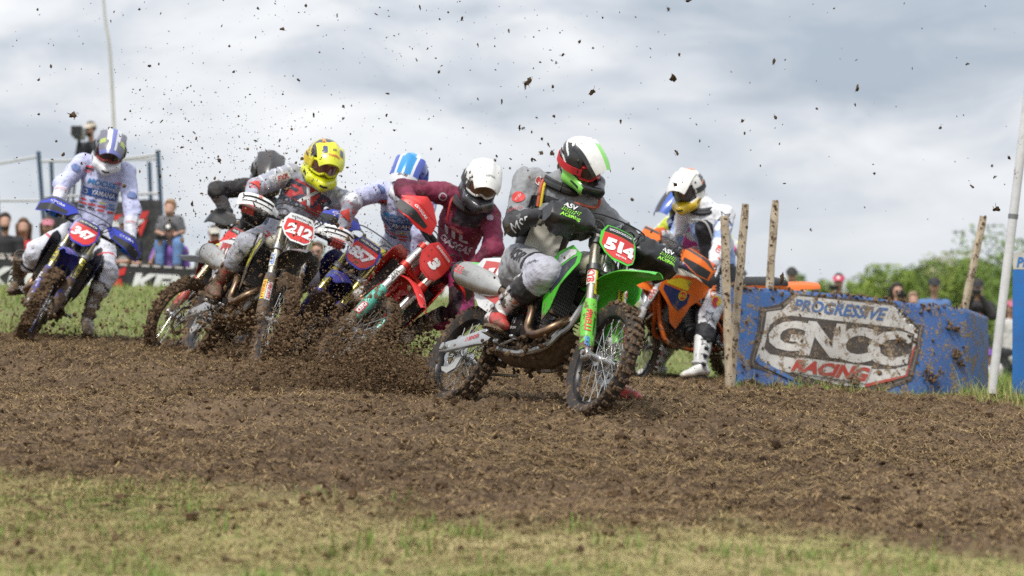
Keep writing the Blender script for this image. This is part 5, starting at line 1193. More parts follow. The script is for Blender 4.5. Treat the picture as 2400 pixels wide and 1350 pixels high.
spectator(standing(px(1966, 662, 40), arms='one', yaw=-.2), 'person in a red and white cap and grey vest holding a phone', (.17, .18, .21), cap=(.62, .06, .13, 1), sleeves='none', hold='one')
spectator(standing(px(1912, 700, 41), tall=1.4), 'dark haired child peeping over the muddy banner', (.06, .08, .12), hair=(.03, .02, .02))
spectator(standing(px(2103, 684, 39), arms='phone', yaw=.1, tall=1.66), 'dark haired woman with sunglasses raising a phone', (.38, .27, .2), hair=(.02, .015, .012), longhair=True, shades=True, hold='phone')
spectator(standing(px(2140, 705, 40.5), tall=1.6), 'person in a pale top beside the woman with sunglasses', (.5, .42, .36), hair=(.3, .2, .12), sleeves='none')
spectator(standing(px(2190, 672, 38.5), yaw=-.05), 'man in a black cap and blue shirt', (.09, .17, .36), cap=(.02, .02, .025), sleeves='short', prnt=[(ell(.06, .03), (.5, .45, .4), .2, 0)])
spectator(standing(px(2292, 676, 38.5), arms='phone', yaw=-.25), 'man in a black cap with a camera, dark shirt with pink print', (.025, .022, .025), cap=(.015, .015, .018), prnt=[(ell(.1, .06), (.55, .2, .22), .2, 0)], hold='camera', sleeves='long')
spectator(standing(px(2369, 722, 40), yaw=.3, tall=1.62), 'woman in a pink cap and white top beside the white pole', (.6, .58, .56), trousers=(.03, .03, .035), cap=(.5, .14, .2), longhair=True, hair=(.15, .09, .05))
spectator(standing(px(2318, 836, 36), tall=1.1, sit=True, yaw=-.2), 'small child in a purple cap sitting on the grass', (.6, .55, .55), trousers=(.5, .3, .28), cap=(.15, .06, .3), h=.016)
# ------------------------------------------------------------------ scaffold with the camera operator, mast, hoardings at the back left
steel_b = mat((.06, .10, .16), .5, .2, name='blue_painted_steel'); pale = mat((.5, .5, .5), .6, name='pale_tape')
sc_r = link('camera_scaffold', None, None, 'blue scaffold tower with pale rails behind the blue rider', None, 'scaffold'); sc_r.location = px(230, 600, 42)
def rel(p): return np.asarray(p)-np.array(sc_r.location)
for (x0, y0, x1, y1, Y) in ((90, 355, 112, 640, 41), (370, 352, 386, 640, 41), (-10, 430, 6, 640, 41), (120, 380, 132, 640, 43.5), (350, 380, 360, 640, 43.5)):
    b = MB(); a, c = px(x0, y0, Y), px(x1, y1, Y); c = a+(c-a)*((a[2]-gbase([c[0]], [c[1]])[0])/(a[2]-c[2])); b.tube([rel(a), rel(c)], .036, 10); b.build('scaffold_post', steel_b, sc_r)
for (x0, y0, x1, y1, Y) in ((-30, 388, 93, 366, 41), (93, 378, 372, 372, 41), (290, 372, 371, 362, 41.0), (-30, 470, 97, 470, 41), (97, 462, 377, 453, 41)):
    b = MB(); b.tube([rel(px(x0, y0, Y)), rel(px(x1, y1, Y+.01))], .022, 8); b.build('scaffold_rail', pale, sc_r)
for i in range(6):
    b = MB(); p = px(240, 538, 41.2+.42*i); b.box(rel(p), (1.9, .38, .05), None, 0, .1); b.build('deck_plank', mat((.25, .18, .11), .8, name='deck_wood'), sc_r)
bn_ = link('hanging_banner', None, None, 'black hanging banner with red and white mark on the scaffold', None, 'banner'); bn_.location = px(240, 550, 40.8)
def relb(p): return np.asarray(p)-np.array(bn_.location)
b = MB(); G = [[relb(px(x, y+3*math.sin(x*.05), 40.8+.03*math.sin(x*.09))) for x in np.linspace(108, 378, 14)] for y in np.linspace(470, 640, 8)]; b.sheet(np.array(G), .004); b.build('sheet', mat((.022, .022, .023), .5, c2=(.05, .05, .05), vs=12, name='black_vinyl'), bn_)
b = MB()
for pts, mi in (([(262, 505), (350, 494), (342, 512), (262, 516)], 0), ([(262, 518), (338, 514), (310, 560), (262, 560)], 1), ([(320, 530), (346, 512), (330, 555)], 0)):
    b.add([relb(px(x, y, 40.72)) for x, y in pts], [tuple(range(len(pts)))], mi)
b.build('banner_print', [mat((.6, .04, .04), .5, name='print'), mat((.7, .7, .7), .5, name='print')], bn_)
Jc = standing(px(212, 305, 42.3), arms='fwd', yaw=-.6); spectator(Jc, 'camera operator in a pale cap and headset on the scaffold', (.03, .03, .035), cap=(.55, .48, .38), sleeves='long', group='people on the scaffold', beard=True)
c = px(184, 312, 41.9); root = link('broadcast_camera', None, None, 'grey broadcast camera in front of the camera operator', None, 'camera'); root.location = c
b = MB(); b.box((0, .1, 0), (.16, .34, .2), None, 0, .15); b.box((.0, -.12, .02), (.2, .12, .16), None, 0, .1); b.build('camera_body', mat((.35, .36, .38), .5, name='grey_casing'), root)
b = MB(); b.box((0, -.19, .04), (.18, .03, .14), None, 0, .1); b.lathe([(.05, 0), (.065, .14), (.04, .14)], (0, -.05, -.04), (0, -1, 0), 16); b.build('lens_hood', mat(BLK, .4, name='black_body'), root)
b = MB()
for a in (0, 2.1, 4.2): b.tube([(0, .05, -.1), (.42*math.cos(a), .05+.42*math.sin(a), c[2]*-1+2.0)], .022, 8)
b.build('tripod', mat(BLK, .5, name='black_body'), root)
b = MB(); b.box((.3, .1, -.55), (.05, .03, .5), None, 0, .1); b.build('yellow_strap', mat((.55, .42, .05), .6, name='strap_webbing'), root)
b = MB(); P = [px(288, 640, 45), px(262, 190, 45), px(246, 40, 45), px(236, -90, 45)]; P[0][2] = gbase([P[0][0]], [45])[0]; b.tube(smooth_path(P, 5), np.linspace(.035, .02, 16), 8)
o = b.build('mast', mat((.55, .54, .5), .5, name='pale_pole'), None); o['label'] = 'tall thin pale mast rising above the camera operator'; o['category'] = 'mast'
hb_ = link('track_hoarding', None, None, 'long black tyre advertising hoarding along the spectators at back', None, 'hoarding'); hb_.location = px(450, 660, 34)
def relh(p): return np.asarray(p)-np.array(hb_.location)
tp = lambda x: np.interp(x, [-120, 0, 430, 1250], [598, 602, 626, 640]); bt = lambda x: np.interp(x, [-120, 0, 430, 1250], [692, 694, 704, 722])
hp_ = lambda x, v, d=0: relh(px(x, tp(x)+(bt(x)-tp(x))*v, 34+.03*math.sin(x*.03)+d))
b = MB(); b.sheet(np.array([[hp_(x, v) for x in np.linspace(-120, 1250, 90)] for v in np.linspace(0, 1, 6)]), .02); b.build('sheet', mat((.02, .02, .021), .4, c2=(.035, .035, .035), vs=5, name='black_vinyl'), hb_)
b = MB()
for x0 in (-78, 262, 602, 942):
    V, Fc = text2d('KENDA', .05, .25, .2); V = V/np.ptp(V, axis=0); b.add([hp_(x0+42+(u+.5)*258, .52-v*.56, -.022) for u, v in V], Fc, 0)
    for pts in ([(4, .25), (34, .08), (30, .30), (2, .42)], [(0, .46), (22, .42), (30, .90), (0, .90)]): b.add([hp_(x0+u, v, -.022) for u, v in pts], [tuple(range(len(pts)))], 1)
for x0 in np.arange(-115, 1240, 34): b.add([hp_(x0+u, v, -.023) for u, v in ((0, .93), (17, .93), (17, 1.0), (0, 1.0))], [(0, 1, 2, 3)], 1); b.add([hp_(x0+u, v, -.023) for u, v in ((17, .93), (34, .93), (34, 1.0), (17, 1.0))], [(0, 1, 2, 3)], 2)
for x0 in np.arange(-110, 1240, 26): b.add([hp_(x0+u, v, -.023) for u, v in ((0, .0), (18, .0), (18, .05), (0, .05))], [(0, 1, 2, 3)], 2)
b.build('hoarding_print', [mat((.78, .78, .77), .5, name='print'), mat((.62, .03, .03), .5, name='print'), mat((.6, .55, .54), .5, name='print')], hb_)
for x in range(-100, 1250, 170):
    b = MB(); p = px(x, bt(x), 34.1); z0 = gbase([p[0]], [p[1]])[0]; b.tube([relh((p[0], p[1], z0-.1)), relh(px(x, tp(x)-1, 34.1))], .02, 8); b.build('hoarding_post', pale, hb_)
# ------------------------------------------------------------------ muddy banner of the turn
mud_v = dict(mud=.54, fine=1.5, mudc=(.33, .245, .16))
gb = link('track_banner', None, None, 'mud spattered blue banner with a white race crest on the track edge', None, 'banner'); gb.location = px(2000, 900, 20.4)
GO = np.array(gb.location)
def bn_top(x): return np.interp(x, [1700, 1735, 2000, 2150, 2262, 2320], [668, 672, 692, 712, 722, 745])
def bn_bot(x): return np.interp(x, [1700, 1735, 2000, 2130, 2290, 2320], [916, 914, 932, 950, 944, 940])
def bn_Y(x, v): return 20.0+(x-1708)/600*1.0+.05*math.sin(x*.022+v*2)*v+.02*math.sin(x*.06-v*3)+(.30*max(0, (x-2262)/50)**1.3 if x > 2262 else 0)+.06*(1-v)
def bpt(x, y, d=0):
    v = (y-bn_top(x))/(bn_bot(x)-bn_top(x)); return px(x, y, bn_Y(x, v)+d)-GO
b = MB(); xs = np.concatenate([np.linspace(1712, 2262, 110), np.linspace(2268, 2316, 10)])
G = np.array([[bpt(x, bn_top(x)+(bn_bot(x)+8-bn_top(x))*v) for x in xs] for v in np.linspace(0, 1, 24)]); b.sheet(G, .004)
blue_v = mat((.035, .145, .41), .5, mud=.58, fine=1.5, mudc=(.30, .225, .145), c2=(.03, .115, .35), vs=2, bump=.3, bs=5, name='blue_vinyl')
b.build('front_sheet', blue_v, gb, ang=180)
b = MB(); G = np.array([[bpt(x, bn_top(x)+(1-t)*0, .0)+vec(0, .42*t, -.01*math.sin(t*PI)) if t <= 1 else None for x in xs[:62]] for t in np.linspace(0, 1, 5)]); b.sheet(G, .004); b.build('top_fold', blue_v, gb, ang=180)
b = MB(); G = np.array([[bpt(x, bn_top(x)+(bn_bot(x)-bn_top(x))*v)+vec(0, .43, 0) for x in xs[:62:3]] for v in np.linspace(0, 1, 8)]); b.sheet(G, .004); b.build('back_sheet', blue_v, gb, ang=180)
def quad_text(b, s, q, m, bold=.04, shear=0, d=-.006, space=1.0):     # lettering laid into a four cornered field of the banner
    V, Fc = text2d(s, bold, shear, .1, space); V = (V-V.min(0))/np.ptp(V, axis=0); q = np.array(q, float)
    P = [(q[0]*(1-u)*v+q[1]*u*v+q[2]*u*(1-v)+q[3]*(1-u)*(1-v)) for u, v in V]; b.add([bpt(x, y, d) for x, y in P], Fc, m)
def quad_poly(b, pts, m, d): V, Fc = poly2d([(x/100, y/100) for x, y in pts], .12); b.add([bpt(x*100, y*100, d) for x, y in V], Fc, m)
cr = lambda L: [(1680+x/2.411, 440+y/2.411) for x, y in L]
b = MB()
quad_poly(b, cr([(180, 985), (232, 800), (243, 678), (345, 662), (428, 598), (1012, 648), (1078, 758), (1170, 780), (1152, 905), (1105, 1092), (860, 1172), (600, 1140), (190, 1012)]), 0, -.008)
quad_poly(b, cr([(200, 982), (247, 800), (258, 690), (352, 676), (434, 610), (1006, 660), (1066, 768), (1156, 790), (1140, 900), (1095, 1080), (850, 1160), (610, 1130), (205, 1002)]), 5, -.011)
quad_poly(b, cr([(206, 980), (255, 790), (268, 696), (360, 682), (440, 618), (1004, 666), (1060, 774), (1148, 796), (1134, 900), (1088, 1074), (845, 1150), (620, 1122), (212, 998)]), 0, -.014)
quad_poly(b, cr([(218, 975), (268, 800), (282, 702), (372, 690), (450, 610), (1000, 668), (1048, 780), (1138, 804), (1124, 890), (1076, 1062), (835, 1128), (690, 1116), (240, 1000)]), 1, -.017)
quad_poly(b, cr([(218, 975), (236, 940), (250, 975), (440, 1075), (430, 1090), (240, 1000)]), 2, -.02)
quad_poly(b, cr([(835, 1128), (840, 1108), (1066, 1058), (1112, 900), (1124, 890), (1076, 1066)]), 3, -.02)
quad_text(b, 'PROGRESSIVE', cr([(452, 628), (972, 680), (936, 752), (436, 690)]), 2, .03, 0, -.021)
G4 = [cr([(318, 742), (545, 760), (500, 930), (268, 912)]), cr([(520, 752), (735, 772), (690, 965), (462, 945)]), cr([(690, 778), (915, 795), (870, 995), (640, 980)]), cr([(880, 798), (1110, 815), (1075, 1012), (828, 1000)])]
quad_poly(b, cr([(268, 905), (300, 775), (350, 735), (420, 722), (1040, 792), (1102, 830), (1110, 880), (1078, 985), (1010, 1022), (900, 1022), (640, 992), (300, 938)]), 0, -.0205)
for ch, q in zip('GNCC', G4):
    qq = np.array(q); c_ = qq.mean(0); quad_text(b, ch, [tuple(c_+(p-c_)*1.10) for p in qq], 0, .11, 0, -.021)
for ch, q in zip('GNCC', G4): quad_text(b, ch, q, 1, .05, 0, -.025); 
quad_poly(b, cr([(408, 1038), (455, 958), (880, 1010), (838, 1106)]), 4, -.028)
quad_text(b, 'RACING', cr([(455, 968), (874, 1018), (836, 1098), (416, 1034)]), 3, .05, 0, -.032)
ms = [mat((.06, .05, .045), .5, **mud_v, name='print_dark'), mat((.66, .64, .6), .5, **mud_v, name='print_white'), mat((.05, .16, .42), .5, **mud_v, name='print_blue'), mat((.5, .05, .035), .5, **mud_v, name='print_red'), mat((.68, .67, .63), .5, **mud_v, name='print_white'), mat((.22, .19, .17), .5, **mud_v, name='print_grey')]
b.build('banner_print', ms, gb, ang=180)
b = MB()
for _ in range(300):
    x = random.uniform(1715, 2260); r = random.random()
    y = bn_top(x)+random.uniform(-6, 6) if r < .45 else bn_top(x)+(bn_bot(x)-bn_top(x))*random.random()**.8
    s = abs(random.gauss(.006, .012))+.004; s = min(s, .022)
    lump(b, bpt(x, y, -.012+(.03*random.random() if r < .45 else 0)), s, 0, (1, .5, 1))
for (x, y) in ((1999, 884), (2001, 896), (2180, 875), (2186, 885), (2190, 893), (2240, 830), (2252, 850), (2225, 765), (2240, 772), (2105, 800), (2120, 790)):
    for _ in range(9): lump(b, bpt(x+random.gauss(0, 7), y+random.gauss(0, 8), -.03), random.uniform(.006, .02), 0, (1, .6, 1))
link('mud_cake', b.mesh('mud_cake', [M_MUDDRY], 20), gb, kind='stuff')
# ------------------------------------------------------------------ stakes, pole, upright sign
def wood(): 
    return mat((.56, .47, .34), .8, mud=.5, fine=1.6, mudc=(.22, .16, .10), c2=(.44, .35, .24), vs=14, bump=.4, bs=50, name='rough_sawn_wood')
def stake(x0, y0, x1, y1, Y, label, w_=.052):
    a, c = px(x0, y0, Y), px(x1, y1, Y); zg = gbase([c[0]], [Y])[0]-.15; c = a+(c-a)*((a[2]-zg)/(a[2]-c[2])); d = nrm(c-a); B = frame(d, (1, .35, 0)); b = MB(); rg = []
    for i, t in enumerate(np.linspace(0, 1, 15)):
        p = a+(c-a)*t; k = w_/2*(1+.06*random.uniform(-1, 1)); k *= .82 if i == 0 else 1
        rg.append([p+B[:, 0]*k*u+B[:, 1]*k*v+RNG.normal(0, .0018, 3) for u, v in ((-1, -.8), (-.8, -1), (.8, -1), (1, -.8), (1, .8), (.8, 1), (-.8, 1), (-1, .8))])
    b.loft(rg); o = b.build('wooden_stake', wood(), None, ang=50); o['label'] = label; o['category'] = 'stake'; o['group'] = 'wooden stakes along the track edge'
    b = MB()
    for _ in range(26): t = random.random()**1.5; lump(b, a+(c-a)*t*.9+B[:, 0]*random.uniform(-.6, .6)*w_/2-vec(0, w_*.5, 0), random.uniform(.004, .014))
    link('mud_cake', b.mesh('mud_cake', [M_MUDDRY], 20), o, kind='stuff')
stake(1698, 506, 1712, 1000, 19.45, 'shorter wooden stake nearest the white dressed waiting rider')
stake(1747, 478, 1708, 960, 19.7, 'leaning wooden stake crossing the shorter one at the banner end')
stake(1818, 470, 1802, 690, 20.35, 'wooden stake with a muddy top rising in front of the orange fender')
stake(2305, 507, 2258, 735, 21.1, 'most tilted wooden stake at the far end of the blue banner')
root = link('marker_pole', None, None, 'leaning white plastic pole beside the blue banner end', None, 'pole'); pb = px(2324, 922, 20.3); root.location = pb
pt_ = px(2412, 200, 20.3)-pb; pt_ = pt_*1.3; b = MB(); b.tube([vec(0, 0, 0), pt_*.01, pt_*.5, pt_], .037, 18); b.build('pipe', mat((.68, .68, .67), .4, mud=.26, name='white_plastic'), root)
b = MB(); b.tube([pt_*.02, -nrm(pt_)*.35], .028, 10); b.build('ground_stake', mat((.12, .07, .04), .85, bump=.6, name='rusty_steel'), root)
q = pt_*.437; b = MB(); b.tube([q, q+nrm(pt_)*.035], .041, 18); b.build('pipe_clamp', mat((.3, .3, .3), .4, .8, name='steel'), root)
us_ = link('upright_sign', None, None, 'tall blue upright sign with a white top at the frame edge', None, 'sign'); us_.location = px(2374, 935, 20.9); UO = np.array(us_.location)
up_ = lambda x, y, d=0: px(x, y, 20.9+d+.05*math.sin((x-2370)*.03))-UO
b = MB(); b.sheet(np.array([[up_(x+(y-590)*-.004, y) for x in np.linspace(2374, 2560, 12)] for y in np.linspace(632, 934, 14)]), .006, 0); b.build('sign_panel', mat((.03, .2, .58), .4, mud=.36, name='blue_vinyl'), us_)
b = MB(); b.sheet(np.array([[up_(x, y) for x in np.linspace(2375, 2560, 12)] for y in np.linspace(592, 631, 4)]), .006, 0); b.build('sign_header', mat((.66, .63, .57), .5, mud=.3, name='white_vinyl'), us_)
b = MB(); V, Fc = text2d('PROGRESSIVE', .03, .2, .2); V = (V-V.min(0))/np.ptp(V, axis=0); b.add([up_(2383+u*165, 626-v*24, -.008) for u, v in V], Fc, 0); b.build('sign_lettering', mat((.03, .2, .55), .5, name='print'), us_)
for x in (2384, 2548):
    b = MB(); b.box(up_(x, 800, .03), (.05, .04, 1.42), None, 0, .1); b.build('sign_post', wood(), us_)
# turf round the feet of the banner
n = 5200; xx = RNG.uniform(1700, 2420, n); Yg = np.where(xx < 2290, RNG.normal(19.8, .22, n)+(xx-1708)/600*.95, RNG.uniform(19.2, 21.6, n)); X_ = (xx-1200)/FPX*Yg; kp = RNG.random(n) < np.where(xx < 2250, .35, 1); X_, Yg, xx = X_[kp], Yg[kp], xx[kp]
P = np.stack([X_, Yg], 1); L = RNG.gamma(4, .022, len(P))*np.where(xx > 2250, 1.25, .7)
V, Fc, k = blades(P, ground_z(P[:, 0], P[:, 1])-.01, L, RNG.uniform(.005, .009, len(P)), RNG.uniform(.1, 1.0, len(P)), 3, 1.0); bulk('banner_grass', V, Fc, np.repeat(np.clip(RNG.normal(.55, .3, len(P)), 0, 1), k), M_GRASS)
# ------------------------------------------------------------------ where each bike stands and how each rider sits (metres, world)
POSE = {
 'A': (-0.4133, 15.0667, 0.2875, -1.0063, -0.4606, 0.0017, -0.1467),
 'B': (-2.3997, 18.7865, 0.4566, -1.1284, -0.4223, 0.0074, -0.1363),
 'C': (-4.2427, 21.85, 0.5336, -1.4133, -0.5366, -0.0106, -0.1165),
 'D': (-1.5047, 19.9412, 0.3698, -1.7273, -0.5834, -0.0083, 0.0399),
 'E': (-1.1834, 18.8796, 0.4803, -1.6377, -0.7464, 0.0318, 0.4829),
 'F': (-2.4166, 21.5638, 0.4643, -1.8583, -0.5617, -0.0006, -0.2433),
 'G': (2.1463, 21.6003, 0.1366, -2.7743, -0.1945, -0.0678, 0.3574),
 'H': (1.97, 22.7, 0.16, -2.2, -0.02, 0, 0.25),
}
ORDER = ['hip', 'neck', 'head', 'face', 'up', 'bar']+[q+s for s in 'RL' for q in ('sh', 'el', 'wr', 'gr', 'hp', 'kn', 'an', 'ft', 'fu')]
JNT = {
 'A': ((0.12, 14.811, 1.118), (0.276, 14.789, 1.594), (0.413, 14.692, 1.72), (0.704, -0.503, -0.503), (0.12, -0.42, 0.9), (0.843, 0.38, -0.38), (0.089, 14.771, 1.631), (0.017, 14.644, 1.369), (0.206, 14.472, 1.439), (0.214, 14.405, 1.392), (0.049, 14.766, 1.16), (0.191, 14.357, 1.079), (-0.082, 14.619, 0.853), (0.401, -0.915, -0.037), (0.43, 0.152, 0.896), (0.444, 14.81, 1.5), (0.662, 14.909, 1.32), (0.803, 14.732, 1.182), (0.804, 14.671, 1.125), (0.192, 14.857, 1.076), (0.513, 15.028, 0.827), (0.597, 14.85, 0.434), (0.781, -0.625, 0), (0, 0, 1)),
 'B': ((-1.744, 18.536, 1.324), (-1.461, 18.54, 1.77), (-1.382, 18.406, 1.911), (0.255, -0.867, -0.428), (0.28, 0, 1), (0.891, 0.288, -0.351), (-1.643, 18.505, 1.83), (-1.862, 18.324, 1.734), (-1.888, 18.083, 1.625), (-1.894, 18.025, 1.564), (-1.822, 18.499, 1.363), (-1.895, 18.068, 1.307), (-2.145, 18.289, 1.02), (0.286, -0.957, -0.048), (0.416, 0.078, 0.911), (-1.311, 18.573, 1.659), (-1.166, 18.313, 1.624), (-1.265, 18.285, 1.379), (-1.271, 18.227, 1.319), (-1.665, 18.573, 1.285), (-1.496, 18.225, 1.075), (-1.79, 18.457, 0.844), (0.481, -0.865, -0.145), (0.416, 0.078, 0.911)),
 'C': ((-3.586, 21.48, 1.473), (-3.468, 21.471, 2.048), (-3.406, 21.309, 2.167), (0.101, -0.858, -0.504), (0.25, 0, 1), (0.886, 0.036, -0.461), (-3.658, 21.448, 2.061), (-3.799, 21.261, 1.874), (-3.813, 21.064, 1.696), (-3.842, 21.012, 1.637), (-3.667, 21.467, 1.522), (-4.017, 21.314, 1.305), (-4.239, 21.6, 1.055), (-0.203, -0.978, -0.049), (0, 0, 1), (-3.29, 21.495, 1.977), (-3.208, 21.263, 1.673), (-3.191, 21.087, 1.376), (-3.222, 21.037, 1.314), (-3.505, 21.493, 1.425), (-3.41, 21.181, 1.13), (-3.542, 21, 0.751), (0.271, -0.903, -0.335), (0, 0, 1)),
 'D': ((-0.836, 19.339, 1.279), (-0.832, 19.09, 1.712), (-0.776, 18.928, 1.834), (-0.256, -0.82, -0.512), (0.2, 0, 1), (0.819, -0.093, -0.566), (-1.01, 19.151, 1.733), (-1.108, 18.871, 1.692), (-1.294, 18.996, 1.55), (-1.341, 18.963, 1.487), (-0.914, 19.352, 1.331), (-1.137, 19.621, 1.063), (-1.48, 19.38, 0.93), (-0.301, -0.954, -0.01), (0.53, -0.177, 0.835), (-0.654, 19.058, 1.638), (-0.687, 18.859, 1.417), (-0.718, 18.916, 1.16), (-0.767, 18.897, 1.091), (-0.758, 19.327, 1.226), (-0.844, 19.599, 0.891), (-1.125, 19.324, 0.693), (-0.106, -0.984, -0.141), (0.53, -0.177, 0.835)),
 'E': ((-0.435, 18.345, 1.196), (-0.319, 18.112, 1.623), (-0.222, 17.972, 1.746), (0.12, -0.858, -0.499), (0.3, 0, 1), (0.543, 0.385, -0.746), (-0.495, 18.108, 1.683), (-0.776, 18.007, 1.712), (-0.714, 17.772, 1.607), (-0.748, 17.719, 1.552), (-0.505, 18.349, 1.26), (-0.691, 18.025, 1.028), (-1.036, 18.297, 0.999), (-0.241, -0.97, -0.015), (0.666, -0.177, 0.731), (-0.158, 18.145, 1.512), (-0.132, 17.966, 1.272), (-0.314, 18.021, 1.088), (-0.368, 17.989, 1.03), (-0.366, 18.34, 1.131), (-0.366, 18.037, 0.812), (-0.721, 18.276, 0.707), (-0.067, -0.982, -0.176), (0.666, -0.177, 0.731)),
 'F': ((-2.175, 20.972, 1.409), (-2.055, 20.621, 1.744), (-1.999, 20.617, 1.947), (0.101, -0.886, -0.453), (0.2, 0, 1), (0.783, -0.455, -0.424), (-2.206, 20.71, 1.829), (-2.405, 20.49, 1.789), (-2.335, 20.661, 1.599), (-2.381, 20.652, 1.527), (-2.252, 20.995, 1.459), (-2.393, 20.635, 1.247), (-2.48, 21.004, 1.023), (-0.427, -0.904, -0.02), (0.483, -0.246, 0.846), (-1.919, 20.574, 1.62), (-1.854, 20.291, 1.546), (-1.784, 20.352, 1.298), (-1.833, 20.333, 1.23), (-2.098, 20.949, 1.358), (-2.094, 20.59, 1.104), (-2.131, 20.901, 0.794), (-0.234, -0.961, -0.146), (0.483, -0.246, 0.846)),
 'G': ((1.774, 21.36, 1.127), (1.636, 21.353, 1.662), (1.491, 21.357, 1.833), (-0.521, -0.742, -0.421), (-0.05, 0, 1), (0.598, -0.718, -0.357), (1.486, 21.459, 1.652), (1.384, 21.604, 1.41), (1.252, 21.379, 1.462), (1.197, 21.361, 1.401), (1.74, 21.447, 1.145), (1.381, 21.249, 0.985), (1.626, 21.51, 0.729), (-0.97, -0.242, -0.008), (0.04, -0.193, 0.986), (1.8, 21.249, 1.614), (1.746, 21.067, 1.381), (1.671, 20.877, 1.211), (1.616, 20.858, 1.151), (1.807, 21.273, 1.108), (1.643, 21.055, 0.748), (1.562, 20.85, 0.353), (-0.848, -0.53, 0), (0, 0, 1)),
 'H': ((1.692, 22.284, 1.14), (1.558, 22.088, 1.58), (1.476, 21.954, 1.719), (-0.686, -0.539, -0.49), (-0.05, 0, 1), (0.911, -0.391, -0.132), (1.405, 22.201, 1.554), (1.213, 22.366, 1.393), (1.123, 22.118, 1.368), (1.097, 22.077, 1.299), (1.615, 22.34, 1.142), (1.26, 22.131, 0.986), (1.478, 22.372, 0.689), (-0.679, -0.728, -0.096), (-0.043, -0.093, 1), (1.726, 21.998, 1.552), (1.941, 22.013, 1.344), (1.757, 21.832, 1.285), (1.735, 21.803, 1.207), (1.768, 22.228, 1.138), (1.566, 22.207, 0.705), (1.283, 22.2, 0.319), (-0.949, -0.316, 0), (0, 0, 1)),
}
JNT = {k: dict(zip(ORDER, v)) for k, v in JNT.items()}
# ------------------------------------------------------------------ the eight bikes
GRN = (.07, .52, .03); LIME = (.26, .75, .10); ORG = (.80, .16, .012); RED = (.62, .022, .02); BLU = (.028, .045, .42); YEL = (.72, .55, .02); NAVY = (.02, .03, .10); W8 = (.76, .76, .75); MAR = (.19, .012, .05); LIL = (.50, .515, .72)
BG = 'motocross bikes racing round the turn'
bike(dict(c1=GRN, side2=True, c2=W8, num='514', fork=(.56, .50, .40), cap=(.45, .05, .05), clamp=(.12, .12, .12), guard=(.16, .58, .05), hg='bag', mud=.44, cake=26, rim=(.012, .012, .014), hub=(.6, .6, .6), sbg=(.6, .07, .06), mtext='335', cover=('H', 'HINSON'), swt='TED BENDER', shtext='DUBYA', sp1=(.02, .03, .05), sp2=W8, sp3=W8, sp4=(.6, .03, .03), ftext=('YOSHIMURA', (.75, .74, .72)), nw=.205, nb=.06, ptext='RED LINE',
    gtext=[('PIRELLI', .575, .034, .15, (.62, .05, .02), None, .55), ('SKF', .43, .026, .07, (.03, .2, .6), None, .5), ('Kawasaki', .54, .018, .12, (.02, .05, .02), None, -.25), ('KYB', .90, .040, .10, (.65, .03, .03), (.74, .72, .66), .9), ('factory', .86, .026, .15, (.02, .02, .02), (.66, .55, .03), -.6)]), POSE['A'],
    'green motocross bike number 514 leaning into the turn, nearest the camera', BG)
bike(dict(c1=(.55, .52, .05), c2=W8, side2=True, num='212', fork=(.58, .53, .42), guard=(.10, .105, .12), fender=(.085, .09, .10), plate=W8, pst=(.72, .72, .71), pstt=(.02, .02, .02), hg='wrap', mud=.62, cake=160, cakef=420, rim=(.03, .03, .035), shroud=(.045, .045, .04), sp1=(.5, .47, .05), sp2=(.7, .7, .7), sp3=(.1, .1, .12), sp4=(.6, .55, .1), frame=(.40, .40, .38), seatc=(.03, .03, .03), shtext='H', ftext=('ODI', W8), nw=.2,
    gtext=[('PIRELLI', .58, .022, .14, (.55, .12, .02), (.80, .56, .02), .9), ('FIRE PITS', .57, .026, .13, (.5, .03, .03), (.7, .7, .7), 0.0), ('YFP', .85, .03, .1, (.03, .15, .5), (.72, .7, .62), .8)]), POSE['B'],
    'white and yellow motocross bike number 212 with white hand guards', BG)
bike(dict(c1=BLU, num='347', fork=(.56, .5, .3), guard=(.07, .08, .36), hgc=BLU, hgt='CYCRA', mud=.6, cake=140, cakef=520, shroud=(.02, .025, .08), rim=(.02, .03, .12), sp1=(.02, .02, .06), sp3=W8, sp4=BLU, shtext='YZ', ftext=('YAMAHA', W8), nw=.19, frame=(.03, .03, .035), gtext=[('RACE', .60, .024, .1, W8, None, .7), ('KYB', .86, .03, .12, (.03, .03, .03), (.60, .52, .04), .6)]), POSE['C'],
    'blue motocross bike number 347 at the far left of the pack', BG)
bike(dict(c1=BLU, num='857', fork=(.50, .45, .16), guard=(.05, .06, .36), hgc=BLU, hgt='CYCRA', mud=.6, cake=140, cakef=420, shroud=(.03, .04, .3), sp1=(.02, .02, .06), sp3=W8, sp4=BLU, shtext='YZ', ftext=('YAMAHA', W8), nw=.2, frame=(.03, .03, .035), pad=(.6, .5, .03), gtext=[('KYB', .86, .03, .12, (.03, .03, .03), (.62, .54, .04), .6)]), POSE['D'],
    'blue motocross bike number 857 between the 212 and the red bike', BG)
bike(dict(c1=RED, num='3', fork=(.66, .64, .60), cap=RED, clamp=(.5, .04, .03), guard=(.10, .55, .42), hgc=RED, hgt='GASGAS', mud=.52, cake=120, cakef=300, sp1=(.4, .02, .02), sp2=(.1, .5, .4), sp3=W8, sp4=RED, shtext='GAS', ftext=('G', W8), nw=.085, nb=.07, frame=(.45, .02, .02), pst=(.50, .02, .02), hgu=RED,
    hgshape=[(.14, -.02), (.17, .07), (.29, .14), (.36, .14), (.45, .05), (.46, -.05), (.41, -.085), (.25, -.075)], gtext=[('WP', .85, .034, .08, (.05, .05, .05), (.66, .65, .62), .8), ('RED', .50, .03, .09, W8, (.6, .06, .07), .7)]), POSE['E'],
    'red motocross bike number 3 laid over behind the green bike', BG)
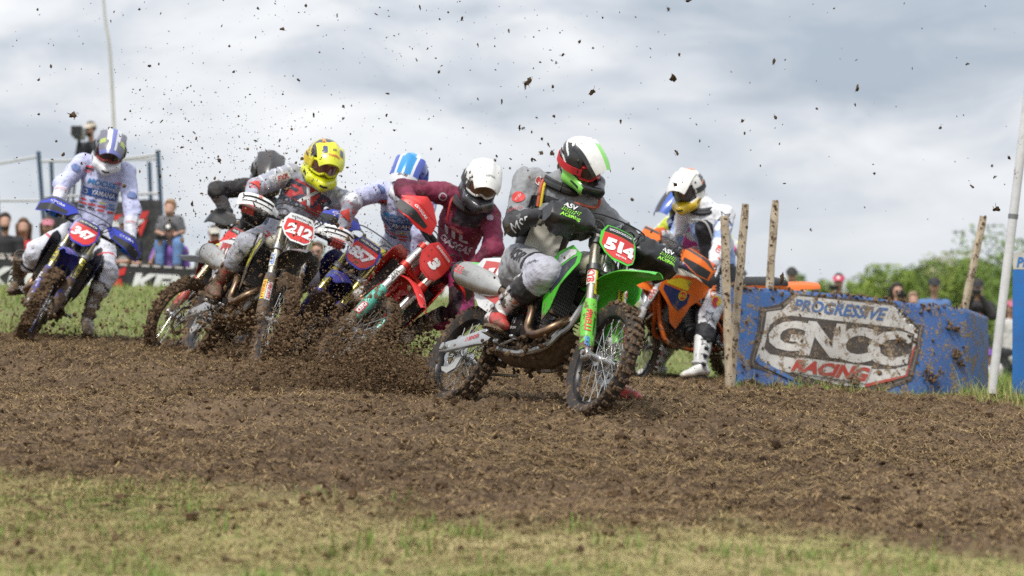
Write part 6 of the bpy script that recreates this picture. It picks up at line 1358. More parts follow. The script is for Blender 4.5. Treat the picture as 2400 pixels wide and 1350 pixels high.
bike(dict(c1=(.6, .035, .03), c2=W8, side2=True, num='1', fork=(.6, .5, .32), guard=(.55, .05, .04), fender=(.05, .05, .055), hgc=(.02, .02, .02), hgu=(.02, .02, .02), hgt='', mud=.6, cake=120, cakef=260, sp1=W8, sp2=YEL, sp3=W8, sp4=RED, tank=(.55, .45, .2), gtext=[('HRC', .58, .03, .1, W8, (.7, .45, .03), .7), ('RK', .86, .03, .08, (.05, .05, .05), (.66, .62, .5), .7)]), POSE['F'],
    'red and white motocross bike half hidden behind number 212', BG)
bike(dict(c1=ORG, num='5', c2=ORG, fork=(.6, .6, .6), guard=(.72, .72, .7), hgc=ORG, hgt='', mud=.42, cake=60, shroud=ORG, sp1=NAVY, sp2=YEL, sp3=YEL, sp4=(.55, .02, .03), shtext='BULL', frame=(.65, .13, .015), pbg=ORG, sbg=(.66, .13, .02), nw=.08, pst=ORG, gtext=[('WP', .86, .04, .1, (.5, .04, .03), (.7, .7, .7), .3)]), POSE['G'],
    'orange motocross bike standing at the blue banner, its fender pointing over it', BG)
bike(dict(c1=(.5, .5, .5), num='8', fork=(.5, .5, .5), guard=(.1, .1, .3), hgc=(.6, .1, .02), hgt='', mud=.6, cake=60), POSE['H'],
    'muddy motocross bike mostly hidden behind the orange bike', BG)
# ------------------------------------------------------------------ their riders
def star(r=.5, k=.42): return [((r if i % 2 == 0 else r*k)*math.sin(i*PI/5), (r if i % 2 == 0 else r*k)*math.cos(i*PI/5)) for i in range(10)]
def starline(r=.06, t=.80):       # a star outline as one closed band
    a = star(r); b_ = [(x*t*.92, y*t*.92) for x, y in star(r)]; return a+[a[0]]+[b_[0]]+b_[::-1]
def sel(n, *cs):
    o = np.zeros(n, int)
    for cnd, v in cs: o[cnd] = v
    return o
def hf_A(C): x, y, z = C.T; a = np.abs(y); return sel(len(C), ((z > .12) & (a < .07), 1), ((z > -.08) & (x < -.04) & (np.sin(z*110+x*80+y*30) > .45), 1), ((z < .015-.5*(x+.05)) & (a > .045) & (x > -.05) & (x < .12), 3))
def hf_B(C): x, y, z = C.T; a = np.abs(y); return sel(len(C), (z < -.03, 0), (z >= .02, 1), ((z > .0) & (x < .05) & (np.sin(z*70+x*60+a*30) > .45), 3), ((z > .06) & (a > .045+.25*(.14-z)) & (a < .062+.25*(.14-z)), 2), ((x > .05) & (z < .05) & (z > -.0) , 0), ((x < -.05) & (z < .06) & (z > -.05), 2))
def hf_C(C): x, y, z = C.T; a = np.abs(y); return sel(len(C), (z < -.05, 1), ((z > .02) & (x < .02), 2), ((a > .1) & (z > -.05) & (x < -.02), 3), ((x < -.06) & (z < .02), 3), ((z > .05) & (a < .055+.1*(x+.05)) & (x > -.06), 1), ((a < .016+.09*np.maximum(0, .12-np.abs(x))) & (z > .08), 4))
def hf_D(C): x, y, z = C.T; a = np.abs(y); return sel(len(C), (z > -.2, 0), ((z > .08) & (a < .07), 1), ((z > .1) & (a < .04), 2), ((z < -.03), 1), ((x < -.05) & (np.sin(z*60) > .2), 1))
def hf_E(C): x, y, z = C.T; a = np.abs(y); return sel(len(C), (z < -.02, 1), ((z < .05) & (a > .09) & (np.sin(x*80+z*40) > 0), 1), ((x < -.08) & (z > .08) & (a < .05), 2), ((x < -.10) & (z > .03) & (np.sin(y*90) > .2), 1))
def hf_F(C): x, y, z = C.T; return sel(len(C), (z > .03, 1), ((z > .06) & (np.abs(y) < .05), 0))
def hf_G(C): x, y, z = C.T; a = np.abs(y); return sel(len(C), ((x < -.03) & (z < .1), 1), ((x < -.03) & (np.sin(z*70+a*50) > .3), 2), ((z < -.06) & (x > .03), 3), ((z > .13) & (x < -.03), 2))
yb = lambda ox, oy, w_=.30: [('p', [(-w_/2, -.032), (w_/2, -.032), (w_/2, .034), (-w_/2, .034)], 'chest', ox, oy, 1, None, (.03, .10, .36), -.0), ('t', 'YAMAHA', 'chest', ox+.035, oy+.006, .044, .20, (.75, .75, .8), 0), ('p', ell(.022, .022), 'chest', ox-w_/2+.03, oy, 1, None, (.6, .62, .7), 0), ('p', ell(.016, .016), 'chest', ox-w_/2+.03, oy, 1, None, (.05, .14, .4), 0)]
def sponsors():
    o = []; cs = [(.6, .05, .05), (.05, .05, .06), (.55, .48, .05), (.1, .2, .45), (.6, .05, .05), (.05, .05, .06), (.4, .42, .1), (.6, .05, .05), (.05, .05, .06), (.1, .25, .5)]
    for r in range(3):
        for c in range(4):
            w_ = .05+.02*((r*5+c*3) % 3)/2; o.append(('p', [(-w_/2, -.008), (w_/2, -.008), (w_/2, .008), (-w_/2, .008)], 'chest', -.125+.083*c, .455-.055*r, 1, None, cs[(r*4+c*3) % 10], 0))
    return o
jpY = [('t', 'MOOSE', 'chest', .01, .73, .05, .25, (.04, .2, .46), 0), ('t', 'RACING', 'chest', .05, .655, .02, .12, (.04, .2, .46), 0)]+yb(0, .575)+sponsors()+[('p', ell(.035, .045), ('u', 'R'), .2, .45, 1, None, (.12, .17, .36), 0), ('p', ell(.035, .045), ('u', 'L'), -.2, .8, 1, None, (.12, .17, .36), 0), ('t', 'HH', 'chest', -.13, .86, .025, .06, (.6, .05, .05), 0), ('p', [(-.035, -.008), (.035, -.008), (.035, .008), (-.035, .008)], 'chest', -.12, .93, 1, None, (.6, .06, .06), 0), ('p', [(-.035, -.008), (.035, -.008), (.035, .008), (-.035, .008)], 'chest', -.12, .9, 1, None, (.03, .03, .04), 0), ('t', 'OTO', 'chest', .14, .78, .024, .06, (.6, .05, .05), 0)]
white_boot = dict(shin=(.66, .64, .61), calf=(.55, .53, .5), instep=(.6, .58, .55), toe=(.6, .57, .52), top=(.06, .06, .06))
rider(JNT['A'], dict(seed=1, res=.0085, hs=.97, mud=.2, jc=[(.26, .265, .275), (.045, .045, .048), (.15, .152, .155), (.45, .05, .05), (.44, .435, .44)],
    jf=lambda D: sel(len(D['C']), (D['fore'], 1), (D['fore'] & (D['N']+.55*(D['t']-.62) > .03), 2), (D['arm'] & ~D['fore'] & (D['t'] > .78+.5*D['N']), 1), ((~D['arm']) & (D['v'] < .45) & (D['u'] < -.105) & (D['w'] > -.08), 4), ((~D['arm']) & (D['v'] < .86) & (np.abs(D['u']) < .15) & (D['w'] > .0), 1), ((~D['arm']) & (D['v'] < .14+.2*D['N']), 3), ((~D['arm']) & (D['v'] < .10) & (D['N'] > .02), 1)),
    jprint=[('t', 'MSR', ('f', 'R'), .25, .36, .072, .14, (.72, .73, .74), 0), ('p', ell(.034, .042), ('u', 'R'), .35, .52, 1, None, (.6, .04, .035), 0), ('t', 'HOT BOX', ('u', 'R'), .35, .52, .014, .05, (.8, .78, .75), -.6), ('p', ell(.032, .032), ('u', 'R'), -1.1, .05, 1, None, (.7, .66, .64), 0), ('p', ell(.025, .025), ('u', 'R'), -1.1, .05, 1, None, (.6, .05, .05), 0), ('t', 'DUNLOP', ('u', 'R'), .4, .78, .02, .09, (.5, .10, .10), -1.2), ('t', 'A', ('u', 'L'), 0, .72, .07, .06, (.55, .56, .58), 0)], jb=.0,
    pc=[(.29, .29, .305), (.02, .02, .022), (.43, .43, .49)], pf=lambda D: sel(len(D['C']), ((D['kd'] < .17) & (D['front'] > -.035), 2), (D['shin'] & (D['kd'] > .135), 1), ((D['kd'] < .22) & (D['front'] < -.03), 1), (~D['shin'] & (D['kd'] > .165) & (D['kd'] < .20) & (D['front'] > -.02), 1)),
    pprint2=[('t', 'MSR', ('h', 'R'), -.25, .34, .075, .19, (.03, .03, .035), 0), ('t', 'ENDURO', ('h', 'R'), -.3, .93, .02, .12, (.03, .03, .035), .3)],
    helm=hf_A, hc=[(.022, .022, .024), (.80, .79, .76), (.55, .03, .03), (.30, .75, .14)], gf=(.58, .02, .03), gs=(.58, .025, .03), lens=(.13, .075, .06), tearoff=True,
    peak=dict(len=.07, drop=1.3, cols=[(.80, .79, .76), LIME, (.02, .02, .022)], cf=lambda t, v: 2 if abs(v) > .80 or t > .97 else (1 if t > .3 and .08 < v < .6 else 0)),
    hprint=[('t', 'S', (-.02, -.13, .01), (1, 0, 0), (0, 0, 1), .03, None, (.03, .02, .02))],
    boot=dict(shin=(.70, .69, .67), calf=(.62, .61, .6), instep=(.5, .035, .03), toe=(.45, .05, .04), top=(.02, .02, .022), strap=(.06, .06, .065), mark=('p', [(-.5, -.2), (.5, -.45), (.3, -.1), (.55, .35), (.1, .5), (-.4, .35)], .09, None, (.025, .025, .03))), bmud=.6,
    gc=(.025, .025, .028), gc2=(.03, .2, .5), brace=(.022, .022, .024), vest=((.018, .018, .02), (.52, .49, .42)), bag=(.72, .72, .70), hose=[((.55, .10, .05), -1), ((.66, .5, .03), -1), ((.6, .12, .06), 1)]),
    'rider in grey with a white and lime helmet on the green bike')
rider(JNT['B'], dict(seed=2, mud=.2, jc=[(.35, .36, .42), (.62, .62, .65), (.50, .06, .06), (.05, .075, .12)],
    jf=lambda D: sel(len(D['C']), ((~D['arm']) & (np.abs(D['u']) > .125) & (np.abs(D['u']) < .145) & (D['v'] < .7), 3), (D['arm'] & ~D['fore'] & (np.sin(D['t']*26+D['N']*14) > .75), 1), (D['fore'] & (np.sin(D['t']*14+D['N']*20) > .85), 2)),
    jprint=[('p', [(-.19, -.06), (.12, -.075), (.13, .06), (-.16, .085)], 'chest', .03, .80, 1, None, (.55, .045, .05), 0), ('t', 'FXR', 'chest', .005, .805, .125, .38, (.035, .055, .09), -.0), ('t', 'X', 'chest', .005, .805, .125, .12, (.76, .76, .76), 0), ('t', 'MOTO', 'chest', -.10, .635, .048, .17, (.05, .06, .09), 0), ('p', [(-.06, -.013), (.08, -.013), (.08, .015), (-.06, .015)], 'chest', .09, .635, 1, None, (.55, .04, .04), 0), ('p', [(-.05, -.018), (.05, -.018), (.05, .018), (-.05, .018)], 'chest', .12, .54, 1, None, (.7, .7, .7), 0), ('t', 'TM', 'chest', .12, .54, .022, .06, (.03, .03, .03), 0), ('p', [(-.07, -.03), (.07, -.03), (.06, .035), (-.05, .035)], ('u', 'R'), 0, .35, 1, None, (.68, .68, .68), 0), ('t', 'FXR', ('u', 'R'), 0, .35, .04, .1, (.5, .05, .05), 0), ('t', 'B', 'chest', .15, .82, .03, .03, (.35, .5, .6), 0), ('p', [(-.04, -.045), (.05, .0), (.0, .06)], ('f', 'L'), 0, .4, 1, None, (.58, .05, .04), 0), ('p', [(-.035, -.045), (.035, .0), (.0, .06)], ('f', 'R'), 0, .35, 1, None, (.58, .05, .04), 0)], jb=.04,
    pc=[(.36, .37, .42), (.02, .02, .022), (.55, .55, .58), (.5, .06, .06)], pf=lambda D: sel(len(D['C']), ((D['side'] < -.02) & (D['kd'] < .22), 1), ((D['kd'] < .15) & (D['front'] > .05) & (D['N'] > .03), 2), (D['shin'] & (D['kd'] > .16), 0), ((~D['shin']) & (D['kd'] > .2) & (D['N'] > .13), 3)),
    pprint2=[('p', [(-.05, -.03), (.05, -.03), (.05, .03), (-.05, .03)], ('h', 'R'), 0, .86, 1, None, (.6, .62, .68), 0), ('t', 'MOTO', ('h', 'R'), 0, .86, .03, .09, (.1, .15, .3), .0), ('t', 'FXR', ('h', 'R'), 0, .55, .06, .14, (.5, .06, .06), 0), ('t', '2', ('s', 'R'), 0, .05, .05, .04, (.1, .14, .25), 0)],
    helm=hf_B, hc=[(.70, .72, .02), (.05, .055, .06), (.75, .30, .03), (.70, .55, .03)], gf=(.70, .72, .02), lens=(.16, .06, .05), gs=(.6, .45, .03),
    peak=dict(x0=.055, len=.10, drop=1.0, cols=[(.74, .70, .02), (.70, .72, .02)], cf=lambda t, v: 1 if t > .7 else 0), hprint=[('t', 'AIROH', (-.02, .13, .06), (-1, 0, 0), (0, 0, 1), .03, .12, (.72, .55, .03)), ('t', 'AIROH', (-.02, -.13, .06), (1, 0, 0), (0, 0, 1), .03, .12, (.72, .55, .03))],
    pprint=[('t', 'Troubles', (.19, 0, .2), (0, 1, 0), (-1, 0, .4), .022, .085, (.6, .12, .04)), ('t', '6D', (.14, 0, .2), (0, 1, 0), (-1, 0, .3), .018, .03, (.1, .1, .08)), ('p', [(-.014, -.03), (.014, -.03), (.014, .03), (-.014, .03)], (.13, -.06, .2), (0, 1, 0), (-1, 0, .3), 1, None, (.05, .07, .2)), ('p', [(-.014, -.03), (.014, -.03), (.014, .03), (-.014, .03)], (.13, .06, .2), (0, 1, 0), (-1, 0, .3), 1, None, (.05, .07, .2))],
    boot=dict(shin=(.42, .05, .04), calf=(.3, .05, .04), instep=(.4, .05, .04), toe=(.3, .05, .035), top=(.2, .03, .03), strap=(.1, .05, .04)), bmud=.78, gc=(.5, .06, .05), bag=(.62, .62, .62)),
    'rider in grey and red with a fluorescent yellow helmet on bike 212')
rider(JNT['C'], dict(seed=3, mud=.16, jc=[LIL, (.55, .06, .08), (.68, .68, .75)], jf=lambda D: sel(len(D['C']), (D['fore'] & (D['t'] > .3), 2), ((~D['arm']) & (D['v'] < .03), 1)), jprint=jpY+[('p', [(-.004, -.05), (.004, -.05), (.004, .05), (-.004, .05)], ('f', 'R'), 0, .45, 1, None, (.6, .1, .1), 0), ('p', [(-.004, -.05), (.004, -.05), (.004, .05), (-.004, .05)], ('f', 'L'), 0, .5, 1, None, (.6, .1, .1), 0)],
    pc=[(.66, .67, .74), (.02, .02, .024), (.55, .07, .08), (.3, .45, .6)], pmud=.32, pf=lambda D: sel(len(D['C']), ((D['side'] < -.03) & (D['kd'] < .24), 1), ((D['kd'] > .165) & (D['kd'] < .182) & (D['front'] > 0) & ~D['shin'], 2), (D['shin'] & (D['kd'] > .165) & (D['kd'] < .19), 1)),
    helm=hf_C, hc=[(.13, .13, .15), (.74, .74, .76), (.16, .16, .18), (.34, .03, .05), (.05, .08, .36)], gf=(.3, .03, .03), lens=(.03, .02, .02), gs=(.02, .02, .02),
    peak=dict(len=.10, drop=1.0, cols=[(.16, .16, .20), (.70, .70, .74), (.16, .18, .45)], cf=lambda t, v: 1 if abs(v) < .55-.3*t and abs(v) > .1+.25*max(0, .5-t) and t < .85 else (2 if t > .85 or abs(v) < .1+.25*max(0, .5-t) else 0)),
    pprint=[('p', [(-.02, -.022), (.02, -.022), (.02, .022), (-.02, .022)], (.12, -.078, .2), (0, 1, 0), (-1, 0, .3), 1, None, (.42, .5, .12)), ('p', [(-.02, -.022), (.02, -.022), (.02, .022), (-.02, .022)], (.12, .078, .2), (0, 1, 0), (-1, 0, .3), 1, None, (.42, .5, .12))],
    boot=dict(shin=(.5, .47, .43), calf=(.35, .33, .3), instep=(.3, .26, .22), toe=(.28, .22, .17), top=(.03, .03, .03)), bmud=.74, gc=(.03, .16, .5), gc2=(.03, .2, .55), bag=(.45, .6, .75)),
    'rider in white and lilac with a grey and white helmet, legs off the pegs')
rider(JNT['D'], dict(seed=4, mud=.2, jc=[LIL, (.55, .06, .08), (.12, .16, .4)], jf=lambda D: sel(len(D['C']), ((~D['arm']) & (D['v'] < .05), 1), (D['arm'] & ~D['fore'] & (D['t'] < .3) & (D['N'] > .1), 2)), jprint=jpY, pc=[(.66, .67, .74), (.05, .07, .3)], pmud=.4, pf=lambda D: sel(len(D['C']), ((D['side'] < -.03), 1)),
    helm=hf_D, hc=[(.06, .10, .45), (.70, .71, .75), (.03, .30, .62)], gf=(.3, .3, .35), lens=(.03, .025, .025), gs=(.05, .1, .4), peak=dict(len=.10, drop=1.0, cols=[(.03, .28, .62), (.72, .72, .75), (.06, .1, .45)], cf=lambda t, v: 1 if .45 < abs(v) < .7 or t > .8 else (2 if abs(v) > .7 else 0)),
    pprint=[('t', 'SHOEI', (.2, 0, .2), (0, 1, 0), (-1, 0, .4), .02, .07, (.03, .03, .05))], boot=white_boot, bmud=.7, gc=(.03, .16, .5), gc2=(.03, .2, .55)),
    'rider in white and lilac with a blue helmet behind bike 857')
rider(JNT['E'], dict(seed=5, mud=.3, jc=[MAR, (.10, .008, .03), (.25, .02, .05), (.03, .02, .03)], jf=lambda D: sel(len(D['C']), (D['arm'] & (D['N'] > .12), 1), ((~D['arm']) & (D['v'] > .72) & (np.abs(D['u']) < .16), 3), (D['fore'] & (D['t'] > .8), 2)),
    jprint=[('t', 'GASGAS', 'chest', .0, .36, .055, .25, (.55, .45, .5), 0), ('p', [(-.06, -.03), (-.03, -.03), (-.055, .035), (-.085, .035)], 'chest', -.04, .52, 1, None, (.62, .58, .62), 0), ('p', [(-.01, -.03), (.02, -.03), (-.005, .035), (-.035, .035)], 'chest', -.03, .52, 1, None, (.62, .58, .62), 0), ('p', [(.04, -.03), (.11, -.03), (.10, -.01), (.06, -.01), (.045, .035), (.015, .035)], 'chest', -.02, .52, 1, None, (.62, .58, .62), 0), ('p', ell(.06, .02), 'chest', -.02, .63, 1, None, (.5, .05, .06), 0), ('t', 'CASTELLI', 'chest', -.02, .63, .014, .08, (.6, .5, .5), 0), ('p', ell(.03, .03), ('u', 'R'), -.3, .1, 1, None, (.55, .5, .55), 0), ('p', ell(.022, .022), ('u', 'R'), -.3, .1, 1, None, MAR, 0), ('p', ell(.025, .025), ('u', 'L'), 0, .25, 1, None, (.5, .4, .5), 0)],
    pc=[(.26, .012, .09), (.03, .01, .02), (.32, .02, .12)], pmud=.36, pf=lambda D: sel(len(D['C']), (D['shin'], 2), ((D['side'] < -.03) & (D['kd'] < .24), 1)),
    helm=hf_E, hc=[(.76, .75, .71), (.035, .037, .045), (.25, .5, .6)], gf=(.6, .58, .55), lens=(.10, .05, .03), gs=(.05, .05, .05), peak=dict(len=.10, drop=1.0, cols=[(.76, .75, .71)]),
    pprint=[('t', 'airoh', (.16, 0, .2), (0, 1, 0), (-1, 0, .4), .02, .07, (.35, .35, .34))], boot=white_boot, bmud=.6, gc=(.35, .04, .04), gc2=(.1, .02, .03), brace=(.03, .025, .03), hose=[((.5, .03, .03), -1)]),
    'rider in maroon with a white helmet on the red bike')
rider(JNT['F'], dict(seed=6, mud=.22, jc=[(.024, .024, .026), (.33, .33, .35), (.30, .20, .22)], jf=lambda D: sel(len(D['C']), (D['fore'], 1), (D['fore'] & (D['N'] > .08), 2)), pc=[(.05, .05, .055), (.5, .5, .5)], pmud=.5, pf=lambda D: sel(len(D['C']), (D['shin'], 0)),
    helm=hf_F, hc=[(.03, .028, .027), (.10, .10, .10)], gf=(.04, .04, .04), lens=(.03, .02, .02), peak=dict(len=.12, cols=[(.035, .03, .03)]), boot=white_boot, bmud=.7, gc=(.1, .1, .1)),
    'rider in black with grey forearms hidden behind the grey rider')
rider(JNT['G'], dict(seed=7, mud=.1, jc=[(.70, .70, .73), (.30, .40, .66), (.62, .12, .02), (.025, .025, .03)], jf=lambda D: sel(len(D['C']), ((~D['arm']) & (np.abs(D['u']) > .09) & (D['v'] < .85) & (D['w'] > -.06), 1), (D['arm'] & ~D['fore'] & (D['t'] > .35) & (D['N'] > .0), 1), ((~D['arm']) & (D['w'] < -.07), 0), (D['fore'] & (D['t'] > .72) & (D['N'] > 0), 2)),
    jprint=[('p', starline(.075), ('u', 'L'), 0, .3, 1, None, (.03, .03, .035), .3), ('t', 'KTM', ('f', 'L'), 0, .55, .04, .1, (.6, .05, .03), 0)],
    pc=[(.74, .74, .76), (.022, .022, .026), (.62, .14, .02)], pmud=.12, pf=lambda D: sel(len(D['C']), ((D['side'] < -.045), 1), ((D['shin']) & (D['kd'] > .13), 1), ((~D['shin']) & (D['kd'] > .22) & (D['side'] > -.02) & (D['front'] > -.08), 1), (D['part'] == 't', 0)),
    pprint2=[('t', 'alpinestars', ('h', 'L'), -.1, .42, .075, .26, (.74, .74, .76), .3), ('t', 'KTM', ('h', 'L'), .5, .55, .05, .13, (.75, .16, .02), .3), ('p', ell(.045, .045), ('h', 'L'), -.1, .72, 1, None, (.75, .5, .03), 0), ('p', [(-.05, -.02), (-.02, .02), (.04, .025), (.06, .0), (.04, -.025), (.01, -.012), (-.02, -.03)], ('h', 'L'), -.0, .78, 1, None, (.55, .03, .05), 0), ('p', starline(.06), ('s', 'L'), 0, .08, 1, None, (.03, .03, .035), .2)],
    helm=hf_G, hc=[(.80, .78, .72), (.035, .035, .04), (.72, .18, .03), (.72, .48, .02)], gf=(.05, .05, .05), lens=(.10, .09, .10), gs=(.04, .04, .04), peak=dict(len=.10, drop=1.0, cols=[(.80, .78, .72)]),
    boot=dict(shin=(.74, .74, .72), calf=(.70, .70, .68), instep=(.72, .71, .68), toe=(.55, .48, .40), top=(.7, .7, .7), strap=(.55, .55, .54), buckle=(.03, .03, .03), mark=('p', starline(.5), .1, None, (.03, .03, .035))), bmud=.22, gc=(.66, .09, .02), gc2=(.68, .12, .02), brace=(.025, .025, .03), vest=((.022, .022, .028), None, .5), bag=(.12, .12, .15), hose=[((.4, .4, .38), 1)]),
    'rider in white waiting on the orange bike with one boot down')
rider(JNT['H'], dict(seed=8, mud=.12, jc=[(.62, .62, .60), (.70, .10, .36), (.62, .70, .06)], jf=lambda D: sel(len(D['C']), (D['N'] > .06, 1), (D['N'] < -.1, 2)), pc=[(.14, .07, .42), (.68, .05, .40), (.62, .62, .62)], pmud=.14, pf=lambda D: sel(len(D['C']), (D['shin'] & (D['N'] > .02), 1), (D['N'] < -.12, 2)),
    helm=hf_F, hc=[(.05, .10, .40), (.62, .64, .08)], gf=(.1, .1, .3), lens=(.04, .04, .05), peak=dict(len=.15, cols=[(.04, .12, .50), (.05, .05, .06)], cf=lambda t, v: 1 if abs(v) < .3 else 0),
    boot=dict(shin=(.72, .70, .68), calf=(.66, .64, .62), instep=(.6, .55, .52), toe=(.6, .56, .5), strap=(.55, .04, .06), mark=('t', 'G', .09, .06, (.5, .03, .05))), bmud=.26, gc=(.5, .5, .5)),
    'rider with a blue peaked helmet and purple legs behind the orange bike')
# ------------------------------------------------------------------ mud in the air
def clod_mesh(i):
    b = MB(); bm = bmesh.new(); bmesh.ops.create_icosphere(bm, subdivisions=2, radius=1); bm.verts.index_update(); V0 = np.array([tuple(v.co) for v in bm.verts]); F0 = [tuple(v.index for v in f.verts) for f in bm.faces]; bm.free()
    V = V0*np.array([[.5, .32, .3]])*RNG.uniform(.7, 1.4, 3); sd = RNG.random(3)*30
    V = V*(1+2.6*fbm(V*3.6+sd, 3)[:, None])+.30*np.stack([fbm(V*1.6+sd+q, 2) for q in (3, 9, 17)], 1); b.add(V, F0)
    for _ in range(3):
        p = V[RNG.integers(len(V))]; b.tube(smooth_path([p, p+RNG.normal(0, .22, 3), p+RNG.normal(0, .42, 3)], 3), [.03]*6+[.012], 4)
    return b.mesh('mud_clod', [M_AIR], 60)
M_AIR = mat((.13, .085, .048), .95, c2=(.045, .028, .015), vs=30, bump=.6, bs=80, spec=.2, name='flying_mud')
CM = [clod_mesh(i) for i in range(14)]
NOTE = [(350, 154, 14), (120, 157, 13), (170, 270, 22), (88, 22, 8), (1030, 45, 8), (790, 37, 8), (1085, 48, 6), (1120, 105, 9), (1029, 168, 13), (1240, 190, 24), (1232, 205, 14), (1295, 203, 13), (1320, 128, 20), (1303, 147, 11), (1388, 217, 26), (1578, 185, 28), (1566, 22, 10), (1813, 145, 19), (2010, 207, 17), (2268, 150, 11), (2203, 300, 14), (2335, 490, 26), (2325, 388, 11), (2278, 437, 15), (1640, 330, 9), (1745, 312, 12), (1838, 430, 10), (1455, 285, 12), (1270, 325, 13), (1298, 272, 14), (1294, 358, 14), (1268, 358, 15), (1246, 374, 12), (1308, 388, 12), (1218, 300, 17), (1164, 366, 11), (1246, 310, 11), (1286, 340, 15), (1252, 374, 14), (1196, 394, 10), (735, 270, 15), (805, 250, 11), (548, 168, 10), (425, 345, 12), (513, 375, 12), (375, 412, 12), (450, 478, 12), (600, 330, 8), (655, 330, 9), (690, 400, 9), (600, 470, 9), (1190, 535, 20), (1184, 548, 14), (1483, 395, 10), (1586, 357, 19), (1582, 432, 14), (1205, 500, 12), (1085, 300, 8), (90, 187, 8), (1482, 468, 11), (148, 362, 11), (378, 285, 9), (1833, 650, 26), (1120, 232, 9), (1160, 375, 12), (1030, 375, 11), (1235, 195, 20), (1490, 40, 7), (912, 38, 6), (1955, 20, 7), (1840, 140, 7), (2310, 15, 6), (605, 20, 8), (645, 9, 7), (745, 60, 7), (520, 60, 6), (440, 205, 9), (255, 300, 8), (620, 405, 10), (560, 420, 9)]
spots = [(x, y, s) for x, y, s in NOTE]
while len(spots) < 300:
    r = random.random()
    if r < .36: x, y = random.gauss(1150, 190), random.uniform(-10, 560)
    elif r < .70: x, y = random.uniform(0, 1000), random.uniform(0, 650)
    else: x, y = random.uniform(1300, 2400), random.uniform(0, 560)
    if -10 < x < 2410 and y < 660: spots.append((x, y, min(15, 3.6+random.expovariate(.36))))
WHICH = {(1240, 190): 'large clod just above and left of the white helmet, a pair with a smaller one', (1320, 128): 'dark clod high above the white and lime helmet', (1388, 217): 'big stringy clod right above the white and lime helmet', (1578, 185): 'largest ragged clod high above the orange bike rider', (1813, 145): 'lone dark clod high in the sky above the muddy topped stake', (2010, 207): 'lone clod in the grey sky right of the stakes', (2335, 490): 'ragged clod in the sky between the farthest stake and the white pole', (2278, 437): 'clod just above the top of the farthest tilted stake', (170, 270): 'curved clod just left of the camera operator', (350, 154): 'clod in bright sky right of the thin mast', (1586, 357): 'clod just in front of the white helmet of the waiting rider', (1582, 432): 'clod across the white helmet peak of the waiting rider', (1833, 650): 'flat clod hovering over the blue banner beside the third stake', (735, 270): 'clod just above the fluorescent yellow helmet', (1029, 168): 'clod high above the maroon rider', (1190, 535): 'clod close beside the grey rider\u2019s raised elbow', (120, 157): 'clod in the sky left of the thin mast', (2203, 300): 'elongated clod high left of the white pole', (1218, 300): 'clod level with the lime helmet, left of it'}
for i, (x, y, s) in enumerate(spots):
    Y = random.uniform(12.8, 17.5) if x < 1450 else random.uniform(12.5, 19); o = link('mud_clod', CM[i % len(CM)], None, WHICH.get((x, y), 'small clod of brown mud flying through the air'), None, 'mud clod', 'clods of mud thrown up by the wheels')
    o.location = px(x, y, Y); k = s/FPX*Y*.8; o.scale = (k, k*random.uniform(.6, 1), k*random.uniform(.6, 1)); o.rotation_euler = [random.uniform(0, 6.28) for _ in range(3)]
def spray_pts(P0_, d, n, spread, reach, up=(.1, .9), g=.9, k=1.5):
    """clods thrown from a wheel: a widening fan that falls back"""
    d = nrm(d); s = nrm(np.cross(d, vec(0, 0, 1))); t = RNG.random(n)**k*reach; a = RNG.normal(0, spread, n); e = RNG.uniform(up[0], up[1], n)
    P = np.asarray(P0_)+t[:, None]*(d+np.outer(a, s)+np.outer(e, vec(0, 0, 1)))-np.outer(.5*g*t*t*.55, vec(0, 0, 1))+RNG.normal(0, .03, (n, 3))
    zg = gbase(P[:, 0], P[:, 1]); return P[P[:, 2] > zg-.03]
SP = []; SS = []
def emit(*a, size=.010, **kw):
    P = spray_pts(*a, **kw); SP.append(P); SS.append(np.minimum(RNG.gamma(1.0, size*.21, len(P))+.0021, .016))
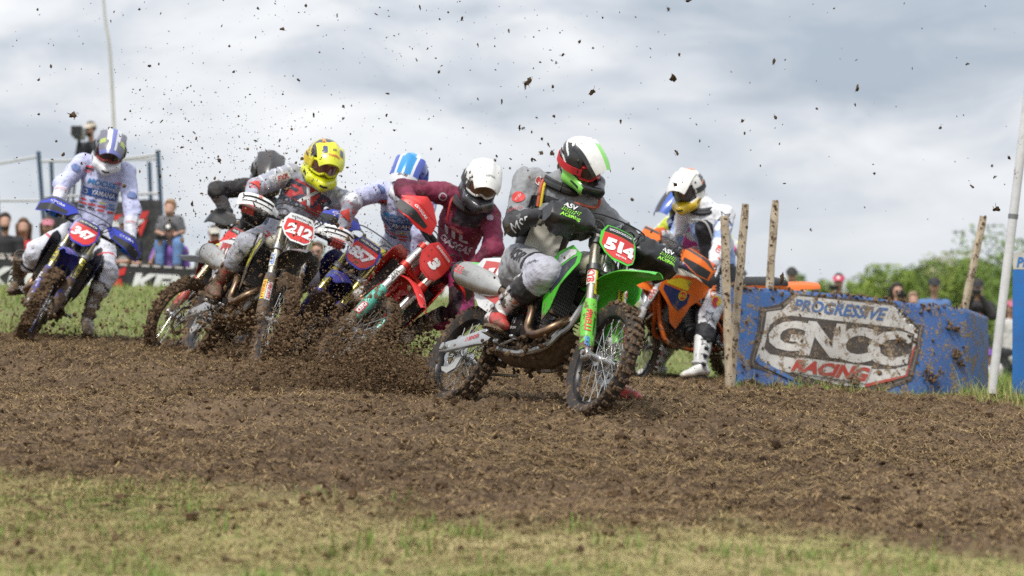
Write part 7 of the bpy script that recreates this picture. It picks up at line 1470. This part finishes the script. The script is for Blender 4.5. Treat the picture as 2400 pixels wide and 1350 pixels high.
for nme, (n1_, n2_) in dict(A=(13500, 350), B=(1500, 300), C=(1300, 500), D=(2000, 450), E=(3200, 900), F=(1700, 450)).items():
    f_, A_, S_m = bike_world(POSE[nme]); hd_ = A_[:, 0]*1.0; hd_[2] = 0; hd_ = nrm(hd_); r0 = f_(vec(0, 0, .0)); q0 = f_(S_(.3596, .054, 0)-AX*.0, True); q0[2] = gbase([q0[0]], [q0[1]])[0]+.02
    if nme == 'A':
        bk = nrm(-hd_+vec(-.35, 0, 0))
        emit(r0+vec(0, .05, .03), bk, 20000, .22, 1.75, up=(.0, .75), size=.013, k=1.25); emit(r0+vec(-.05, .1, .03), bk, 14000, .32, 2.4, up=(.0, .5), size=.010, k=1.0); emit(r0, bk, 7000, .30, 2.4, up=(.4, 1.5), size=.008, k=1.2)
    else:
        emit(r0+vec(0, 0, .03), -hd_+vec(-.25, 0, 0), n1_, .35, 1.3, up=(.0, .7), size=.012, k=1.3)
        emit(r0+vec(.15, -.3, .0), vec(.9, -.45, 0), n1_, .7, 1.0, up=(.0, .55), size=.012, k=1.2)
    emit(q0, -hd_+vec(.5, 0, 0), n2_, .8, .8, up=(.05, .8), size=.009, k=1.3)
P = np.concatenate(SP); S = np.concatenate(SS); big = S > .009; V, Fc, k = lumps(P[big], S[big], RNG.uniform(.5, 1.5, (big.sum(), 1, 3))); bulk('mud_lumps', V, Fc, np.repeat(RNG.beta(2.6, 2.0, big.sum()), k), M_CLOD, ang=20); P, S = P[~big], S[~big]; V, Fc, k = lumps(P, S, RNG.uniform(.5, 1.5, (len(P), 1, 3)), True); bulk('mud_spray', V, Fc, np.repeat(RNG.beta(2.8, 1.9, len(P)), k), M_CLOD, ang=20)
n = 1500; x = np.where(RNG.random(n) < .7, RNG.normal(700, 420, n), RNG.uniform(0, 2400, n)); y = np.where(RNG.random(n) < .55, RNG.uniform(0, 620, n), RNG.normal(600, 120, n)); Y = RNG.uniform(12.5, 19, n)
ok = (y < 780) & (x > -20) & (x < 2420) & ((x < 1500) | (RNG.random(n) < .25)); x, y, Y = x[ok], y[ok], Y[ok]
P = np.stack([(x-1200)/FPX*Y, Y, CZ-(y-675)/FPX*Y], 1); S = RNG.gamma(1.4, .0012, len(P))+.0012; V, Fc, k = lumps(P, S, RNG.uniform(.5, 1.6, (len(P), 1, 3)), True); bulk('mud_specks', V, Fc, np.repeat(RNG.beta(2, 3.4, len(P)), k), M_CLOD)
# straw caught up in the spray
q = RNG.integers(0, len(SP[0]), 500); PP = SP[0][q]; L = RNG.uniform(.03, .10, 500); V, Fc, k = blades(PP[:, :2], PP[:, 2], L, RNG.uniform(.0015, .003, 500), RNG.uniform(.2, 1.5, 500), 2, .6); bulk('flying_straw', V, Fc, np.repeat(RNG.beta(2, 2, 500), k), M_STRAW)
